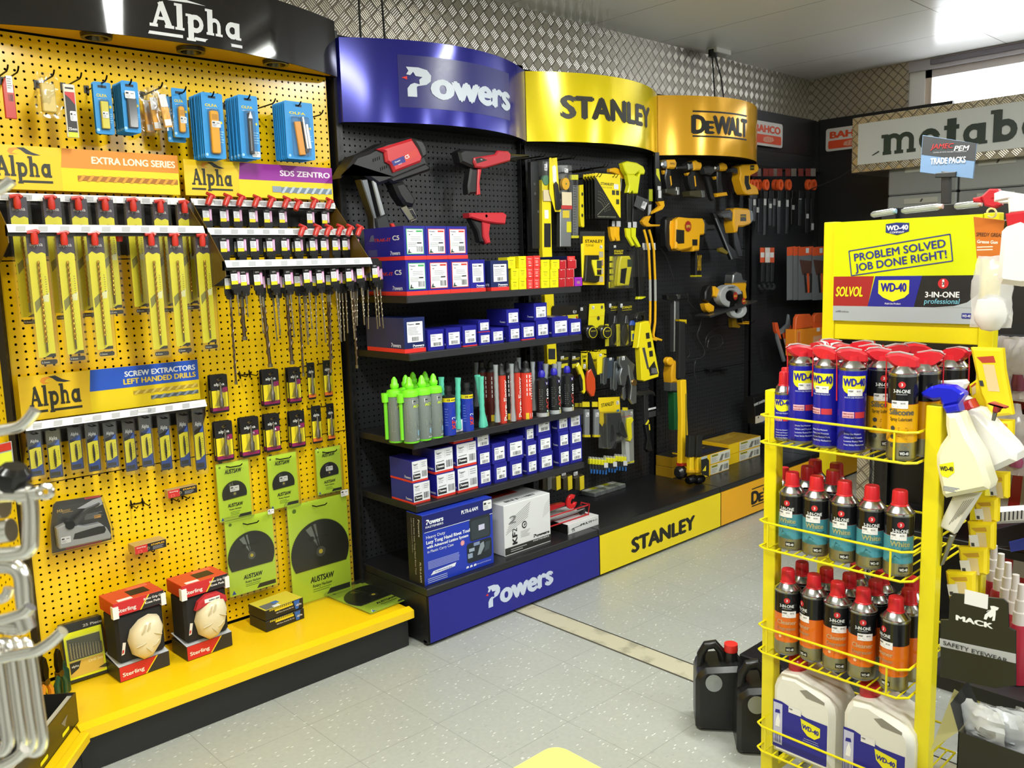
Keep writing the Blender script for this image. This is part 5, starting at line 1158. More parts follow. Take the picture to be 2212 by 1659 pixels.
redcart('red and white epoxy cartridge with rows of small boxes on its label',1585,2.715,.0165,.148,'d84030 q',lab='b')
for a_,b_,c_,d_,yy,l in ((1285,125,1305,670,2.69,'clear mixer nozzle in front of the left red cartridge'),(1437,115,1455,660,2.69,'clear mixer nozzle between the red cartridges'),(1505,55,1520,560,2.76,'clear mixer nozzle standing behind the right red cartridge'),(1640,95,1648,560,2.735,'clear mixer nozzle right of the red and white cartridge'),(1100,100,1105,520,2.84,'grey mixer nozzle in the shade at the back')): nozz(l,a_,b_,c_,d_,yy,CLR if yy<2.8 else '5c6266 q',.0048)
def accart(label,px,yy,i):
    a=gpx(q3,px,560,yy);t=thing('anchor_cartridge',label,'cartridge',(a.x,yy,S3));r=.0172
    MB().lathe([(r,0),(r,.0005,'a8acb0'),(r,.011,'a8acb0'),(r,.0115,'1e1f22 q'),(r,.103,'1e1f22 q'),(.008,.11,'1e1f22 q'),(.008,.112,'2620a8 q'),(.0098,.112,'2620a8 q'),(.0098,.123,'2620a8 q'),(.006,.13,'2620a8 q')],'a8acb0',26).build('tube',t)
    m=MB();m.warp=wrap(r+.0006);m.rect(.003,.02,.088,.1,0,'4a2a9c');m.text('V',.008,.09,.008,'e8e8f0',-.0003);m.text('AC',.016,.02,.012,'b04038',0,w=.03,al='l',bold=.04,rot=PI/2,sh=.1);m.text('100',.016,.05,.0095,'e8e8ea',0,w=.028,al='l',bold=.03,rot=PI/2,sh=.1);m.rect(.008,.022,.0005,.011,-.0003,'e8d420');m.lines(-.016,-.002,.08,.02,10,'54565a',0);m.poly(circ(.009,.016,.003,10),-.0003,'c8e0c8')
    m.build('label_print',t);t.scale=(1.62,1.62,1.6);t.rotation_euler.z=-.35
for px,yy,l in ((1733,2.70,'left'),(1850,2.705,'middle'),(1975,2.71,'right')): accart('black anchor cartridge with a blue cap, %s one of three at the shelf end'%l,px,yy,0)
for px,l in ((1765,'left'),(1850,'middle'),(1890,'right')): nozz('clear mixer nozzle rubber-banded behind the blue capped cartridges, '+l+' one',px,115 if l!='right' else 95,px,500,2.745,CLR,.006)
nozz('blue capped nozzle peeping out behind the black cartridges',1712,90,1712,400,2.78,'201c78 q',.007)
# ---- nail guns
def traced(root,q,y):
    ox,oz=root.location.x,root.location.z
    def g(px,py): a=at(*q(px,py),1,y); return a.x-ox,a.z-oz
    return g
def tool(name,label,cat,q,px,py,y):
    a=at(*q(px,py),1,y);t=thing(name,label,cat,(a.x,y,a.z));return t,traced(t,q,y)
def sh(t,g,name,pts,y0,y1,m,c=.006): return MB().prism([g(*p) for p in pts],y0,y1,m,c=c).build(name,t)
K='1c1c1f';
t,g=tool('nail_gun','large red and black nail gun with a long slanted silver magazine','nail gun',qp,560,1000,2.965)
sh(t,g,'body',((300,930),(430,860),(620,820),(700,850),(725,960),(745,1010),(765,1045),(740,1075),(500,1140),(380,1180),(250,1090),(190,1050),(110,1125),(150,1050),(210,960)),-.03,.06,K,.012)
sh(t,g,'red_shell',((350,915),(610,835),(660,910),(690,975),(680,1010),(480,1088),(455,1030),(420,1010),(410,940)),-.046,-.025,'c42c34 q',.009)
m=MB();m.poly([g(*p) for p in ((452,1005),(545,965),(560,1010),(470,1042))],-.0465,'2a2a80');m.poly([g(*p) for p in ((545,965),(635,912),(650,960),(560,1010))],-.0465,'c83a30');a=g(560,990);m.text('C5',a[0],a[1],.014,'ececec',-.047,al='l',rot=.4,bold=.05);a=g(482,1020);m.text('Powers',a[0],a[1],.007,'ececec',-.047,al='l',rot=.4);a=g(505,1028);m.text('TRAK-IT',a[0],a[1]-.004,.004,'ececec',-.047,al='l',rot=.4);m.build('label_print',t)
sh(t,g,'cylinder_guard',((610,830),(690,850),(720,900),(725,960),(690,985),(660,910)),-.044,.05,'2a2a2d',.008)
sh(t,g,'lower_barrel',((430,1130),(720,1010),(765,1045),(750,1075),(480,1170)),-.036,.02,'151518',.01)
sh(t,g,'magazine',((255,1135),(305,1130),(375,1420),(395,1530),(355,1530),(350,1420)),-.02,.025,'6f7276 n',.004)
sh(t,g,'magazine_rail',((325,1110),(355,1105),(435,1385),(475,1530),(420,1530),(400,1400)),-.022,.02,'9a9da0 n',.004)
sh(t,g,'magazine_shoe',((355,1425),(440,1390),(480,1525),(400,1560),(370,1520)),-.03,.03,K,.006)
sh(t,g,'handle',((490,1170),(570,1150),(620,1220),(660,1290),(640,1340),(575,1325),(530,1260)),-.03,.03,'1a1a1c',.012)
MB().prism([g(*p) for p in ((535,1350),(580,1330),(640,1430),(600,1445))],-.034,-.026,'a8a494 m',c=.002).build('belt_hook',t)
MB().tube([(*(lambda a:(a[0],-.03,a[1]))(g(585,1370)),),(*(lambda a:(a[0],-.03,a[1]))(g(625,1355)),),(*(lambda a:(a[0],-.03,a[1]))(g(660,1430)),),(*(lambda a:(a[0],-.03,a[1]))(g(615,1450)),)],.003,'c8c2ac m',8).build('rafter_hook',t)
for i in range(5):
    for k,(a0,b0) in enumerate(((335,990),(385,1050))):
        a=g(a0+i*16,b0-i*7-0);
m=MB()
for i in range(4): 
    for a0,b0 in ((338,995),(392,1060)): a=g(a0+i*15,b0-i*6);m.box(a[0]-.002,a[0]+.001,-.033,-.029,a[1]-.006,a[1]+.006,'060607')
m.build('vent_slots',t)
sh(t,g,'trigger',((475,1465),(500,1460),(525,1500),(495,1510)),-.02,-.005,'c83028 q',.003)
t,g=tool('nail_gun','slim black and red powder tool hanging right of the large nail gun','nail gun',qp,1200,990,2.96)
sh(t,g,'body',((980,930),(1020,908),(1250,920),(1330,925),(1360,945),(1515,950),(1515,975),(1380,990),(1350,1010),(1200,1050),(1090,1050),(1000,1010)),-.025,.03,K,.01)
sh(t,g,'red_shell',((1085,975),(1240,950),(1262,922),(1340,928),(1360,950),(1355,1000),(1160,1055),(1100,1050),(1080,1010)),-.036,-.02,'b22c36 q',.006)
sh(t,g,'handle',((1075,1050),(1145,1055),(1120,1240),(1060,1245),(1055,1180)),-.022,.02,'1d1d20',.008)
sh(t,g,'grip_inlay',((1120,1060),(1145,1060),(1130,1160),(1138,1250),(1112,1252),(1115,1150)),-.03,-.018,'c43038 q',.003)
a=g(1380,965);MB().lathe([(.018,0),(.02,.04),(.014,.045),(.014,.06)],'222225',20,M=Matrix.Translation((a[0]-.01,0,a[1]))@Matrix.Rotation(PI/2,4,'Y')).build('muzzle',t)
MB().tube([(g(1160,1060)[0],-.005,g(0,0)[1]*0+g(1160,1060)[1]),(g(1190,1085)[0],-.005,g(1190,1085)[1]),(g(1235,1070)[0],-.005,g(1235,1070)[1])],.0025,K,7).build('trigger',t)
m=MB();a=g(1135,995);m.text('FIX',a[0]-.004,a[1],.005,'e8e8e8',-.0365,al='l');m.poly([g(*p) for p in ((1090,985),(1130,975),(1180,995),(1100,1020))],-.0362,'1a1a1c');m.build('label_print',t)
t,g=tool('nail_gun','small all red fastening pistol low on the blue bay','nail gun',qp,1190,1420,2.965)
sh(t,g,'body',((1055,1385),(1310,1382),(1335,1400),(1325,1470),(1250,1465),(1160,1450),(1060,1420)),-.03,.02,'c4303a q',.006)
sh(t,g,'handle',((1160,1450),(1220,1465),(1210,1540),(1222,1610),(1190,1615),(1165,1560)),-.024,.014,'c4303a q',.005)
sh(t,g,'grip_back',((1080,1430),(1160,1450),(1165,1560),(1185,1610),(1150,1600),(1130,1520)),-.018,.018,'202023',.006)
a=g(1180,1408);m=MB();m.lathe([(.007,-.004),(.007,.0)],'c8ccc8 n',16,M=Matrix.Translation((a[0],-.03,a[1]))@Matrix.Rotation(PI/2,4,'X'));m.build('badge',t)
a=g(1325,1415);MB().lathe([(.006,0),(.007,.012),(.004,.014),(.004,.045)],'3c3c40 n',12,M=Matrix.Translation((a[0],0,a[1]))@Matrix.Rotation(PI/2+.03,4,'Y')).build('barrel',t)
for i,(px,py,l) in enumerate(((500,905,'large nail gun'),(1150,965,'slim black and red powder tool'),(1110,1400,'small red fastening pistol'))):
    a=at(*qp(px,py),1,3.03);q=thing('peg_hook','black peg arm holding the '+l,'hook',(a.x,YP,a.z));MB().tube([(0,.004,0),(0,-.06,0),(0,-.075,.012)],.004,WIRE,8).build('wire',q)
# ================= hand tools on the lemon yellow and amber bays
qs=crop(1120,320,4.365);qt=crop(1140,640,3.606);qd=crop(1380,180,3.19);qe=crop(1380,600,3.319)
YE='f2dc1e q';AM='f0b41c q';CLF='eef0f2 t'
def TI(name,label,cat,q,y,parts,group=None,fn=None,ref=None):
    "thing traced on plane y: parts = (name, outline px, y0, y1, material, chamfer)"
    p=ref or parts[0][1][0];a=at(*q(*p),1,y);t=thing(name,label,cat,(a.x,y,a.z),group=group);g=traced(t,q,y)
    for pr in parts:
        nm,pts,y0,y1,m=pr[:5];c=pr[5] if len(pr)>5 else .002
        MB().prism([g(*p) for p in pts],y0,y1,m,c=c).build(nm,t)
    if fn: m=MB();fn(m,g);m.build('print',t)
    return t,g
def bx(a,b,c,d): return [(a,d),(c,d),(c,b),(a,b)]
def gr(m,g,a,b,c,d,y,mt): p=g(a,d);r=g(c,b);m.rect(p[0],r[0],p[1],r[1],y,mt)
def gt(m,g,s,a,b,c,d,y,mt,bold=.03,sh=0):
    "text with baseline-left (a,b), baseline-right x c, cap top d"
    p=g(a,b);r=g(c,b);u=g(a,d);m.text(s,p[0],p[1],u[1]-p[1],mt,y,w=r[0]-p[0],al='l',bold=bold,sh=sh)
def gp_(m,g,a,b,w,h,y):
    p=g(a,b);m.poly(rrect(p[0]-w/2,p[0]+w/2,p[1]-h/2,p[1]+h/2,h*.1,2),y,'e4e4e8');m.rect(p[0]-w*.4,p[0]-w*.1,p[1]+h*.1,p[1]+h*.3,y-.0005,'3a3a3c');m.bars(p[0]-w*.35,p[0]+w*.35,p[1]-h*.35,p[1]-h*.05,7,'5a5a60',y-.0005)
def wirehook(label,px,py,q,yt,both=False,L=None,group='wire hooks on the black bays'):
    a=at(*q(px,py),1,yt);t=thing('peg_hook',label,'hook',(a.x,YP,a.z),group=group);m=MB();l=YP-yt
    for s in ((-.012,.012) if both else (0,)): m.tube([(s,.004,0),(s,-l+.01,-.0),(s+.002,-l,.014)],.002,WIRE,6)
    m.box(-.015,.015,-.004,0,-.006,.006,'1c1b1a');m.build('wire',t)
# long levels
TI('spirit_level','long yellow spirit level hanging from the top to behind the boxes, in clear wrap','spirit level',qs,3.0,[
 ('body',[(208,300),(288,300),(300,940),(322,1500),(350,2040),(262,2040),(238,1500),(210,940)],-.012,.012,YE,.002),
 ('grip_window',bx(225,710,287,935),-.0135,-.011,'1c1c1e',.001),('low_window',bx(265,1890,330,1990),-.0135,-.011,'2a2c30',.001),
 ('sleeve',bx(200,120,292,480),-.018,.014,CLF,.002),('vial',[(g_*1,h_*1) for g_,h_ in [(240+32*math.cos(k*PI/8),305+48*math.sin(k*PI/8)) for k in range(16)]],-.017,.0,'5c8a6a q',.002)],
 fn=lambda m,g:(gp_(m,g,232,185,.02,.03,-.019),gr(m,g,230,585,265,665,-.0126,'e8e8e8'),gr(m,g,210,400,288,500,-.0188,'d8c9a8')))
TI('spirit_level','black spirit level hanging leftmost, behind the yellow one','spirit level',qs,3.02,[('body',[(100,130),(175,120),(200,950),(120,950)],-.012,.012,'1d1e20 q',.002)],fn=lambda m,g:[m.poly(circ(*g(100+k,p_),.007,12),-.0125,'4a4c4e') for k,p_ in ((35,340),(40,430),(70,600))])
TI('spirit_level','silver spirit level with yellow vial windows, its top in a wrapper','spirit level',qs,2.99,[
 ('body',bx(378,480,480,930),-.012,.012,'c4c8cc n',.002),('wrapper',bx(365,160,480,570),-.018,.014,CLF,.002),
 ('vial_ring',[(425+36*math.cos(k*PI/10),340+58*math.sin(k*PI/10)) for k in range(20)],-.0175,.0,AM,.002),('vial_window',bx(400,590,462,660),-.0135,-.011,'d8c038',.001),('side_window',bx(438,695,480,795),-.0135,-.011,'d8d020',.001)],
 fn=lambda m,g:(gr(m,g,378,545,480,575,-.019,'c03a38'),gr(m,g,385,420,475,540,-.0188,'e0d0b0'),gp_(m,g,425,215,.026,.02,-.019),m.poly(circ(*g(425,340),.0045,14),-.0185,'3a6a4a')))
TI('angle_gauge','yellow carded sliding angle gauge with a white slotted blade','angle gauge',qs,2.975,[
 ('card',[(290,90),(362,88),(398,600),(345,600),(292,420)],-.001,.001,YE,.0005),('blade',[(315,175),(335,160),(350,175),(356,320),(345,345),(322,320)],-.004,-.001,'e2e4e6 q',.001),
 ('stock',[(325,345),(342,318),(362,345),(390,560),(375,585),(345,580)],-.012,-.001,'1b1b1d q',.002)])
TI('steel_rule','steel rule in a clear sleeve with yellow ends','steel rule',qs,2.99,[('rule',bx(512,350,560,830),-.002,.0,'b9bcc0 n',.0005),('sleeve',bx(480,255,558,845),-.006,.002,CLF,.002),('top_cap',bx(480,252,555,300),-.007,.003,'d8d638 q',.001),('bottom_cap',bx(492,825,562,850),-.007,.003,'c8c030 q',.001)],
 fn=lambda m,g:[gr(m,g,515,360+24*k,(535 if k%4 else 545),364+24*k,-.0026,'3a3a3c') for k in range(19)])
TI('spirit_level','short yellow torpedo level with dark vials','spirit level',qs,2.99,[('body',[(565,350),(600,345),(610,740),(600,750),(580,740),(568,640)],-.01,.01,'e8d41e q',.002)],fn=lambda m,g:[m.poly(circ(*g(587,p_),.007,14,rz=.009),-.0106,'26302a') for p_ in (435,545,635)])
# quick squares
def square():
    t=thing('rafter_square','x','rafter square',group='carded rafter squares')
    w,h=.082,.136
    m=MB();m.box(0,w,-.002,.0,-h,0,'1f1f1d q');m.box(w*.02,w,-.0026,-.002,-.006,.008,YE);m.build('card',t)
    m=MB();m.poly([(0,0),(w,0),(w,-h*.97),(w*.96,-h*.97)],-.0028,YE);m.text('STANLEY',w*.22,-h*.21,h*.065,'24241c',-.0032,w=w*.52,al='l',bold=.04);m.text('QUICK SQUARE',w*.24,-h*.28,h*.035,'6a6a28',-.0032,w=w*.42,al='l',bold=0)
    gp0=(w*.82,-h*.25);m.poly(rrect(w*.74,w*.92,-h*.29,-h*.17,.002),-.0034,'e6e6e8');
    for k in (0,1): m.rect(w*(.66+.16*k),w*(.78+.16*k),-h*.43,-h*.32,-.0034,'3a3a30')
    m.rect(w*.82,w*.94,-h*.65,-h*.53,-.0034,'3a3a20')
    for r_ in (.3,.37,.44,.5):
        for k in range(10):
            a=.15+k*.13;m.rect(w*(.06)+w*r_*1.5*math.sin(a)*.7,w*.06+w*r_*1.5*math.sin(a)*.7+.002,-h*.92+h*r_*1.1*math.cos(a),-h*.92+h*r_*1.1*math.cos(a)+.002,-.003,'8e8e78')
    m.tube([(w*.08,-.003,-h*.92),(w*.55,-.003,-h*.62)],.0008,'8e8e78',5);m.text('MAKE FAST EASY ANGLES',w*.1,-h*.97,.004,'9a9a88',-.003,w=w*.7,al='l');m.build('print',t)
    return t
sq=square();u=[];a=at(*qs(715,258),1,2.92);b_=at(*qs(960,668),1,2.92)
sc=((b_.x-a.x)/.082,1,(a.z-b_.z)/.136)
for i in range(5): place(sq,u,(a.x,2.92+.02*i,a.z),'black and yellow triangular rafter square card, '+('front one' if i==0 else '%s behind the front one'%ORD[i-1]),scale=sc)
wirehook('double wire hook through the rafter square cards, left',770,265,qs,2.90,True);wirehook('double wire hook through the rafter square cards, right',925,270,qs,2.90,True)
for px,py,l in ((235,75,'leftmost'),(400,75,'second'),(525,90,'third'),(610,205,'fourth, bare'),(700,205,'fifth, bare'),(830,175,'sixth, bare')): wirehook('double wire hook along the top of the lemon yellow bay, '+l,px,py,qs,2.90,True)
# laser cards
TI('laser_measure_pack','bright yellow laser measure card with a row of small pictures','laser measure',qs,2.96,[('card',bx(605,830,808,1290),-.002,.0,'f2cc14 q',.0005),('dark_back',bx(585,785,815,1285),-.0005,.004,'3a382c t',.0005),
 ('holster',[(620,1010),(735,1010),(745,1200),(735,1260),(700,1270),(600,1255),(605,1230)],-.02,-.002,'26241c q',.004),('meter',[(660,1055),(748,1055),(748,1205),(690,1205),(660,1090)],-.028,-.01,'e8dc2c q',.003),('screen',bx(700,1060,745,1135),-.0295,-.027,'3c4238 q',.0006),('keypad',bx(702,1145,742,1195),-.0295,-.027,'222220 q',.0006),('tab',[(585,905),(612,895),(612,1225),(595,1225)],-.003,-.001,'efe030 q',.0005)],
 fn=lambda m,g:(gt(m,g,'STANLEY',625,892,790,862,-.003,'24200e'),gt(m,g,'TLM165',628,928,705,905,-.003,'6a5c10',0),gp_(m,g,775,932,.02,.016,-.003),[gr(m,g,757,975+78*k,795,1030+78*k,-.003,('b0a890','b08a78','c8b8a8','c0b49c')[k]) for k in range(4)],m.poly(circ(*g(718,1155),.003,10),-.0301,'d03028')),ref=(605,830))
TI('laser_level_pack','black rounded blister card with a large yellow and black laser tool','laser measure',qs,2.95,[('card',[(860,895),(1005,895),(1020,920),(1005,1320),(985,1335),(835,1330),(830,1310)],-.002,.0,'1e1f20 q',.0005),
 ('tool_body',[(915,1080),(930,1020),(1010,1018),(1032,1060),(1030,1130),(1005,1295),(900,1300),(895,1280)],-.03,-.004,'e0d428 q',.005),('tool_face',[(925,1140),(980,1130),(960,1280),(915,1270)],-.0325,-.029,'17181a q',.001),('screen',bx(985,1050,1025,1120),-.032,-.029,'3c4a38 q',.001),
 ('blister',[(880,1010),(1035,1010),(1040,1320),(850,1325)],-.036,-.003,CLF,.004)],
 fn=lambda m,g:(gt(m,g,'STANLEY',898,985,985,960,-.003,'e0cc20'),gr(m,g,898,990,980,1000,-.003,'c8b820'),gp_(m,g,905,928,.018,.012,-.003),gr(m,g,848,1255,975,1318,-.003,'e8dc28'),[gr(m,g,855,1020+60*k,890,1065+60*k,-.003,'c8c030') for k in range(4)]))
# bars and hatchet-like heads
def bar(label,q,pts,yv,r,col,name='pry_bar',tip=None,parts=()):
    P=[at(*q(*p),1,yv) for p in pts];o=P[0];t=thing(name,label,'pry bar',o)
    MB().tube([p-o for p in P],r,col,8).build('shaft',t)
    for nm,a,b,rr,cc in parts: pa=at(*q(*a),1,yv)-o;pb=at(*q(*b),1,yv)-o;MB().tube([pa,pa.lerp(pb,.5),pb],rr,cc,8).build(nm,t)
    return t
TI('hatchet','yellow headed hatchet hanging head up, nearer to the square cards','hatchet',qs,2.97,[('head',[(850,195),(900,185),(985,210),(1015,245),(1015,290),(960,300),(945,260),(885,235),(850,225)],-.012,.012,AM,.004),('handle',[(955,280),(985,290),(975,420),(945,640),(940,740),(865,740),(880,560),(945,400)],-.012,.012,'26251f q',.004),
 ('end',[(853,742),(900,740),(895,800),(900,875),(878,878),(862,830)],-.01,.01,AM,.003),('end',[(895,742),(940,740),(938,810),(945,875),(915,878),(890,820)],-.012,.0,AM,.003)],fn=lambda m,g:(gr(m,g,865,690,890,740,-.013,'c8c8cc'),gr(m,g,905,690,945,742,-.013,'c8c8cc')))
TI('hatchet','lime yellow headed hatchet hanging head up, the larger one','hatchet',qs,2.93,[('head',[(965,145),(1010,125),(1100,140),(1160,175),(1178,215),(1170,250),(1130,250),(1120,220),(1080,255),(1010,255),(985,215)],-.015,.015,'dfe01e q',.005),('neck',[(1010,250),(1080,255),(1110,270),(1125,240),(1135,250),(1110,430),(1075,430),(1060,400),(1040,430),(1015,420),(1030,350)],-.013,.013,'dfe01e q',.004),
 ('handle',[(1065,430),(1110,430),(1105,560),(1095,700),(1060,700),(1065,560)],-.011,.011,'1b1b1b q',.003),('handle',[(1010,430),(1058,430),(1050,610),(1048,700),(1015,700),(1010,580)],-.011,.005,'1f1f1d q',.003),('end',[(1055,750),(1098,750),(1095,830),(1145,930),(1120,935),(1060,840)],-.009,.009,'dfe01e q',.002),('end',[(1003,755),(1045,755),(1045,830),(1085,915),(1065,925),(1010,830)],-.009,.004,'dfe01e q',.002)],
 fn=lambda m,g:(gr(m,g,1015,700,1045,752,-.012,'c8c8cc'),gr(m,g,1062,696,1098,750,-.012,'c8c8cc')))
TI('swing_tag','dark grey swing tag with a barcode hanging off the larger hatchet','tag',qs,2.905,[('tag',[(1118,445),(1232,490),(1180,595),(1088,545)],-.001,.001,'4a4b4d',.0003)],fn=lambda m,g:(m.poly([g(*p) for p in ((1175,500),(1212,515),(1190,580),(1152,560))],-.0014,'dcdce0'),[m.poly([g(1160+7*k,545-1*k) ,g(1163+7*k,546-k),g(1178+7*k,512-1*k),g(1175+7*k,511-k)],-.0018,'55555a') for k in range(4)]))
TI('pry_bar','black and yellow pry bar with a barcode, hung high with a hooked foot','pry bar',qs,2.91,[('shaft',[(1285,40),(1320,40),(1325,200),(1358,500),(1305,505),(1285,300)],-.006,.006,'1e1e1e q',.002),('foot',[(1305,505),(1358,500),(1365,545),(1345,580),(1250,620),(1262,600),(1330,545)],-.012,.012,AM,.003)],fn=lambda m,g:(m.poly([g(*p) for p in ((1290,195),(1315,195),(1330,320),(1290,250))],-.0066,'d8d828'),gr(m,g,1303,360,1332,395,-.0066,'dcdce0'),gr(m,g,1310,400,1338,470,-.0066,'dcdce0')))
TI('pry_bar','black and yellow pry bar hung lower, foot pointing right','pry bar',qs,2.92,[('shaft',[(1225,385),(1258,385),(1248,530),(1240,640),(1210,640),(1215,540)],-.006,.006,'26261e q',.002),('foot',[(1212,640),(1240,640),(1215,700),(1235,718),(1328,722),(1318,738),(1200,742),(1165,715),(1155,690),(1190,650)],-.01,.01,'e0a41c q',.003)],fn=lambda m,g:(gr(m,g,1222,390,1255,500,-.0066,'a8b018'),m.poly([g(*p) for p in ((1218,535),(1245,532),(1240,600),(1215,640))],-.0066,'a8a8ac')))
for i,(o_,l) in enumerate(((0,'left'),(48,'right'))):
    pts=[(1183+o_,770),(1205+o_,850),(1228+o_,960),(1240+o_,1240),(1242+o_,1500),(1240+o_,1640),(1222+o_,1760),(1228+o_,1790),(1300+o_,1810)]
    bar('long yellow wrecking bar reaching far down, %s one of the pair'%l,qs,pts,2.915+.015*i,[.007]*6+[.008,.009,.006],'eeb41a q',parts=(('label_sleeve',(1240+o_,1240),(1242+o_,1440),.0078,'a9a9a6'),('barcode_sleeve',(1229+o_,895),(1233+o_,960),.0078,'c8c8cc')))
TI('saw_pack','clear wrapped tool with a black handle ending in yellow','hand tool',qs,2.95,[('handle',[(1110,930),(1165,940),(1160,1190),(1185,1400),(1125,1400),(1118,1210)],-.012,.012,'1b1b1c q',.004),('end_cap',[(1122,1400),(1185,1400),(1150,1425),(1115,1425)],-.012,.012,'d8d820 q',.002),('wrapper',bx(1062,935,1170,1215),-.022,.014,CLF,.004)])
for px,py,l in ((1185,900,'left'),(1210,900,'right')): TI('price_tag','small white price tag hanging beside the wrecking bars, '+l,'price tag',qs,2.94,[('tag',bx(px-15,py-5,px+15,py+60),-.001,.001,'d4d4d8',.0003)])
# second level of goods
def capsule(g0): return g0
TI('tape_measure_pack','wide black, red and yellow tape pack marked 5:1, behind the navy boxes','tape measure',qt,2.98,[('card',[(190,75),(380,70),(395,100),(390,180),(375,195),(200,195),(188,150)],-.002,.0,'25221c q',.0005)],fn=lambda m,g:(gr(m,g,200,140,390,190,-.003,'d8cc28'),m.poly(circ(*g(360,122),.009,18),-.0032,'d0d0d0'),m.poly(circ(*g(360,122),.008,18),-.0036,'1c1c1c'),gt(m,g,'5:1',348,130,373,112,-.004,'e8e8e8'),[m.poly(circ(*g(222+38*k,153),.0065,12),-.0034,'4a2a20') for k in range(3)],m.poly(circ(*g(378,165),.007,12),-.0034,'c03024'),gr(m,g,325,168,372,186,-.0042,'dcdcde')))
for i,(pa,l) in enumerate(((((410,85),(480,60),(525,60),(530,90),(510,180),(400,185)),'left, partly hidden'),(((480,60),(595,55),(600,110),(590,250),(470,240)),'right'))):
    cxx=(462,573)[i]
    TI('tape_measure_pack','carded round black tape measure with a yellow rim, '+l,'tape measure',qt,2.965-.01*i,[('card',list(pa),-.001,.001,('1f1f1c q','e0d424 q')[i],.0005),('tape_case',[(cxx+42*math.cos(k*PI/12)-0,278+55*math.sin(k*PI/12)) for k in range(24)],-.035,-.002,'1c1c1c q',.006),('dial',[(cxx+6+33*math.cos(k*PI/12),280+43*math.sin(k*PI/12)) for k in range(24)],-.0375,-.034,'d8cc20 q',.001),('dial_face',[(cxx+6+29*math.cos(k*PI/12),280+38*math.sin(k*PI/12)) for k in range(24)],-.0385,-.036,'23231f q',.001)],
     fn=lambda m,g,cxx=cxx,i=i:(gt(m,g,'FATMAX',cxx-12,275,cxx+25,266,-.039,'c8bc28'),gp_(m,g,(418,508)[i],(100,88)[i],.018,.016,-.0022),i and (gr(m,g,478,150,595,162,-.002,'c83c2c'),m.poly(circ(*g(548,170),.011,16),-.0024,'3a3a28'),m.poly(circ(*g(575,85),.009,16),-.0024,'55504a'))))
for i,(a0,l) in enumerate(((0,'left one'),(88,'right one'))):
    TI('snips_pack','tall black and yellow carded cutters below the laser cards, '+l,'cutters',qt,2.965-.012*i,[('card',[(615+a0,42),(728+a0,38),(745+a0,60),(735+a0,395),(600+a0,392)],-.001,.001,'232321 q',.0005),('handle',[(640+a0,225),(660+a0,210),(668+a0,260),(650+a0,340),(665+a0,385),(640+a0,375),(628+a0,300)],-.014,-.002,'2a2a28 q',.003),('handle',[(680+a0,220),(700+a0,235),(712+a0,290),(700+a0,350),(672+a0,380),(690+a0,330),(695+a0,280)],-.014,-.002,'c8b820 q',.003),('jaws',[(660+a0,210),(668+a0,150),(680+a0,150),(690+a0,215)],-.01,-.002,'8a8c90 n',.002),('blister',bx(612+a0,135,735+a0,392),-.02,-.001,CLF,.003)],
     fn=lambda m,g,a0=a0:(gt(m,g,'STANLEY',645+a0,98,722+a0,78,-.0018,'d8c820'),gr(m,g,645+a0,102,722+a0,112,-.0018,'c8b820'),gr(m,g,602+a0,215,628+a0,390,-.0018,'e0d424'),gp_(m,g,640+a0,72,.018,.02,-.0022)))
TI('chalk_bottle_pack','clear pack with a yellow label and a blue cap beside the cutters','chalk bottle',qt,2.94,[('bottle',[(785,225),(840,225),(845,380),(785,385)],-.014,.0,'2c2c26 q',.003),('cap',[(795,190),(835,188),(840,228),(785,228)],-.012,.0,'2c50a8 q',.003)],fn=lambda m,g:(gr(m,g,790,262,842,350,-.0145,'d4cc28'),gr(m,g,798,290,815,340,-.015,'2a4a90')))
TI('mitre_box','yellow mitre box with saw cut windows, hung at a slant','mitre box',qt,2.92,[('box',[(840,205),(905,190),(915,220),(985,590),(980,625),(870,660),(850,650),(835,400),(815,400),(820,380)],-.035,.0,'efdc1e q',.004),('handle',[(855,125),(905,115),(915,150),(905,200),(895,150),(865,150),(840,200),(835,170)],-.01,.01,'23231f q',.003),('metal_strip',[(850,400),(870,395),(905,560),(890,565)],-.037,-.034,'a8aaac n',.001)],
 fn=lambda m,g:([m.poly([g(*p) for p in ((878+c,285+75*c/14),(905+c,280+75*c/14),(910+c,325+75*c/14),(882+c,330+75*c/14))],-.0362,'26261f') for c in (0,13,26)],m.poly([g(*p) for p in ((900,560),(945,500),(975,600),(915,615))],-.0362,'26261f'),[gr(m,g,925+12*k,555,930+12*k,598,-.0366,'9a9aa0') for k in range(4)],m.poly(circ(*g(912,610),.004,10),-.0366,'26261f')),ref=(880,210))
wirehook('wire hook with a loop holding the mitre box',905,185,qt,2.9)
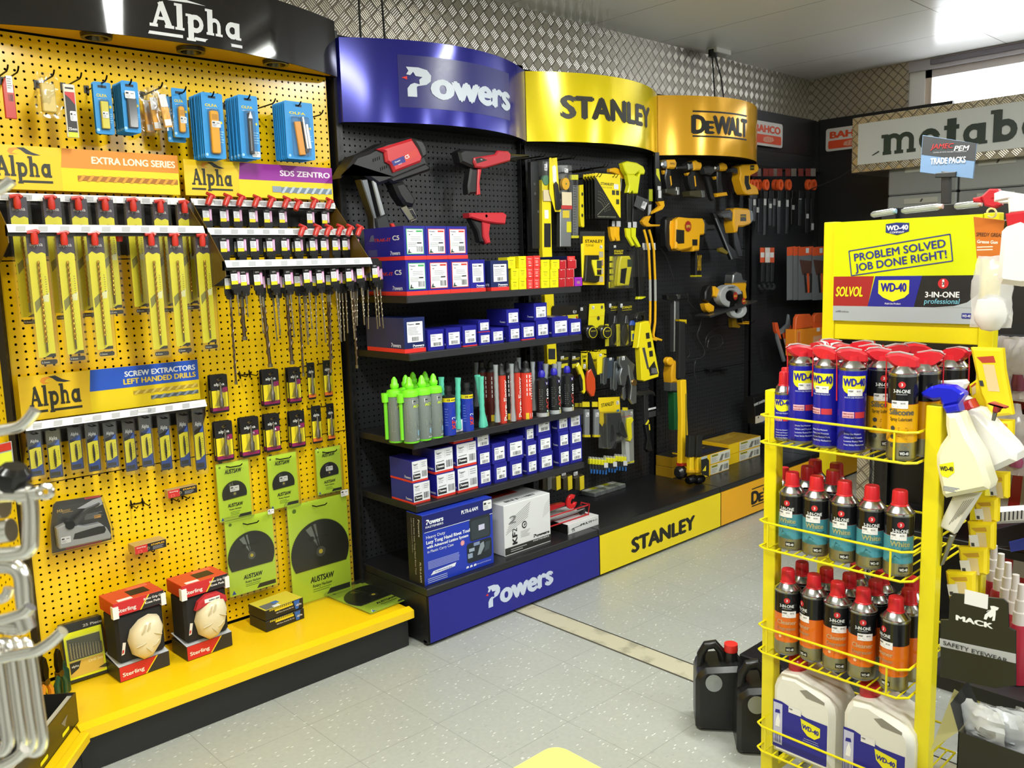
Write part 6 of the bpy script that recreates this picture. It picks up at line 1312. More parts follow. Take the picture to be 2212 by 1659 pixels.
# knives row
for i,(a0,l) in enumerate(((250,'leftmost'),(340,'second'))):
    TI('knife_card','black headed knife card in the utility knife row, '+l,'knife pack',qt,2.975,[('card',bx(a0,440,a0+70,640),-.001,.001,'24241f q',.0005)],fn=lambda m,g,a0=a0:(gt(m,g,'STANLEY',a0+5,500,a0+65,480,-.0016,'d8c820'),gr(m,g,a0+5,520,a0+60,560,-.0016,'d8cc24'),gp_(m,g,a0+18,497-20,.022,.014,-.002)))
TI('utility_knife','yellow and black curved utility knife','utility knife',qt,2.95,[('handle',[(365,545),(385,515),(410,560),(430,620),(438,740),(425,760),(405,740),(408,650),(385,590)],-.014,.0,'efdc1e q',.003),('grip',[(395,600),(412,650),(415,730),(400,740),(385,640)],-.016,-.002,'1f1f1d q',.002)])
TI('knife_card','wide yellow card between the yellow and the red knife','knife pack',qt,2.985,[('card',[(415,430),(612,412),(612,590),(500,600),(415,560)],-.001,.001,'efdc1e q',.0005)],fn=lambda m,g:(gt(m,g,'STANLEY',422,480,460,462,-.0016,'24241c'),gt(m,g,'Changer',480,512,580,486,-.0016,'24241c'),gr(m,g,430,490,450,515,-.0016,'24241c')))
TI('utility_knife','red jacketed utility knife hanging point down','utility knife',qt,2.945,[('handle',[(455,590),(480,560),(512,640),(515,720),(505,775),(485,780),(450,730),(445,650)],-.014,.0,'d04a20 q',.003),('blade_case',[(465,440),(480,440),(525,600),(515,640),(490,620),(465,560)],-.012,-.001,'23231f q',.002)],fn=lambda m,g:gp_(m,g,438,545,.018,.022,-.004))
for i,(x0_,y0_,x1_,y1_,l) in enumerate(((540,450,612,690,'first silver knife right of the red one'),(618,480,692,735,'second silver knife, blue and red label'))):
    TI('utility_knife','silver utility knife with a small card, '+l,'utility knife',qt,2.945-.003*i,[('card',bx(x0_,y0_,x1_-20,y0_+160),-.001,.001,('e8d424 q','3a4450 q')[i],.0005),('handle',[(x1_-30,y0_+30),(x1_-10,y0_+20),(x1_,y0_+120),(x1_-8,y1_-10),(x1_-28,y1_),(x1_-40,y1_-20)],-.012,-.001,'8e9498 n',.003),('handle_back',[(x0_+18,y0_+150),(x0_+36,y0_+150),(x0_+38,y1_-5),(x0_+20,y1_-10)],-.008,.004,'7c8286 n',.003)],fn=lambda m,g,x0_=x0_,y0_=y0_:gp_(m,g,x0_+25,y0_+8,.02,.014,-.0022))
TI('utility_knife','large silver utility knife with a brass knob and a bulky grey head','utility knife',qt,2.93,[('head',[(695,470),(745,460),(780,500),(815,530),(800,600),(755,620),(740,700),(705,690),(695,620),(710,560),(690,520)],-.02,.0,'9a9da2 n',.004),('handle',[(755,530),(785,560),(805,640),(822,700),(820,830),(795,838),(770,800),(780,700),(765,620)],-.026,-.008,'a9adb2 n',.004),('second_handle',[(730,710),(750,700),(755,790),(745,810),(730,790)],-.01,.004,'9a9da2 n',.003),('knob',[(797+20*math.cos(k*PI/8),670+25*math.sin(k*PI/8)) for k in range(16)],-.032,-.02,'b08c58 n',.002)],fn=lambda m,g:gp_(m,g,720,480,.024,.02,-.0215))
for a_,b_,l in ((480,440,'left'),(560,430,'middle'),(640,455,'right')): wirehook('wire hook over the utility knives, '+l,a_,b_,qt,2.92,True)
# blades row and lower packs
for i,(a0,l) in enumerate(((432,'left'),(508,'right'))):
    TI('snap_blade_pack','slim grey blade pack with a yellow foot, %s of two'%l,'blade pack',qt,2.96,[('pack',bx(a0,880,a0+38,1080),-.012,.0,'7e8285 q',.002),('foot',bx(a0-4,1078,a0+44,1096),-.013,.001,'d8c420 q',.001),('hanger',bx(a0-8,822,a0+46,862),-.003,.001,'e0cc24 q',.0005)],fn=lambda m,g,a0=a0:gp_(m,g,a0+20,920,.024,.022,-.0125))
for i in range(4): TI('snap_blade_pack','slim dark blade pack with a yellow hanger under the shelf end, %s from the left'%ORD[i],'blade pack',qt,3.0,[('pack',bx(375+27*i,900,392+27*i,1010-10*i),-.008,.004,'4a4c4e q',.001),('hanger',bx(366+27*i,832,400+27*i,862),-.003,.001,'b8a820 q',.0005)])
TI('staple_gun_pack','grey staple gun on a yellow card in a clear shell','staple gun',qt,2.95,[('card',[(550,790),(715,783),(722,940),(620,920),(580,1015),(553,980)],-.001,.001,'efd01e q',.0005),('gun',[(590,910),(700,905),(745,1095),(700,1060),(668,1060),(662,1130),(640,1175),(598,1178)],-.022,-.002,'74777b n',.004),('grip_gap',[(622,1000),(640,995),(650,1060),(645,1120),(620,1135)],-.0235,-.021,'17181a',.001),('lever',[(690,960),(712,975),(748,1090),(735,1100),(690,1060),(680,1010)],-.03,-.016,'5c5f62 n',.003),('shell',[(553,900),(720,895),(752,1110),(660,1140),(650,1185),(550,1182)],-.034,-.001,CLF,.005)],fn=lambda m,g:(gt(m,g,'STANLEY',572,865,670,835,-.0016,'24241c'),gp_(m,g,698,828,.022,.02,-.002),gr(m,g,690,880,712,900,-.0018,'3a78b0')))
TI('glue_gun_pack','long clear pack with a yellow tool lying lengthwise','hand tool',qt,2.95,[('back_card',[(725,885),(820,880),(828,1300),(735,1312)],-.001,.001,'8e908a q',.0005),('tool',[(765,950),(800,940),(812,960),(795,990),(800,1100),(785,1130),(760,1120),(758,1000)],-.014,-.001,'e8dc20 q',.003),('stick',[(752,1130),(782,1130),(790,1290),(765,1290)],-.008,-.001,'b9bcbc q',.002),('hanger',bx(738,866,778,890),-.002,.002,'e0cc24 q',.0005)],fn=lambda m,g:(gp_(m,g,805,910,.018,.018,-.002),gr(m,g,732,1290,828,1305,-.0018,'d8d020'),gr(m,g,735,925,800,945,-.0016,'c0584a')))
mp=thing('blade_dispenser','x','blade pack',group='small yellow topped blade packs')
MB().box(-.006,.006,-.004,.004,-.05,-.022,'3a3c3e q').build('blades',mp);MB().box(-.0075,.0075,-.007,.005,-.022,.0,'e6e02c q',c=.001).build('top_case',mp);MB().box(-.003,.004,-.005,.005,0,.008,'b8b8b4 q').build('hanger',mp);MB().box(-.005,.005,-.0085,-.007,-.062,-.045,'2a6ab8').build('blue_tip',mp)
u=[]
for gi,(a0,b0,n) in enumerate(((598,1275,6),(668,1262,4),(752,1250,4))):
    for i in range(n):
        a=at(*qt(a0-i*23,b0-i*2),1,2.93+.008*i);place(mp,u,(a.x,a.y,a.z),'yellow topped blade pack, %s in the %s hanging cluster'%('front one' if i==0 else ORD[i-1]+' behind the front one',('left','middle','right')[gi]),scale=(1.25,1.2,1.25))
for i,(a0,l) in enumerate(((610,'left'),(680,'middle'),(760,'right'))): TI('price_tag','white price tag on the %s cluster of yellow topped packs'%l,'price tag',qt,2.905,[('tag',bx(a0-15,1298+(-8*i),a0+15,1335-8*i),-.001,.0,'dcdce0',.0003)])
TI('claw_hammer','black claw hammer with a silver head hanging by its head','hammer',qt,2.97,[('head',[(838,745),(860,735),(905,738),(935,728),(975,745),(988,778),(960,762),(925,765),(900,780),(895,770),(860,775),(840,770)],-.012,.012,'6d7074 n',.003),('shaft',[(898,775),(930,770),(935,1000),(905,1000)],-.008,.008,'2a2b2d q',.003),('grip',[(905,1000),(938,990),(945,1100),(965,1200),(930,1212),(912,1190),(925,1110)],-.011,.011,'17181a q',.004),('yellow_inlay',[(905,998),(930,960),(935,975),(918,1000)],-.0115,-.008,'e0d020 q',.001),('yellow_inlay',[(930,995),(938,995),(942,1040),(934,1042)],-.0125,-.009,'e0d020 q',.001)],fn=lambda m,g:(gr(m,g,930,860,992,888,-.006,'dcdce0'),gr(m,g,935,888,992,945,-.0055,'3a3b3d')))
for i in range(5):
    a=at(*qt(548+48*i,1558-15*i),2,.24);t=thing('blade_box','small grey clear lidded box on the base shelf, %s from the left'%ORD[i],'box',(a.x,a.y,.24),.08,group='small grey boxes on the base shelf');MB().box(-.03,.03,0,.12,0,.022,'6a6d70 q',c=.002,top='a8b0a0 q').build('case',t);MB().box(-.025,.025,.06,.115,.022,.0235,('e6e6e0','d8d838')[i%2]).build('label_sticker',t)
for i,(a0,l,cc) in enumerate(((85,'grey one at the left','77797a q'),(155,'yellow faced, first','e8cf24 q'),(245,'yellow faced, second','e8cf24 q'),(338,'yellow faced, third','e8cf24 q'))):
    TI('bit_pack','small hanging pack row low behind the white carton, '+l,'small pack',qt,2.96,[('pack',[(a0,1415),(a0+60,1385-i*2),(a0+64,1495-i*2),(a0+35,1508),(a0,1500)],-.03,.0,'3c3620 q',.002),('face',[(a0+30,1400),(a0+64,1388),(a0+66,1490),(a0+34,1505)],-.034,-.028,cc,.001)],fn=lambda m,g,a0=a0:gp_(m,g,a0+30,1380,.03,.02,-.005))
# ================= power tools on the amber bay
AMB='f2b21c q';BK='1a1a1c q';GM='8f9296 n'
TI('impact_driver','amber and black impact driver with a silver nose, leftmost of the hung drivers','power tool',qd,2.98,[('motor_case',[(170,530),(225,528),(235,550),(232,580),(220,592),(175,590)],-.03,.03,AMB,.008),('nose',[(138,550),(150,530),(172,528),(175,588),(150,585),(138,570)],-.024,.024,'a8abae n',.008),('handle',[(175,590),(205,592),(205,650),(215,730),(180,735),(165,650)],-.018,.018,BK,.006),('trigger',[(160,600),(178,600),(180,622),(168,628)],-.008,.008,AMB,.002),('grip_stripe',[(195,640),(203,640),(210,700),(203,710)],-.0195,-.016,AMB,.001),('foot',[(160,730),(240,722),(245,770),(215,775),(160,758)],-.028,.028,'3a3a30 q',.004),('belt_clip',[(222,718),(244,718),(246,770),(232,772),(232,740),(222,745)],-.036,-.028,'c0c2c4 n',.002)],fn=lambda m,g:gt(m,g,'DeWALT',185,562,222,548,-.0305,'26261c'))
TI('impact_driver','amber and black driver, second of the hung drivers','power tool',qd,2.98,[('motor_case',[(348,545),(370,532),(385,545),(405,548),(410,575),(400,600),(355,602)],-.03,.03,AMB,.008),('nose',[(320,555),(350,540),(358,600),(325,598)],-.024,.024,'9a9da0 n',.008),('chuck',[(250,575),(320,565),(322,592),(250,592)],-.012,.012,'2c2c2e q',.004),('handle',[(325,640),(350,602),(375,605),(372,660),(385,735),(345,740),(328,690)],-.018,.018,BK,.006),('trigger',[(318,620),(352,612),(360,640),(330,642)],-.01,.01,AMB,.002),('grip_stripe',[(362,640),(370,640),(378,710),(370,715)],-.0195,-.016,AMB,.001),('foot',[(325,745),(405,738),(420,780),(400,792),(330,780)],-.028,.028,'4a4632 q',.004),('belt_clip',[(395,740),(418,742),(422,788),(402,790)],-.036,-.028,'a8aaac n',.002)])
TI('hammer_drill','amber hammer drill with a long side handle, third of the hung drivers','power tool',qd,2.98,[('motor_case',[(525,560),(555,548),(580,560),(588,590),(575,605),(530,605)],-.03,.03,AMB,.008),('gear_case',[(500,575),(530,555),(535,605),(510,610),(498,595)],-.03,.03,'9a9690 n',.008),('chuck',[(432,580),(460,570),(505,575),(512,610),(480,635),(445,625)],-.022,.022,'3c3c3e q',.008),('side_handle',[(448,640),(470,640),(515,795),(505,808),(492,800)],-.013,.013,BK,.005),('handle',[(525,610),(555,608),(555,680),(568,755),(530,760),(522,680)],-.018,.018,BK,.006),('trigger',[(512,645),(540,635),(545,660),(525,668)],-.01,.01,AMB,.002),('foot',[(508,760),(580,752),(588,775),(515,785)],-.028,.028,AMB,.004)])
TI('reciprocating_tool','all amber tool with an open D handle, right of the drivers','power tool',qd,2.97,[('body',[(665,575),(690,562),(790,560),(800,585),(795,610),(770,625),(740,640),(738,690),(780,710),(795,735),(800,768),(735,772),(705,765),(690,740),(668,660),(675,625)],-.03,.03,AMB,.006),('grip_gap',[(700,640),(730,640),(728,690),(745,730),(715,740),(698,690)],-.0312,-.028,'141415',.001),('shoe',[(615,590),(640,580),(662,590),(665,625),(640,620),(618,612)],-.02,.02,'38383a q',.004),('name_plate',[(738,568),(765,568),(765,600),(738,602)],-.0315,-.029,'26261f q',.001)],fn=lambda m,g:gt(m,g,'DeWALT',741,590,763,578,-.032,'d8b830'))
TI('demolition_hammer','big amber demolition hammer with a red price star','power tool',qd,2.95,[('motor_case',[(235,925),(300,932),(395,935),(408,970),(405,1045),(375,1050),(370,1155),(330,1160),(325,1130),(290,1145),(235,1155),(205,1140),(210,940)],-.05,.04,AMB,.008),('rear_handle',[(168,940),(190,918),(235,918),(245,955),(215,955),(200,985),(198,1110),(215,1150),(195,1160),(172,1120),(165,1020)],-.02,.02,BK,.007),('handle_edge',[(195,950),(215,945),(212,985),(205,1100),(225,1140),(205,1145),(192,1110),(190,985)],-.024,-.016,AMB,.002),('grille',[(210,1010),(262,1015),(262,1105),(220,1108),(208,1090)],-.0515,-.048,'26241c q',.001),('front_housing',[(375,938),(412,945),(415,1040),(378,1045)],-.048,.038,'a8aaac n',.006),('barrel',[(412,960),(440,955),(460,975),(500,975),(510,992),(500,1012),(455,1010),(440,1020),(414,1015)],-.024,.024,'303032 q',.007),('side_handle',[(370,1050),(428,1045),(430,1110),(415,1130),(412,1325),(375,1330),(378,1120)],-.02,.02,BK,.007),('handle_ring',bx(374,1322,414,1334),-.021,.021,'b8ac20 q',.002),('small_plate',bx(318,1078,352,1120),-.0525,-.049,'23231f q',.001)],fn=lambda m,g:gt(m,g,'DeWALT',382,1290,410,1180,-.022,'c8a020'),ref=(300,1000))
def star(label,px,py,yv,txt,r=.032,q=qd):
    a=at(*q(px,py),1,yv);t=thing('price_star',label,'price star',(a.x,yv,a.z));pts=[]
    for k in range(24): rr=r*(1 if k%2 else .8);pts.append((rr*math.cos(k*PI/12),rr*math.sin(k*PI/12)))
    MB().prism(pts,-.0012,0,'a82822').build('card',t);m=MB();m.text(txt,0,-r*.25,r*.5,'e8cf4a',-.0018,w=r*1.2,bold=.03);m.build('lettering',t)
star('dark red price star reading $995 on the demolition hammer',340,985,2.895,'$995')
TI('framing_nailer','amber framing nailer with a slanted silver edged magazine','power tool',qd,2.97,[('housing',[(625,870),(640,860),(725,866),(752,890),(755,940),(735,975),(690,990),(655,990),(650,1030),(632,1030),(620,970)],-.035,.035,AMB,.009),('nose',[(525,905),(560,880),(610,870),(625,890),(622,950),(580,930),(540,925)],-.025,.025,'3a3b3d q',.006),('nose_metal',[(545,905),(605,895),(610,925),(560,930)],-.0275,-.02,GM,.002),('handle',[(632,1030),(660,1020),(700,1180),(700,1200),(670,1200),(640,1110)],-.018,.018,BK,.006),('magazine',[(500,895),(522,900),(560,990),(600,1100),(700,1195),(690,1210),(632,1215),(590,1110)],-.012,.012,BK,.003),('magazine_edge',[(512,930),(520,930),(634,1210),(626,1215)],-.014,-.01,'b4b6b8 n',.001),('foot_plate',[(535,1140),(560,1130),(600,1165),(590,1180),(540,1160)],-.02,.0,'7a6a1c q',.003),('name_plate',bx(665,905,705,952),-.0365,-.033,'26261f q',.001),('end_cap',[(728,872),(752,892),(756,940),(738,970),(732,930)],-.036,.036,'8e9090 n',.004)],fn=lambda m,g:gt(m,g,'DeWALT',665,925,705,912,-.037,'d8b830'),ref=(680,930))
def ring(cx,cy,ro,ri,a0,a1,n=18): return [(cx+ro*math.cos(a0+(a1-a0)*k/n),cy+ro*math.sin(a0+(a1-a0)*k/n)) for k in range(n+1)]+[(cx+ri*math.cos(a1-(a1-a0)*k/n),cy+ri*math.sin(a1-(a1-a0)*k/n)) for k in range(n+1)]
TI('circular_saw','circular saw with a pale round guard and black amber handle','power tool',qd,2.93,[('blade_guard',ring(590,1465,78,38,PI*.55,PI*1.95),-.05,.0,'a9acae q',.006),('lower_guard',ring(645,1560,58,26,-.5,PI*.95),-.045,-.01,'b9bcbe q',.005),('blade',[(598+60*math.cos(k*PI/14),1475+60*math.sin(k*PI/14)) for k in range(28)],-.028,-.025,'4a4a4c n',.0006),('base_plate',[(430,1600),(760,1495),(762,1502),(600,1560),(435,1612)],-.06,.05,'8e9194 n',.001),('handle',[(460,1400),(480,1390),(500,1410),(480,1500),(465,1510),(440,1490),(442,1440)],-.02,.02,BK,.007),('handle_shell',[(485,1405),(500,1398),(528,1420),(510,1475),(490,1465)],-.03,.01,AMB,.005),('front_knob',[(440,1520),(470,1512),(505,1535),(500,1575),(470,1580),(450,1560)],-.02,.02,AMB,.007),('motor',[(640,1440),(700,1430),(710,1530),(650,1540)],-.02,.06,'26261f q',.008)],fn=lambda m,g:gt(m,g,'DeWALT',565,1415,612,1400,-.0515,'2a2a2c'),ref=(590,1465))
TI('angle_grinder','amber angle grinder with a silver head, hanging behind the circular saw','power tool',qd,3.0,[('gear_head',[(625,1320),(650,1300),(680,1305),(690,1350),(720,1362),(715,1375),(620,1380),(618,1370)],-.03,.03,'b4b6b8 n',.006),('body',[(618,1380),(718,1376),(712,1420),(720,1480),(700,1500),(650,1500),(640,1440),(620,1400)],-.03,.03,AMB,.008),('handle',[(680,1500),(715,1490),(725,1640),(700,1650),(685,1560)],-.02,.02,BK,.006),('tip',bx(700,1640,742,1660),-.022,.022,AMB,.004)],ref=(660,1400))
star('dark red price star reading $215 by the circular saw',665,1465,2.87,'$215',.026);star('dark red price star reading $489 under the grinder',722,1500,2.86,'$489',.022)
TI('stapler_tool','small amber and black tool below the circular saw','power tool',qe,2.97,[('body',[(655,290),(685,290),(690,330),(715,345),(710,360),(660,355)],-.015,.015,'8a6a14 q',.003)])
# tall tube tool and hammers
TI('soft_start_tool','black T handled tool with a long silver tube and amber motor','power tool',qe,2.97,[('top_handle',[(185,125),(215,118),(330,122),(345,140),(335,155),(215,165),(190,155)],-.02,.02,BK,.007),('chrome_badge',[(252,120),(278,120),(272,152),(260,152)],-.023,-.018,'d0d2d4 m',.001),('tube',[(243,165),(277,165),(280,530),(240,530)],-.016,.016,'a9acb0 n',.006),('motor_case',[(215,600),(240,590),(285,600),(290,640),(270,700),(268,750),(210,750),(205,690)],-.03,.03,'e0a41c q',.008),('knob',[(200+25*math.cos(k*PI/8),597+30*math.sin(k*PI/8)) for k in range(16)],-.03,.0,AMB,.006),('collar',bx(205,750,282,810),-.025,.025,'4a4c4a q',.004),('guard',[(232,820),(290,820),(285,1090),(235,1090)],-.022,.022,'1f5a30 q',.004)],ref=(250,500))
TI('long_grip','long black rubber grip hanging in front of the silver tube','grip',qe,2.93,[('grip',[(280,310),(322,312),(325,700),(300,745),(275,720)],-.014,.014,'151516 r',.006),('top_cap',[(275,298),(328,300),(328,330),(315,318),(280,312)],-.016,.016,'d8b818 q',.003)])
a=at(*qe(300,1440),2,.24)
def ham(name,label,q,x_,ys,yb,yv,w,col,grip,head,parts):
    return TI(name,label,'hammer',q,yv,parts,ref=(x_,ys))
TI('sledge_hammer','long yellow handled sledge hammer standing on its black round head','hammer',qe,2.80,[('handle',[(288,735),(328,730),(335,1000),(348,1325),(310,1335),(290,1330),(295,1000)],-.014,.014,'f2c41c q',.005),('collar',[(288,1330),(350,1322),(350,1345),(290,1350)],-.018,.018,'c03028 q',.003),('grip_line',bx(318,830,328,1280),-.0155,-.013,'8a7a1c',.0005)],fn=lambda m,g:(m.lathe([(.0,-.035),(.022,-.033),(.036,-.015),(.036,.015),(.022,.033),(0,.035)],'1d1d1f q',20,M=Matrix.Translation((g(300,1395)[0],0,g(300,1395)[1]))@Matrix.Rotation(PI/2,4,'Y')),),ref=(300,1200))
for i,(c0,l) in enumerate(((370,'left'),(424,'right'))):
    TI('club_hammer','short yellow handled club hammer standing on its rounded head, %s of two'%l,'hammer',qe,2.74,[('grip',[(c0-18,1130),(c0+20,1128),(c0+18,1270),(c0,1290),(c0-25,1285)],-.013,.013,'232321 q',.004),('handle',[(c0-14,1285),(c0+14,1285),(c0+16,1400),(c0-14,1405)],-.012,.012,'f0c81c q',.004),('band',bx(c0-30,1375,c0+10,1395),-.02,.0,'d8a81c q',.002)],fn=lambda m,g,c0=c0:(m.lathe([(0,-.04),(.018,-.038),(.0245,-.024),(.0245,.024),(.018,.038),(0,.04)],'3a3a3c n',18,M=Matrix.Translation((g(c0+8,1445)[0],0,g(c0+8,1445)[1]))@Matrix.Rotation(PI/2,4,'Y')@Matrix.Rotation(.0,4,'Z')),),ref=(c0,1200))
TI('swing_tag','black and yellow swing tag on the right club hammer','tag',qe,2.70,[('tag',[(445,1300),(485,1290),(503,1310),(502,1425),(450,1410)],-.001,.0,'1c1c1a',.0003)],fn=lambda m,g:(m.poly([g(*p) for p in ((455,1385),(480,1345),(480,1385))],-.0014,'e0cc20'),gr(m,g,445,1275,488,1305,-.0014,'a8b4b8')))
# boxes of nails
def dbox(label,x0,x1,y0,d,z,h,art=False):
    t=thing('nail_carton',label,'box',(x0,y0,z),0,'black and yellow nail cartons on the base shelf');w=x1-x0
    MB().box(0,w,0,d,0,h,'f0c01c q',c=.001,top='3a3428 q' if not art else 'b08c2c q').build('carton',t)
    m=MB();m.rect(w*.0,w*.3,.001,h-.001,-.0006,'f4cc1c');m.rect(w*.33,w-.001,h*.06,h*.94,-.0008,'dcdccf');m.rect(w*.36,w*.58,h*.68,h*.88,-.0012,'b8b030');m.text('DeWALT',w*.47,h*.72,h*.12,'26261c',-.0016,w=w*.18);m.poly([(w*.62,h*.12),(w*.7,h*.7),(w*.78,h*.7),(w*.72,h*.12)],-.0012,'77756c');m.bars(w*.8,w*.97,h*.2,h*.7,9,'4a4a48',-.0012);m.lines(w*.36,w*.58,h*.6,h*.15,5,'9a9a90',-.0012);m.build('label_print',t)
    m=MB(Matrix(((1,0,0,0),(0,0,1,0),(0,-1,0,h+.0008),(0,0,0,1))));m.rect(w*.1,w*.9,d*.2,d*.5,0,'a8842c' if art else '2a2c3c');m.lines(w*.15,w*.85,d*.9,d*.55,4,'8a8468' if not art else 'd8b848',0);m.build('top_print',t)
    return t
def onb(q,px,py,yv): return at(*q(px,py),1,yv)
y0=2.80;a=onb(qe,446,1390,y0);b_=onb(qe,645,1345,y0);h=(onb(qe,650,1270,y0).z-onb(qe,645,1345,y0).z)
hh=max(.055,h)
for i in range(2): dbox('nail carton, left stack, '+('bottom','top')[i],a.x-.005*i,b_.x+.012*i,y0,.20,.24+hh*i*1.02,hh)
y0=2.86;a2=onb(qe,640,1320,y0);b2_=onb(qe,868,1268,y0)
for i in range(2): dbox('nail carton, right stack, '+('bottom','top')[i],max(a2.x,b_.x+.02)+.005,b2_.x+.005*i,y0,.20,.24+hh*i*1.02,hh,True)
t=thing('nail_carton','dark nail carton behind the sledge hammer, left of the stacks','box',(onb(qe,240,1300,2.93).x,2.93,.24));MB().box(0,.14,0,.12,0,.06,'a8801c q',c=.001,top='2a2822').build('carton',t)
t=thing('nail_carton','second dark carton on top, behind the sledge hammer','box',(onb(qe,240,1300,2.93).x+.003,2.932,.301));MB().box(0,.14,0,.118,0,.06,'a8801c q',c=.001,top='2a2822').build('carton',t)
TI('knife_sharpener_box','black knife sharpener box behind the yellow stand post','box',qe,2.95,[('carton',[(795,858),(905,830),(905,1045),(812,1045)],-.03,.03,'1b1b1c q',.002)],fn=lambda m,g:(m.text('KNIFE SHARPENER',*g(797,918),.017,'dcdcdc',-.0306,al='l',rot=.1,bold=.04,w=.16),gr(m,g,805,965,905,1043,-.0306,'d8ccb8'),m.poly(circ(*g(893,950),.018,16),-.031,'e0a880'),m.poly(circ(*g(827,998),.007,14),-.031,'26261f'),m.poly([g(*p) for p in ((845,1035),(900,1000),(900,1035))],-.031,'3a5078')))
t=thing('storage_box','pale translucent storage box on the base shelf beyond the cartons','box',(5.15,2.80,.24));MB().box(0,.3,0,.2,0,.09,'a9b4bc q',c=.006).build('case',t);MB().box(-.004,.304,-.004,.204,.09,.1,'c4ced6 q',c=.003).build('lid',t)
# cables
def cable(label,q,pts,yv,r=.0028):
    P=[at(*q(*p),1,yv) for p in pts];Q=[]
    for i in range(len(P)-1):
        p0,p1,p2,p3=P[max(i-1,0)],P[i],P[i+1],P[min(i+2,len(P)-1)]
        for k in range(6):
            s=k/6;Q.append(.5*((2*p1)+(p2-p0)*s+(2*p0-5*p1+4*p2-p3)*s*s+(3*p1-p0-3*p2+p3)*s**3))
    Q.append(P[-1]);o=Q[0];t=MB().tube([p-o for p in Q],r,'2c2c2e q',7).build('tool_cable',None,o);tag(t,label,'cable')
cable('dark cable dropping from the circular saw and looping left to the silver tube tool',qe,[(350,110),(350,160),(385,210),(445,270),(440,340),(420,420),(470,520),(440,575),(300,585),(240,560)],3.0)
cable('dark cable hanging in a long bend below the silver tube tool',qe,[(170,480),(200,560),(270,620),(360,560),(350,500),(320,490)],3.02)
cable('dark cable end hanging straight down in the middle of the amber bay',qe,[(440,580),(405,600),(400,690),(425,775)],3.02)
cable('bundle of dark cable curled beneath the circular saw',qe,[(640,330),(580,350),(500,400),(480,480),(540,510),(600,470),(580,410),(510,430),(490,500)],3.02,.0025)
cable('dark cable of the demolition hammer',qd,[(150,1140),(190,1200),(240,1350)],3.03)
TI('peg_hook','empty black bar with two pegs low in the amber bay','hook',qe,3.06,[('bar',bx(490,652,635,660),-.006,.02,'17181a q',.001),('peg',bx(505,655,520,685),-.008,.0,'17181a q',.001),('peg',bx(610,650,625,670),-.008,.0,'17181a q',.001)])
# ================= files, cards and saw in the far corner
fx=[(770,925,'half hidden at the amber bay edge'),(795,950,'second from the left'),(818,1030,'third, with a white tag'),(868,1045,'fourth, doubled in clear wrap'),(905,980,'fifth, without a loop'),(932,985,'sixth, with a high white tag'),(965,1035,'seventh'),(1022,1035,'eighth, standing clear of the rest'),(1062,970,'ninth'),(1110,980,'tenth'),(1160,1030,'eleventh'),(1195,1020,'twelfth, with a low white tag')]
for i,(a0,bt,l) in enumerate(fx):
    o_=640+i*2;sk=.25*(1 if i<2 or i>9 else 0)
    parts=[('blade',[(a0-14+5*(i%2),790),(a0+10,790),(a0+4,bt),(a0-12,bt)],-.003,.003,'5a5b5c n',.001),('neck',[(a0-12,740),(a0+14,740),(a0+10,795),(a0-12,795)],-.009,.009,'1b1b1c q',.002)]
    if i not in (4,8,9): parts.insert(0,('handle',[(x_,700+(y_-700)*2.3) for x_,y_ in ring(a0+8,700,17,8,-.6*PI,1.35*PI,12)],-.01,.01,'e05a28 q',.002))
    parts.append(('hang_card',bx(a0-12,588,a0+20,640),-.004,.0,('7a2a22','8a8078')[i%3==2],.0005))
    TI('file','orange handled file in the far hanging row, '+l,'file',qd,2.96+.02*(i%3),parts,group='files hanging in the far corner',fn=(lambda m,g,a0=a0,i=i:gr(m,g,a0-10,(880,800,855,790,830,795,810,805,840,765,900,965)[i],a0+8,(930,840,890,840,860,840,850,850,870,800,930,1010)[i],-.0036,'c8c8c8')),ref=(a0,760))
TI('peg_rail','dark bar of hooks over the far files','hook rail',qd,3.05,[('bar',[(775,578),(1240,604),(1240,612),(775,586)],-.01,.03,'2a2220 q',.001)])
for i,(a0,l) in enumerate(((850,'left'),(885,'middle'),(915,'right'))):
    TI('adjustable_wrench','dark adjustable wrench on an orange and white card, %s of three'%l,'wrench',qd,2.98-.01*(i==1),[('card',bx(a0-14,1132,a0+18,1235),-.001,.001,('e0582c','dcd0c8','d0542c')[i],.0003),('shaft',[(a0-5,1235),(a0+15,1235),(a0+10,1370),(a0-8,1370)],-.005,.005,'26282a q',.002),('jaw',ring(a0-2,1400,26,11,-1.2,PI+.6,12),-.007,.007,'2a2c2e q',.002)],fn=lambda m,g,a0=a0:gr(m,g,a0-12,1165,a0+14,1200,-.0015,'e0e0e0'))
for i,(a0,a1,l) in enumerate(((1020,1078,'leftmost, edge on'),(1065,1110,'second'),(1100,1200,'third, with brown pictures'),(1195,1290,'behind the yellow post'))):
    TI('spade_bit_card','grey card with an orange head, '+l,'tool card',qd,2.93-.006*i,[('card',[(a0,1130),(a1,1122),(a1,1490),(a0,1495)],-.001,.001,'6f7376 q',.0003),('head_band',[(a0,1130),(a1,1122),(a1,1182),(a0,1190)],-.002,-.0005,'e0592c q',.0003)],fn=(lambda m,g,a0=a0,i=i:(gr(m,g,a0+48,1135,a0+70,1170,-.0025,'dcdcde'),m.poly([g(*p) for p in ((a0+5,1215),(a0+90,1225),(a0+85,1330),(a0+25,1320))],-.0015,'55352a'),[m.poly([g(*p) for p in ((a0+35+22*k,1310),(a0+48+22*k,1310),(a0+62+14*k,1440),(a0+45+14*k,1445))],-.002,('26221f','e05a28')[k%2]) for k in range(3)])) if i>=2 else None)
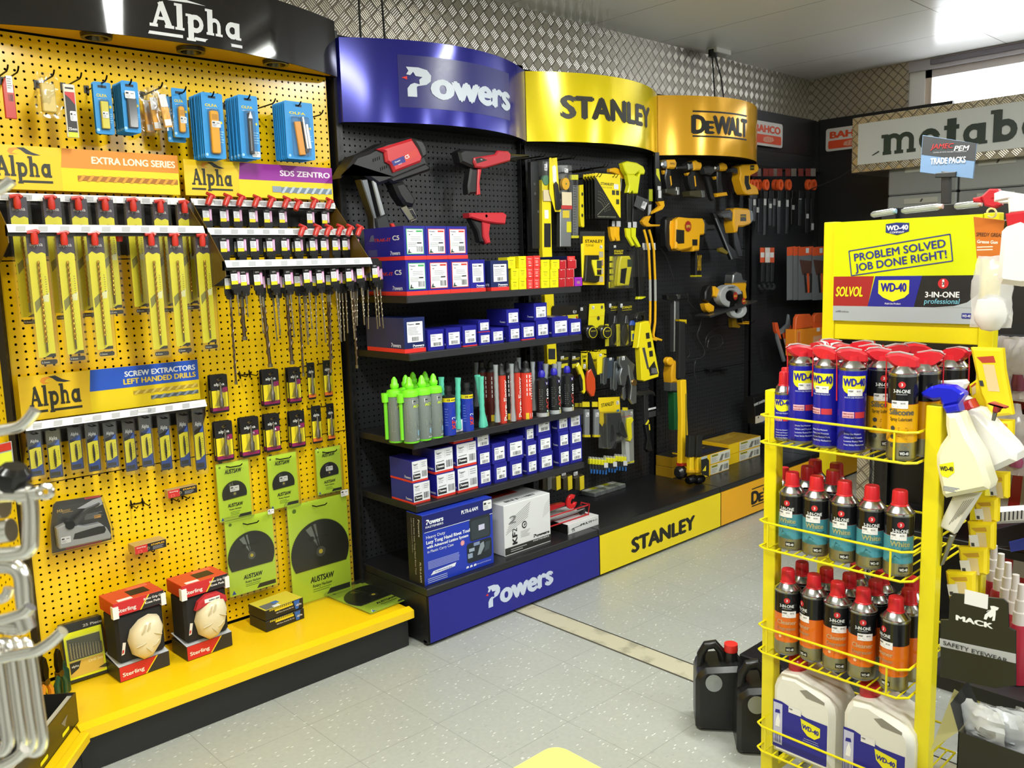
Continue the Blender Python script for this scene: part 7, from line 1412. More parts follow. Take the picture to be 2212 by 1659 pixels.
TI('hand_saw','orange and grey pruning hacksaw on its card','saw',qe,2.93,[('frame_handle',[(968,320),(985,320),(1000,380),(1015,440),(1000,430),(975,380)],-.012,.012,'d8562c q',.004),('frame',[(985,375),(1015,370),(1060,330),(1070,262),(1080,300),(1080,345),(1050,385),(1010,410),(1000,430),(1050,595),(1035,602),(985,430)],-.008,.008,'6d7278 q',.003),('blade_card',[(1030,400),(1075,345),(1090,340),(1112,560),(1095,605),(1075,615)],-.003,.001,'e2602c q',.0005)],fn=lambda m,g:(m.poly([g(*p) for p in ((1065,415),(1085,410),(1108,575),(1095,580))],-.0036,'d8d8d8'),m.text('SANDVIK',*g(1078,430),.01,'3a3a3c',-.0042,al='l',rot=-1.45,w=.085),m.poly([g(*p) for p in ((1035,440),(1050,435),(1060,480),(1045,485))],-.0036,'e0c8c0')),ref=(1000,400))
for i,(a0,w_,l) in enumerate(((1102,125,'front one'),(1235,90,'rear one, half behind the yellow post'))):
    TI('tool_display_box','orange display box with a rounded hang tab, '+l,'display box',qe,2.86+.05*i,[('box',[(a0,370-60*i),(a0+w_+100,355-60*i),(a0+w_+100,560),(a0,560)],-.02,.05,('f09028 q','e2602c q')[i],.003),('tab',[(a0+5,290-20*i),(a0+20,262-10*i),(a0+105,258-10*i),(a0+125,290-20*i),(a0+125,350-40*i),(a0,372-50*i)],-.022,.0,'e2602c q',.004)],fn=(lambda m,g:(gr(m,g,1112,380,1138,490,-.0206,'e8a878'),gr(m,g,1115,385,1135,485,-.021,'e2702c'),gr(m,g,1228,412,1296,478,-.0206,'e8a878'),gt(m,g,'BAHCO',1232,440,1292,416,-.0212,'e8b890'),gr(m,g,1255,355,1278,385,-.0208,'dcdcdc'))) if i==0 else None)
wirehook('thin silver hook holding the pruning saw',830,322,qe,2.9)
# ================= yellow spray can stand; its front looks along -x
RZ=-PI/2
SY='e8d818 q'
XF,XB,YL,YR=2.03,2.345,1.188,.738
st=thing('display_stand','bright yellow wire basket stand full of spray cans','display stand',(XF,YL,0),RZ)
# local: x runs 0..W towards the camera's right, y runs 0..D to the back
W=YL-YR;D=XB-XF;pw=.036
for nm,x,y,h in (('post',0,0,1.150),('post',W-pw,0,1.150),('rear_post',-.004,D-.0,1.592),('rear_post',W-pw-.0,D-.0,1.592)):
    MB().box(x,x+pw,y,y+pw,0,h,SY,c=.002).build(nm,st)
MB().box(pw-.004,W-pw,D+.004,D+.03,1.262,1.314,SY,c=.002).build('cross_bar',st)
for z in (.05,1.10): 
    for x in (0,W-pw): MB().box(x+.008,x+pw-.008,pw,D,z,z+.02,SY).build('side_rail',st)
SH=[1.017,.731,.438,.152]
for z in SH:
    m=MB();x0,x1,y0,y1=.016,W-.042,-.045,D-.01;r=.0032
    for zz in (z,z+.072): m.tube([(x0+.014,y0,zz),(x1-.02,y0,zz),(x1,y0+.02,zz),(x1,y1,zz),(x0-.006,y1,zz),(x0-.006,y0+.012,zz)],r,SY,7,closed=True)
    n=15
    for i in range(n): a=x0+.02+(x1-x0-.04)*i/(n-1);m.tube([(a,y0,z),(a,y1,z)],.0022,SY,6)
    for a in (x0+.024,x1-.045): m.tube([(a,y0,z),(a,y0,z+.072)],.0026,SY,6)
    m.tube([(x1,y0+.12,z),(x1,y0+.12,z+.072)],.0026,SY,6)
    m.build('wire_basket',st)
# header board
bz0,bz1=1.316,1.590;bx0,bx1=pw-.004,W-pw;BW=bx1-bx0;BH=bz1-bz0;bd=D-.006
hb=MB().box(bx0,bx1,bd,bd+.008,bz0,bz1,'d2de12 q').build('header_board',st)
m=MB();X=lambda u:bx0+BW*u;Z=lambda v:bz0+BH*v;y=bd-.0006
def cell(u0,u1,v0,v1,c,s0=0,s1=0,yy=y): m.poly([(X(u0),Z(v0)),(X(u1),Z(v0)),(X(u1+s1),Z(v1)),(X(u0+s0),Z(v1))],yy,c)
cell(0,.26,.15,.45,'a01f22',0,.04);cell(.26,.585,.15,.45,'1c2090',.05,.05,y-.0003);cell(.585,1,.15,.45,'15161a',.05,0)
cell(0,1,0,.15,'a9b2b8');m.poly([(X(.72),Z(.15)),(X(1),Z(.15)),(X(1),Z(.28)),(X(.93),Z(.2)),(X(.85),Z(.165))],y-.0006,'a9b2b8')
m.text('SOLVOL',X(.02),Z(.25),BH*.1,'f2e41a',y-.001,w=BW*.2,al='l',bold=.05,sh=.12)
m.poly([(X(.335),Z(.41)),(X(.55),Z(.41)),(X(.55),Z(.28)),(X(.52),Z(.24)),(X(.44),Z(.2)),(X(.37),Z(.24)),(X(.335),Z(.28))],y-.001,'efe51c')
m.text('WD-40',X(.355),Z(.3),BH*.085,'1c2090',y-.0016,w=BW*.175,al='l',bold=.07);m.text('Multi-Use Product',X(.44),Z(.172),BH*.018,'e8e8f0',y-.001,w=BW*.11)
m.poly(circ(X(.775),Z(.375),BH*.048,24),y-.001,'c8242c');m.text('1',X(.775),Z(.345),BH*.07,'f0f0f0',y-.0014,bold=.06);m.text('3',X(.775),Z(.362),BH*.03,'15161a',y-.0018,bold=.06)
m.text('3-IN-ONE',X(.66),Z(.245),BH*.055,'eceef0',y-.001,w=BW*.22,al='l',bold=.04);m.text('professional',X(.655),Z(.185),BH*.05,'7cc8e0',y-.001,w=BW*.225,al='l',sh=.15,bold=.01)
m.text('wd40.com.au',X(.02),Z(.085),BH*.022,'4a4e54',y-.001,w=BW*.1,al='l',bold=0);m.poly(rrect(X(.9),X(.96),Z(.05),Z(.1),.002),y-.001,'26308a');m.text('WD-40',X(.905),Z(.063),BH*.025,'eceef4',y-.0014,w=BW*.05,al='l')
m.poly([(X(.375),Z(.955)),(X(.45),Z(.965)),(X(.535),Z(.955)),(X(.535),Z(.875)),(X(.455),Z(.845)),(X(.375),Z(.875))],y-.001,'1c2a78');m.text('WD-40',X(.383),Z(.893),BH*.048,'eef0f4',y-.0014,w=BW*.145,al='l',bold=.06);m.text('COMPANY',X(.455),Z(.863),BH*.018,'eef0f4',y-.0014,w=BW*.1)
BL='28308c';ro=.13;ca,sa=math.cos(ro),math.sin(ro);c0=(X(.47),Z(.645))
def rp(a,b): return (c0[0]+a*ca-b*sa,c0[1]+a*sa+b*ca)
hw,hh_=BW*.35,BH*.125
for a0,b0,a1,b1 in ((-hw,-hh_,hw,-hh_),(-hw,hh_,hw,hh_),(-hw,-hh_,-hw,hh_),(hw,-hh_,hw,hh_)):
    p=Vector(rp(a0,b0));q=Vector(rp(a1,b1));n_=Vector((-(q-p).y,(q-p).x)).normalized()*.0013
    m.poly([tuple(p+n_),tuple(p-n_),tuple(q-n_),tuple(q+n_)],y-.001,BL)
for s,b0 in (('PROBLEM SOLVED',.0),('JOB DONE RIGHT!',-hh_*.82)): a0=rp(-hw*.9,b0+hh_*.12);m.text(s,a0[0],a0[1],hh_*.62,BL,y-.001,w=hw*1.8,al='l',bold=.025,rot=ro)
m.build('header_print',hb)
# --- cans
def wr(r): return lambda p:(r*math.sin(p.x/r)*(1-p.y/r),-r*math.cos(p.x/r)*(1-p.y/r),p.z)
def arcr(m,r,x0,x1,z0,z1,c,o=0,n=10): m.rect(x0,x1,z0,z1,-o,c,n)
def pstick(m,x,z,w=.034,h=.017,o=.0012):
    m.rect(x-w/2,x+w/2,z-h/2,z+h/2,-o,'eceaec',8);m.text('MSK',x-w*.3,z+h*.1,h*.24,'2c2c30',-o-.0006,sh=.2);m.text('$9.95',x+w*.2,z+h*.1,h*.18,'6a6a70',-o-.0006);m.lines(x-w*.44,x+w*.1,z-h*.1,z-h*.36,2,'b4b4ba',-o-.0006)
def spray_can(label,kind,group):
    t=thing('spray_can',label,'spray can',group=group)
    r=.0335;H={'wd':.205,'sil':.201,'deg':.176}.get(kind,.150)
    if kind=='small': r=.0255;H=.125
    body={'wd':'1b1c98 g','small':'1b1c98 g','sil':'e8ac14 g','teal':'4a93a4 g','deg':'e0701a g'}[kind]
    pr_=[(r*.93,0,'8e9093 n'),(r,.004,'8e9093 n'),(r,.006,'8e9093 n')]
    if kind in('wd','small'): pr_+=[(r,H-.004,body),(r*.97,H,'8e9093 n')]
    else: pr_+=[(r,H*.22,'a8a48c n'),(r,H*.66,body),(r+.0002,H*.665,'b02820'),(r,H*.67,'151518 g'),(r,H-.004,'151518 g'),(r*.97,H,'8e9093 n')]
    MB().lathe(pr_,body,32).build('can_body',t)
    MB().lathe([(r*1.03,H-.001),(r*1.04,H+.003),(r*.96,H+.004),(r*.9,H+.007),(r*.66,H+.017),(r*.52,H+.021)],'b4b5b6 m',30).build('shoulder',t)
    if kind in ('wd','sil'):
        m=MB();m.prism([(-.040,.034),(-.031,.042),(-.012,.045),(.012,.040),(.031,.028),(.033,.006),(.026,0),(-.004,.0),(-.022,.007),(-.036,.022)],-.016,.016,'cf2430 q',c=.006,M=Matrix.Translation((0,0,H+.013))@Matrix.Scale(.8,4,(0,0,1)));m.lathe([(.020,H+.012),(.019,H+.03)],'cf2430 q',20);m.build('spray_head',t)
        m=MB();m.prism([(-.041,.036),(-.031,.046),(-.010,.0485),(.02,.040),(.018,.0375),(-.011,.0455),(-.03,.0435)],-.006,.006,'a9a7a8 q',M=Matrix.Translation((0,0,H+.0135))@Matrix.Scale(.8,4,(0,0,1)));m.build('flip_straw_clip',t)
        MB().tube([(-.038,0,H+.05),(-.0375,-.004,H+.0),(-.0365,-.006,H-.08)],.0016,'c8202c q',6).build('straw',t)
    else:
        k=r/.0335;MB().lathe([(.0205*k,H+.014),(.0205*k,H+.02),(.0185*k,H+.022),(.0172*k,H+.052),(.0155*k,H+.055),(.0,H+.0555)],'c8202a q',24).build('cap',t)
    m=MB();m.warp=wr(r)
    if kind in('wd','small'):
        s=r/.0335*1.0;xs=[-.029*s+.058*s*i/14 for i in range(15)];zt=H-.016;zb=H-.062*s
        m.strips(xs,lambda x:zt,lambda x:zb+.020*s-.020*s*math.sqrt(max(0,1-(x/(.0292*s))**2))+( .0),-.0004,'e9e21c')
        m.text('WD-40',0,H-.04*s-.0,.019*s,'1b1c98',-.0012,w=.052*s,bold=.07)
        m.text('MULTI-USE PRODUCT',0,zb-.008*s,.0035,'c8ccec',-.0008,w=.045*s)
        m.rect(-.028*s,.0,H*.42,H*.42+.015*s,-.0005,'e8b4c0',5);m.text("THERE'S ALWAYS",-.014*s,H*.42+.0085*s,.0035*s,'9a3048',-.001,w=.025*s);m.text('ANOTHER USE.',-.014*s,H*.42+.002*s,.0035*s,'9a3048',-.001,w=.025*s);m.rect(.002,.028*s,H*.42,H*.42+.015*s,-.0005,'c43040',5)
        for i,w_ in enumerate(('Drives Out Moisture','Cleans and Protects','Loosens Rusted Parts','Frees Sticky Mechanisms')): m.text(w_,-.022*s,H*.22-.009*i*s,.0042*s,'d4d6ee',-.0008,al='l',w=(.04+.003*i)*s)
        if kind=='wd': pstick(m,.002,H-.056)
    else:
        m.warp=wr(r);cx_0=-.0;zc=H-.022
        pts=circ(0,zc,.0078,18);m.poly(pts,-.0009,'c8242c');m.text('3',0,zc-.003,.007,'e8e8e8',-.0014,bold=.06)
        m.text('3-IN-ONE',0,H-.041,.0085,'e4e6e8',-.001,w=.036,bold=.04);m.rect(-.012,.012,H-.0455,H-.0435,-.0008,'8a8c90',4)
        if kind=='sil': m.text('Silicone',0,H*.54,.014,'5a5a50',-.001,w=.056,bold=.05);m.text('Spray Lubricant',0,H*.47,.0085,'33331c',-.001,w=.05,bold=.02);[m.poly(circ(-.018,H*(.38-.1*i),.0055,12),-.0008,'3a3c3e') for i in range(3)];[m.lines(-.006,.022,H*(.4-.1*i),H*(.35-.1*i),2,'a87c14',-.0008) for i in range(3)]
        if kind=='teal': m.text('White',0,H*.5,.013,'a8a878',-.001,w=.044,bold=.05);m.text('Lithium Grease',0,H*.42,.0075,'1f4a56',-.001,w=.05,bold=.03);m.poly([(-.022,H*.2),(-.012,H*.36),(.0,H*.3),(.016,H*.2)],-.0006,'2f6a78')
        if kind=='deg': m.text('Cleaner',0,H*.5,.012,'c8a078',-.001,w=.05,bold=.05);m.text('Degreaser',0,H*.41,.0095,'b88c60',-.001,w=.05,bold=.05);m.lines(-.006,.02,H*.36,H*.2,6,'b85a14',-.0008);m.poly(circ(-.017,H*.3,.004,10),-.0008,'f0c8a0')
        xs=[-.032+.064*i/12 for i in range(13)];m.strips(xs,lambda x:H*.22+.006+.35*(x+.032)*.6,lambda x:H*.215,-.0004,body if kind!='sil' else body)
        m.rect(-.002,.02,.012,.024,-.0008,'1c1c1e',5);m.text('WD-40',.009,.0145,.007,'e8e8e8',-.0014,w=.018,bold=.06)
        pstick(m,-.004 if kind!='deg' else .006,H*.66,.036,.018)
    m.build('label_print',t)
    return t
KD={}
def can(kind,px,py,x,z,label,rz=0):
    if kind not in KD: KD[kind]=(spray_can('x',kind,{'wd':'blue and yellow spray cans','small':'short blue spray cans','sil':'yellow and black spray cans','teal':'teal and black spray cans','deg':'orange and black spray cans'}[kind]),[])
    p=at(px,py,0,x);place(KD[kind][0],KD[kind][1],(x,p.y,z+.003),label,rz=RZ+.5*0+.35+rz)
B0=SH[0];TOP='in the top basket'
for k,px,py,x,l,r_ in (('small',1693,900,2.05,'short blue spray can with a red cap, far left in the top basket',0),('small',1697,900,2.13,'second short blue spray can, hidden behind the first in the top basket',.2),
 ('wd',1731,880,2.055,'tall blue and yellow spray can in the front row, left',.35),('wd',1786,880,2.04,'tall blue and yellow spray can in the front row, middle',-.35),('wd',1840,880,2.03,'tall blue and yellow spray can in the front row, right',.25),
 ('sil',1903,880,2.10,'tall yellow and black spray can, second behind the front corner one',.2),('sil',1950,880,2.022,'tall yellow and black spray can at the right front corner of the top basket',-.05),
 ('wd',1768,830,2.14,'tall blue spray can of the second row, left',2.2),('wd',1817,830,2.13,'tall blue spray can of the second row, middle',.8),('wd',1870,830,2.12,'tall blue spray can of the second row, right',3.0),
 ('wd',1800,820,2.22,'tall blue spray can of the third row, left',.4),('wd',1856,820,2.21,'tall blue spray can of the third row, right',2.8),('sil',1925,830,2.19,'black topped spray can of the third row',3.6),
 ('sil',1998,850,2.09,'black topped spray can behind the right front corner can',2.9),('sil',2058,850,2.20,'black spray can at the back right, behind the blue trigger bottle',2.5),('sil',1980,830,2.26,'black topped spray can at the very back of the top basket',.3)):
    can(k,px,py,x,B0,l,r_)
for i,px in enumerate((1711,1763,1823,1882,1942)): can('teal',px,1090+12*i,2.035,SH[1],'teal and black spray can in the front row, %s from the left'%ORD[i],(-.25,.0,-.1,.1,.15)[i])
for i,(px,x) in enumerate(((1744,2.12),(1799,2.12),(1760,2.2),(1806,2.2))): can('teal',px,1050,x,SH[1],'teal spray can behind the front row, %s'%('nearer left one','nearer right one','rear left one','rear right one')[i],1)
for i,px in enumerate((1702,1758,1809,1864,1934)): can('deg',px,1260+22*i,2.035+(.0 if i!=1 else .01),SH[2],'orange and black spray can in the front row, %s from the left'%ORD[i],(.1,-.9,.1,.1,-.8)[i])
for i,(px,x) in enumerate(((1732,2.11),(1785,2.11),(1835,2.11),(1892,2.11),(1965,2.105),(1850,2.19),(1905,2.19),(1970,2.19))): can('deg',px,1250,x,SH[2],'orange spray can behind the front row, '+('%s of the second row'%ORD[i] if i<5 else '%s of the third row'%ORD[i-5]),2)
can('small',1694,1030,2.16,SH[1]+.0,'blue can with a red cap seen through the stand on the left',.3)
# jugs
def jug(label,y0,x0):
    t=thing('jug',label,'jug',(x0,y0,SH[3]+.003),RZ,'white jugs in the lowest basket');WJ,DJ,HJ=.175,.125,.235
    m=MB();prof=[(0,0),(WJ,0),(WJ,.16),(WJ-.004,.185),(WJ-.02,.205),(WJ-.04,.215),(.075,HJ),(.07,HJ+.004),(.02,HJ-.004),(.008,HJ-.025),(0,.185)]
    m.prism(prof,0,DJ,'e6e4dc q',c=.014);m.poly([(.08,.205),(.1,.213),(.15,.196),(.15,.188),(.10,.19)],.0-.0005,'8f8b80');m.build('jug_body',t)
    MB().lathe([(.024,HJ-.005),(.025,HJ+.0),(.025,HJ+.028),(.022,HJ+.031),(0,HJ+.031)],'c0202a q',24,c=(.045,DJ*.45)).build('cap',t)
    m=MB();y=-.0008;m.poly([(.004,.02),(WJ-.016,.02),(WJ-.016,.135),(.10,.135),(.03,.155),(.004,.155)],y,'24208e')
    m.rect(.006,.032,.03,.148,y-.0006,'c4c4e0');m.bars(.008,.03,.035,.06,7,'5a5a90',y-.001);m.prism([(.012,.08),(.024,.08),(.026,.1),(.02,.118),(.014,.1)],y-.0012,y-.0008,'f0f0f4');m.poly([(.010,.118),(.026,.12),(.024,.13),(.012,.128)],y-.001,'24208e')
    m.poly([(.085,.128),(.14,.12),(.14,.095),(.125,.083),(.105,.086),(.09,.1)],y-.0008,'ece41c');m.text('WD-40',.0895,.1035,.013,'24208e',y-.0014,w=.046,al='l',bold=.06,rot=-.12)
    for i in range(4): m.text('Stops Squeaks Drives Out Moisture',.115,.075-.006*i,.003,'c8c8e8',y-.0008,w=.04+.004*i)
    m.rect(.05,.086,.133,.15,y-.001,'e8e6e6');m.text('MSK',.057,.142,.004,'3a3a3e',y-.0016,sh=.2);m.build('label_print',t)
    return t
p=at(1667,1560,0,2.0);jug('white jug with a blue label and red cap, left one',p.y,2.0);p=at(1815,1590,0,1.995);jug('white jug with a blue label and red cap, right one',p.y-.004,1.995)
# ---- things hung on the stand's right side
def S_(name,label,cat,x,parts,fn=None,ref=None,group=None):
    "traced on a plane x = const facing the camera side; local x runs along -y"
    p=ref or parts[0][1][0];a=at(*p,0,x);t=thing(name,label,cat,a,RZ,group)
    g=lambda px,py:(a.y-at(px,py,0,x).y,at(px,py,0,x).z-a.z)
    for pr in parts: MB().prism([g(*q) for q in pr[1]],pr[2],pr[3],pr[4],c=pr[5] if len(pr)>5 else .002).build(pr[0],t)
    if fn: m=MB();fn(m,g);m.build('print',t)
    return t,g
Wh='ece9e2 q'
qg=crop(1850,680,5.925);qh=crop(1940,600,2.371);qi=crop(1640,960,3.771)
def qq(q,l): return [q(*p) for p in l]
S_('spray_bottle','translucent spray bottle with a blue trigger head, hooked on the stand side','spray bottle',2.04,[
 ('bottle',qq(qh,[(262,690),(330,686),(345,720),(380,800),(440,900),(490,1045),(480,1075),(262,1118),(245,1100),(215,950),(215,900),(235,850),(270,800),(262,750)]),-.028,.028,'ece8c8 q',.010),
 ('collar',qq(qh,[(240,655),(318,640),(328,680),(262,695)]),-.018,.018,'1a20b8 q',.004),
 ('trigger_head',qq(qh,[(128,585),(175,555),(215,545),(290,552),(345,585),(348,600),(320,640),(240,658),(225,620),(190,625),(135,605)]),-.016,.016,'1c22c4 g',.006)],
 fn=lambda m,g:(m.poly([g(*qh(*p)) for p in ((236,945),(308,932),(313,985),(280,1012),(252,1005),(240,985))],-.0286,'ece41c'),m.text('WD-40',*g(*qh(241,975)),.0105,'26262a',-.0292,al='l',w=.028,bold=.06,rot=.1),m.lines(g(*qh(255,1060))[0],g(*qh(345,1060))[0],g(*qh(255,1052))[1],g(*qh(255,1078))[1],4,'5a6a9c',-.0286)))
S_('spray_bottle','large white spray bottle with a red collar, leaning behind the blue triggered one','spray bottle',2.12,[
 ('bottle',qq(qh,[(345,690),(395,665),(430,672),(475,720),(600,850),(628,890),(625,930),(470,1000),(440,960),(400,850)]),-.035,.035,Wh,.012),('collar',qq(qh,[(325,645),(380,620),(402,662),(350,688)]),-.02,.02,'b82430 q',.004),('neck_top',qq(qh,[(300,622),(345,604),(372,620),(325,648)]),-.016,.016,Wh,.003),
 ('trigger_lever',qq(qh,[(195,530),(345,522),(358,540),(340,570),(225,560)]),-.012,.012,'e8e6e8 q',.003),('trigger_head',qq(qh,[(105,605),(165,545),(200,528),(225,550),(210,600),(150,625)]),-.016,.016,'c02430 q',.005)])
S_('spray_bottle','white spray bottle with a red collar, standing high at the right edge','spray bottle',2.10,[
 ('bottle',[(2182,490),(2212,480),(2260,500),(2265,615),(2215,618),(2170,612),(2163,600),(2172,500)],-.035,.035,Wh,.012),('collar',[(2178,462),(2225,455),(2228,485),(2182,490)],-.022,.022,'c42430 q',.004),('neck_top',[(2182,430),(2230,425),(2232,458),(2184,462)],-.018,.018,Wh,.004),('lever',[(2150,418),(2165,412),(2230,422),(2230,432),(2180,430),(2150,436)],-.01,.01,'e8e6e6 q',.003)])
S_('trigger_sprayer','red and white trigger spray head pointing left above the yellow board','spray head',2.2,[('body',[(2122,425),(2140,408),(2158,408),(2165,422),(2150,430),(2165,442),(2150,450),(2130,445)],-.012,.012,'c42a34 q',.004),('nozzle',[(2103,428),(2122,424),(2124,438),(2104,437)],-.008,.008,'c42a34 q',.003),('barrel',[(2150,430),(2215,424),(2215,438),(2150,440)],-.008,.008,'e8e4e4 q',.003)])
S_('grease_gun_card','orange hanging card above a clear crinkled bag','carded bag',2.25,[('card',[(2103,468),(2170,476),(2160,564),(2110,558)],-.001,.001,'c8702a q',.0005),('ring',ring(2142,460,12,8,-PI,.8*PI,10),-.002,.002,'e8e4a0 q',.001)],fn=lambda m,g:(m.text('SPEEDY GREASE',*g(2109,510),.009,'5a3418',-.0016,al='l',w=.062,bold=.03,rot=-.08),m.text('Grease Gun',*g(2111,525),.008,'f4e8d8',-.0016,al='l',w=.045,bold=.05,rot=-.08),m.lines(g(2111,530)[0],g(2155,530)[0],g(2111,531)[1],g(2111,543)[1],2,'f0dcc0',-.0016)))
a=at(2146,566,0,2.24);bag('parts_bag','clear crinkled bag with a round white filler under the orange card','bag',a,.09,.17,.05,lambda m:m.lathe([(.0,-.165),(.02,-.16),(.034,-.14),(.037,-.12),(.03,-.09),(.012,-.078),(0,-.076)],'e6e4e0 r',16),seed=11,rz=RZ,mt='f4f2f0 w t')
# wipes packets
def wipes(label,pts,x,big=False,rz=0):
    n=len(pts)
    S_('wipes_packet',label,'wipes packet',x,[('packet',pts,-.012,.010,'f0d41c q',.006)],group='yellow wipes packets down the stand side',
     fn=lambda m,g:( (lambda A,B,C_:(m.poly([tuple(Vector(A).lerp(Vector(B),u_).lerp(Vector(C_),v_)) if 0 else tuple(Vector(A)+(Vector(B)-Vector(A))*u_+(Vector(C_)-Vector(A))*v_) for u_,v_ in ((.3,.35),(.66,.35),(.66,.92),(.3,.92))],-.0126,'e0c890'),m.poly([tuple(Vector(A)+(Vector(B)-Vector(A))*u_+(Vector(C_)-Vector(A))*v_) for u_,v_ in ((.15,.2),(.7,.16),(.72,.3),(.3,.32))],-.0126,'b8402c' if big else 'c89828'),m.poly([tuple(Vector(A)+(Vector(B)-Vector(A))*u_+(Vector(C_)-Vector(A))*v_) for u_,v_ in ((.02,.45),(.36,.42),(.38,.82),(.04,.86))],-.0132,'e6e4e2') if not big else None,m.poly([tuple(Vector(A)+(Vector(B)-Vector(A))*u_+(Vector(C_)-Vector(A))*v_) for u_,v_ in ((.08,.7),(.2,.7),(.2,.82),(.08,.82))],-.0138,'3a3a3c'))) (g(*pts[0]),g(*pts[1]),g(*pts[-1]))))
wipes('large yellow wipes packet, topmost, with a pictured label',[(2099,750),(2168,752),(2172,800),(2190,895),(2145,900),(2120,850)],2.16,True)
wipes('yellow wipes packet folded behind the topmost one',[(2096,830),(2118,815),(2150,880),(2150,895),(2120,905),(2098,860)],2.19,True)
for i,(x_,y_,x2,y2) in enumerate(((2150,905,2190,945),(2135,1018,2180,1075),(2104,1072,2158,1126),(2092,1125,2150,1186),(2072,1180,2135,1240),(2045,1232,2110,1290))):
    wipes('yellow wipes packet in the cascade, %s below the pictured ones'%ORD[i],[(x_,y_),(x2,y_+2),(x2-1,y2),(x_+8,y2+2)],2.17-.012*i)
S_('hand_pump','grey rod tool wrapped in a printed paper tag, hung under the spray bottles','pump',2.06,[('rod',qq(qi,[(1555,730),(1600,735),(1500,980),(1470,990)]),-.006,.006,'9a9a94 n',.003),('paper_tag',qq(qi,[(1590,415),(1805,395),(1600,725),(1475,660)]),-.012,.012,'d8d4c8 r',.004)],fn=lambda m,g:[m.poly([g(*qi(*p)) for p in ((1560+25*k,640-20*k),(1565+25*k,642-20*k),(1690+20*k,450-5*k),(1684+20*k,450-5*k))],-.0126,'8a887e') for k in range(5)])
S_('red_knob','dark red knob on a grey stem in front of the wipes','knob',2.08,[('stem',qq(qg,[(1750,1230),(1800,1250),(1770,1360),(1730,1350)]),-.004,.004,'8e8e8c n',.002),('knob',qq(qg,[(1695,1125),(1750,1115),(1930,1180),(1925,1195),(1850,1190),(1820,1250),(1755,1235),(1770,1165),(1700,1140)]),-.012,.012,'9a2828 q',.004)])
# lying clear tubes along the board top
for i,(p0,p1,c1,l) in enumerate((((1882,464),(1935,456),'8ab0d0','blue tinted'),((1948,456),(2035,446),'c8a0a4','pink tipped'),((2062,446),(2120,440),'d0a8a8','right hand'))):
    a=at(*p0,0,2.42);b_=at(*p1,0,2.42);t=thing('clear_tube',l+' clear tube lying behind the top of the yellow board','tube',a);d=b_-a
    MB().tube([(0,0,0),d*.1,d*.5,d*.9,d],[.005,.009,.009,.009,.005],'c4c8cc w t',12).build('tube_body',t);MB().tube([d*.88,d*1.02],.007,c1+' q',10).build('tip',t)
MB_=MB().box(2.40,2.46,.62,1.2,1.54,1.575,'26262a',c=.003).build('ledge');tag(MB_,'narrow black ledge carrying clear tubes behind the yellow board','shelf')
# ================= middle gondola behind the stand
t=thing('shelving_bay','low black gondola with red panels behind the spray can stand','shelving bay',(3.3,at(1905,452,0,3.3).y,0),RZ)
zt=at(1905,452,0,3.3).z
MB().box(0,2.2,0,.02,0,zt,'121214').build('back_panel',t)
for x in (.05,.95): m=MB();uprights(m,x,.0,.02,zt,.03);m.build('upright',t)
MB().box(-.06,-.01,-.02,.04,0,1.05,'plate').build('end_post',t)
for zz in (1.21,.95,.55): MB().box(.1,2.1,-.35,-.01,zz-.03,zz,'141416',c=.002).build('shelf',t)
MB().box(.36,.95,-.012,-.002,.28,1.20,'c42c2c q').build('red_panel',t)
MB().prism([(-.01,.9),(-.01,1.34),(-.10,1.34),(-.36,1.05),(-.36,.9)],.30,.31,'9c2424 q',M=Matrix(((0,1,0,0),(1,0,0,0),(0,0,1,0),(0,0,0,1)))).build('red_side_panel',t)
m=MB()
for i in range(6): m.poly([(.42+.09*i,.35),(.46+.09*i,.35),(.50+.09*i,.75),(.44+.09*i,.75)],-.0132,'c8c0b8')
m.build('panel_print',t)
# trade sign
t,g=S_('counter_sign','small slate blue and grey sign board on a black post, reading TRADE PACKS','sign',3.2,[('board',[(1994,292),(2110,310),(2102,386),(1988,372)],-.004,.004,'6f8cb0 q',.0005),('top_band',[(1995,293),(2110,310),(2107,348),(1992,334)],-.0046,-.0038,'3a3c40',.0002),('post',[(2035,370),(2054,372),(2052,440),(2034,440)],-.008,.012,'1b1b1d',.002),('clip',[(2024,374),(2068,371),(2066,383),(2022,384)],-.012,.008,'2a2b2d',.002)],
 fn=lambda m,g:(m.text('JAMEC',*g(2012,322),.017,'b02a30',-.0056,al='l',w=.072,bold=.02,sh=.2,rot=-.07),m.text('PEM',*g(2062,326),.017,'e8e8ea',-.0056,al='l',w=.045,bold=.02,sh=.2,rot=-.07),m.text('COUPLE UP WITH THE BEST CONNECTIONS',*g(2017,331),.004,'b8b8bc',-.0056,al='l',w=.11,bold=0,rot=-.07),m.text('TRADE PACKS',*g(2011,355),.021,'eef0f4',-.0056,al='l',w=.115,bold=.04,rot=-.05)),ref=(1994,372))
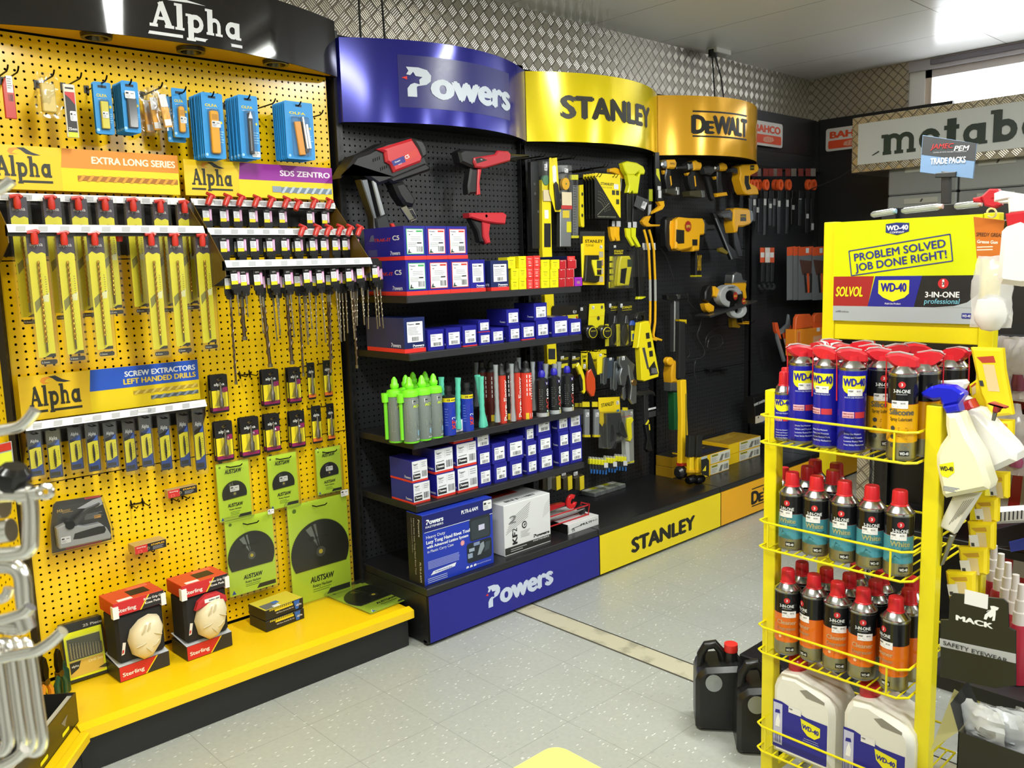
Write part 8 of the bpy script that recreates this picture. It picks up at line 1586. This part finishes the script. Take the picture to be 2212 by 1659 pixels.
# grey tool cases under the big sign
for i in range(6):
    for j in range(2):
        y0=2.27-.40*i;t=thing('tool_case','grey stacked tool case under the big sign, %s from the left in the %s row'%(ORD[i],('lower','upper')[j]),'tool case',(5.25,y0,1.66+.18*j),RZ,'grey tool cases under the big sign')
        MB().box(0,.392,0,.3,0,.176,'7c7f80 q' if (i+j)%2 else '8a8d8c q',c=.008).build('case_body',t);MB().box(.10,.29,-.004,0,.125,.155,'a4a59c q').build('label_plate',t);MB().prism([(.19,.132),(.2,.15),(.21,.15),(.2,.132)],-.0048,-.004,'2a2c2a').build('mark',t)
t=thing('shelf_unit','tall dark grey shelf unit carrying the tool cases','shelf unit',(5.24,2.3,0),RZ);MB().box(0,2.5,0,.4,1.62,1.657,'3a3b3c').build('shelf',t);MB().box(0,2.5,.38,.4,0,2.0,'4a4b4a').build('back_panel',t);MB().box(0,.02,0,.4,0,1.62,'2a2a2c').build('side_panel',t)
tag(MB().tube([(5.18,2.30,2.1),(5.3,2.6,1.98),(5.4,2.85,1.93)],.003,'2c2c2e',6).build('hanging_cable'),'thin dark cable sagging from the big sign towards the files','cable')
# ---- right edge goods
for i,(px,py,c1,l) in enumerate(((2150,735,'8a2a30','red cap inside'),(2180,742,'9a8a8c','grey fitting inside'),(2205,738,'6a2a3c','maroon fitting inside'),(2175,880,'5a3a8c','violet card inside'),(2200,905,'a04a6a','pink card inside'))):
    a=at(px,py,0,2.9);bag('parts_bag','clear hanging bag at the right edge, '+l,'bag',a,.10,.19,.03,lambda m,c1=c1:(m.box(-.035,.035,-.003,.003,-.05,-.01,'d8d4d4'),m.lathe([(.018,-.15),(.022,-.13),(.018,-.10)],c1+' q',12)),seed=20+i,rz=RZ,mt='eee6ec w t')
t,g=S_('shelf_edge_strip','blue edged dark shelf at the right edge','shelf',2.75,[('shelf',[(2120,1150),(2212,1128),(2300,1110),(2300,1165),(2190,1182),(2120,1180)],-.0,.25,'1c1c26 q',.002),('blue_edge',[(2180,1170),(2300,1140),(2300,1172),(2184,1192)],-.004,.0,'3a4ab0 q',.001)])
t,g=S_('paper_roll','white bar coded roll lying on the blue edged shelf','roll',2.68,[('roll',[(2148,1098),(2300,1088),(2300,1122),(2150,1130)],-.02,.02,'dcdcde q',.008)],fn=lambda m,g:[gr(m,g,2165+9*k,1104-k,2169+9*k,1122-k,-.0206,'3a3a40') for k in range(6)])
for i,(px,x,l) in enumerate(((2146,2.5,'far left'),(2162,2.44,'second'),(2178,2.38,'third'),(2196,2.30,'fourth'),(2210,2.24,'at the frame edge'))):
    p=at(px,1215,0,x);p.z=at(2178,1215,0,2.38).z;t=thing('sealant_tube','red sealant tube with a stepped white nozzle, '+l,'sealant tube',(x,p.y,p.z-.25),group='white nozzled sealant tubes')
    MB().lathe([(.021,0),(.021,.14),(.018,.15)],'a8283c q',18).build('tube_body',t);MB().lathe([(.016,.148),(.016,.18),(.013,.183),(.012,.21),(.0095,.213),(.008,.25),(0,.251)],'dcd4d2 q',16).build('nozzle',t)
a=at(2178,1215,0,2.38);tag(MB().box(2.15,2.6,a.y-.25,at(2135,1215,0,2.5).y+.03,a.z-.285,a.z-.252,'1c1c20').build('display_shelf'),'black shelf under the white nozzled sealant tubes','shelf')
# safety glasses carton
t,g=S_('glasses_carton','black open carton of safety glasses with a tall printed header card','display box',1.86,[
 ('header_card',[(2052,1290),(2060,1281),(2168,1293),(2178,1302),(2180,1355),(2195,1362),(2195,1480),(2150,1486),(2055,1466),(2032,1462),(2032,1338),(2050,1338)],-.002,.002,'1a1a1b q',.0005),
 ('grey_band',[(2031,1378),(2195,1412),(2195,1432),(2031,1395)],-.003,-.001,'a8a9ac',.0002)],
 fn=lambda m,g:(m.text('MACK',*g(2067,1338),.0115,'ececec',-.003,al='l',w=.07,bold=.07,rot=.02),m.text('SAFETY EYEWEAR',*g(2039,1391),.0095,'2c2c2e',-.0042,al='l',w=.125,bold=.02,rot=.0),
  m.poly([g(*p) for p in ((2126,1336),(2130,1322),(2127,1328),(2134,1318),(2142,1316),(2140,1308),(2148,1308),(2159,1312),(2156,1317),(2152,1318),(2152,1326),(2150,1340),(2144,1340),(2146,1330),(2140,1334),(2136,1330),(2132,1338))],-.003,'ececec'),gr(m,g,2084,1284,2136,1303,-.0028,'e4e2e4')),ref=(2052,1466))
a=at(2070,1580,0,1.80);b_=at(2212,1598,0,1.80)
t=thing('glasses_box','black cardboard box with open flaps under the header card','box',(1.80,a.y,a.z-.16),RZ)
MB().box(0,.26,0,.002,0,.16,'1b1b1c q').build('front_panel',t);m=MB();m.box(0,.26,.118,.12,0,.17,'1b1b1c q');m.box(0,.002,0,.12,0,.16,'6a6550');m.box(.258,.26,0,.12,0,.16,'6a6550');m.box(0,.26,0,.12,0,.002,'1b1b1c');m.build('carton',t)
MB().add([(0,0,.16),(-.05,-.01,.10),(-.045,.10,.20),(-.0,.12,.17)],[(0,1,2,3)],'8f8a58 r').add([(0,0,.16),(0,.12,.17),(-.022,.11,.225),(-.018,.0,.215)],[(0,1,2,3)],'2a2a28').build('left_flap',t)
m=MB();m.text('MACK',.13,.10,.014,'dcdcdc',-.001,w=.08,bold=.09);m.rect(.01,.26,.0,.045,-.0008,'d8d4c4');m.build('front_print',t)
for i in range(7):
    bag('glasses_bag','clear crinkled bag of safety glasses, %s in the black box'%ORD[i],'bag',(1.83+.014*i,a.y-.035-.028*i+.0,a.z+.045-.004*(i%2)),.10,.085,.03,lambda m:m.tube([(-.03,0,-.05),(0,-.008,-.045),(.03,0,-.05)],.004,'9aa0a4 q',6),seed=40+i,rz=RZ+.3*((i%3)-1),group='bagged safety glasses',mt='f0f2f4 w t')
t=thing('stool','black rounded top of a low bin below the glasses box','bin',(1.80,.585,.0));MB().lathe([(.12,0),(.13,.3),(.135,.33),(.12,.345),(0,.35)],'1b1b1c q',28).build('bin_body',t)
# jerry cans
def jerry(label,px,py,rz):
    a=at(px,py,2,0);t=thing('jerry_can',label,'jerry can',(a.x,a.y,0),rz,'black jerry cans on the floor');w,d,h=.20,.15,.30;t.scale=(.82,.86,.9)
    m=MB();m.prism([(.014,0),(w-.014,0),(w,.014),(w,.19),(w-.012,.215),(w-.04,.245),(.04,.235),(.01,.215),(0,.19),(0,.014)],0,d,'161617 q',c=.016);m.lathe([(.03,.235),(.026,.262),(.024,.285)],'161617 q',20,c=(w-.06,d/2));m.build('can_body',t)
    MB().lathe([(.026,.275),(.027,.278),(.026,.302),(0,.304)],'e0342c q' if 'red' in label else '1b1b1c q',24,c=(w-.06,d/2)).build('cap',t)
    P=[(.022,.205),(.026,.26),(.045,.292),(.078,.298),(.1,.275),(.112,.235)];MB().tube([(a_,d/2,b_) for a_,b_ in P],[.016,.017,.017,.017,.016,.018],'161617 q',12).build('handle',t)
    m=MB();m.lathe([(.0,.0),(.03,.001),(.032,.006),(0,.007)],'aeb2b8 n',20,M=Matrix.Translation((.068,-.001,.188))@Matrix.Rotation(PI/2,4,'X'));m.build('foil_sticker',t)
    m=MB();m.rect(w-.05,w-.02,.06,.19,-.0206+.02,'232324');m.text('X',w-.035,.16,.014,'9a9a9c',-.0012);m.build('side_label',t);return t
jerry('black jerry can with a red cap, standing free on the floor',1503,1580,-.9);jerry('black jerry can half behind the yellow stand post',1592,1632,-.9)
a=at(1596,1412,2,.2);tag(MB().box(a.x,a.x+.5,a.y-.35,a.y,0,.2,'17171a q',c=.004).build('crate'),'low flat black crate on the floor behind the jerry cans','crate')
# yellow bin corner at the bottom edge
a=at(1200,1603,2,.62);t=thing('yellow_bin','pale yellow flat topped bin whose rounded corner enters the bottom edge','bin',(a.x,a.y,0))
m=MB();pts=rrect(-.5,0,-.4,0,.03,6);m.add([(x,y_,z) for z in (0,.612,.62) for x,y_ in [(p[0]*(1 if z<.62 else .985)-(.004 if z>=.62 else 0),p[1]*(1 if z<.62 else .985)-(.004 if z>=.62 else 0)) for p in pts]],[tuple(range(2*len(pts),3*len(pts)))]+[(r_*len(pts)+i,r_*len(pts)+(i+1)%len(pts),(r_+1)*len(pts)+(i+1)%len(pts),(r_+1)*len(pts)+i) for r_ in (0,1) for i in range(len(pts))],'f0e468 q');m.build('bin_body',t)
# ================= corner tray with snips
a=at(170,1558,2,.15);t=thing('display_tray','black cardboard tray with yellow printed dashes on the corner shelf','tray',a,math.radians(53.1))
m=MB();m.box(-.62,0,0,.003,0,.095,'2c2812 q');m.box(-.62,0,.12,.123,0,.105,'1c1c1c');m.box(-.003,0,0,.12,0,.095,'20201c');m.box(-.62,0,0,.12,0,.004,'1c1c1c');m.box(-.62,-.003,.003,.025,.082,.086,'a9aaa4');m.build('carton',t)
m=MB()
for x in (-.09,-.24,-.39): m.poly(rrect(x-.03,x+.02,.014,.026,.005),-.0006,'e8e41c');m.poly([(x-.03,.058),(x+.02,.062),(x+.0,.045),(x-.005,.036)],-.0006,'7a7466')
m.build('front_print',t)
def snip(label,px,py,hc,s=1):
    p=at(px,py,2,.16);t=thing('snips',label,'snips',(p.x,p.y,.156),.6,'snips standing in the corner tray')
    MB().prism([(-.008,.09),(.008,.09),(.014,.13),(.008,.165),(0,.175),(-.01,.16),(-.014,.125)],-.006,.006,'2e2a22 n',c=.002).build('jaws',t);MB().lathe([(.011,-.008),(.011,.008)],'6a5c3a n',14,M=Matrix.Translation((0,0,.092))@Matrix.Rotation(PI/2,4,'X')).build('pivot',t)
    for sx in (-1,1): MB().tube([(.004*sx,0,.09),(.018*sx,0,.06),(.014*sx,0,.0)],[.006,.009,.008],hc,8).build('handle',t)
snip('black and green handled snips, nearest the tray end',135,1510,'1f4a30 q');snip('dark snips with amber handles in the tray',105,1530,'d88a20 q');snip('dark snips with red handles further into the tray',60,1560,'a82828 q');snip('dark snips at the far left of the tray',30,1600,'b83028 q')
t=thing('bottle','dark green bottle standing in the corner tray beside the snips','bottle',(*at(138,1490,2,.16).xy,.156));MB().lathe([(.022,0),(.022,.07),(.012,.085),(.012,.1),(0,.101)],'173c28 q',20).build('bottle_body',t)
# folded leaflet left over the corner bay
t=thing('leaflet','yellow and grey leaflet pack hanging on the corner bay, cut by the left edge','leaflet',at(8,1000,1,2.9),.5);MB().box(-.05,.035,0,.004,-.07,.06,'a9a8a4 q').build('pack',t);MB().box(-.05,.03,-.001,0,-.03,.03,'d8dc40 q').build('label_sticker',t);MB().box(-.05,.03,-.002,-.001,.035,.058,'c03828 q').build('header',t)
# ================= chrome hardware close to the left edge
def nr(px,py,d): return Vector((0,0,EYE))+(FW+RT*((px-CX)/FPX)-UP*((py-CY)/FPX))*d
CH='f2efe9 m';DD=.80
def N(name,label,cat,paths,group=None,extra=None):
    o=nr(*paths[0][1][0][:2],DD);t=thing(name,label,cat,o,group=group)
    for nm,pts,r,*k in paths:
        P=[nr(p[0],p[1],DD+(p[2] if len(p)>2 else 0))-o for p in pts];Q=[]
        if len(P)>2:
            for i in range(len(P)-1):
                p0,p1,p2,p3=P[max(i-1,0)],P[i],P[i+1],P[min(i+2,len(P)-1)]
                for s in (0,.25,.5,.75): Q.append(.5*((2*p1)+(p2-p0)*s+(2*p0-5*p1+4*p2-p3)*s*s+(3*p1-p0-3*p2+p3)*s**3))
            Q.append(P[-1])
        else: Q=P
        rs=r if not isinstance(r,list) else [r[min(len(r)-1,int(i*len(r)/len(Q)))] for i in range(len(Q))]
        MB().tube(Q,rs,k[0] if k else CH,14).build(nm,t)
    return t
for pts,l in ((((-120,450),(-20,415),(8,403),(24,390)),'chrome display hook cut by the left edge, highest one'),(((-120,960),(-10,932),(40,922),(62,905),(76,885)),'chrome display hook pointing right, above the black nut'),(((-120,1370),(0,1340),(50,1325),(66,1310)),'chrome display hook holding the shackles'),(((-100,1440),(50,1412),(80,1405),(112,1385),(136,1362)),'chrome display hook holding the four bar links'),(((-120,1700),(-20,1662),(30,1640),(54,1618)),'chrome display hook at the bottom left corner')):
    N('display_hook',l,'hook',[('rod',pts,.0055)],'chrome display hooks')
N('swivel_shackle','chrome swivel shackle with an eye bolt pin through it','shackle',[('pin',[(-40,1072),(40,1068),(85,1064)],.0066),('pin_collar',[(44,1068),(66,1066)],.0095),('bow',[(60,1062),(66,1100),(66,1160),(62,1185),(40,1195),(-30,1200)],.0074),('swivel_barrel',[(-10,1150),(25,1145)],.011),('inner_ball',[(-30,1095),(10,1092)],.012)])
a=nr(98,1062,DD);t=thing('eye_nut','chrome eye end of the shackle pin','nut',a);m=MB();m.tube([RT*(.006*math.cos(k*PI/8))+UP*(.0052*math.sin(k*PI/8)) for k in range(16)],.0028,CH,8,closed=True);m.build('eye',t)
a=nr(28,1030,DD);t=thing('rubber_nut','black faceted rubber nut above the shackle','nut',a,.5,rx=.3);MB().lathe([(.012,-.011),(.0155,-.005),(.0155,.006),(.011,.011)],'151311 g',8).build('nut_body',t)
N('shackle','lower chrome shackle hanging from the swivel one','shackle',[('bow',[(-30,1225,.01),(20,1222,.01),(46,1240,.01),(52,1290,.01),(55,1345,.01),(30,1355,.01),(-30,1345,.01)],.0078),('pin',[(-30,1300,.02),(10,1290,.02),(20,1270,.02)],.005),('ear',[(50,1335,.005),(58,1360,.005)],.009)])
for i,x in enumerate((-14,14,36,58)):
    N('bar_link','long polished chrome link, %s from the left in the bundle of four'%ORD[i],'link',[('link_rod',[(x-8,1590,.01*i),(x-16,1500,.01*i),(x-22,1420,.01*i),(x-14,1392,.01*i),(x-2,1392,.01*i),(x+8,1420,.01*i),(x+22,1520,.01*i),(x+32,1600,.01*i),(x+22,1622,.01*i),(x+4,1618,.01*i),(x-6,1600,.01*i)],.0060)],'polished chrome links')
o=nr(-118,1000,DD);t=thing('hook_stand','slim chrome floor stand just beyond the left edge, carrying the chrome hooks','stand',(o.x,o.y,0));MB().tube([(0,0,.02),(0,0,1.8)],.012,CH,14).build('upright_tube',t);MB().lathe([(.12,0),(.12,.012),(.02,.02),(.013,.03)],'2a2a2c q',28).build('foot_disc',t)
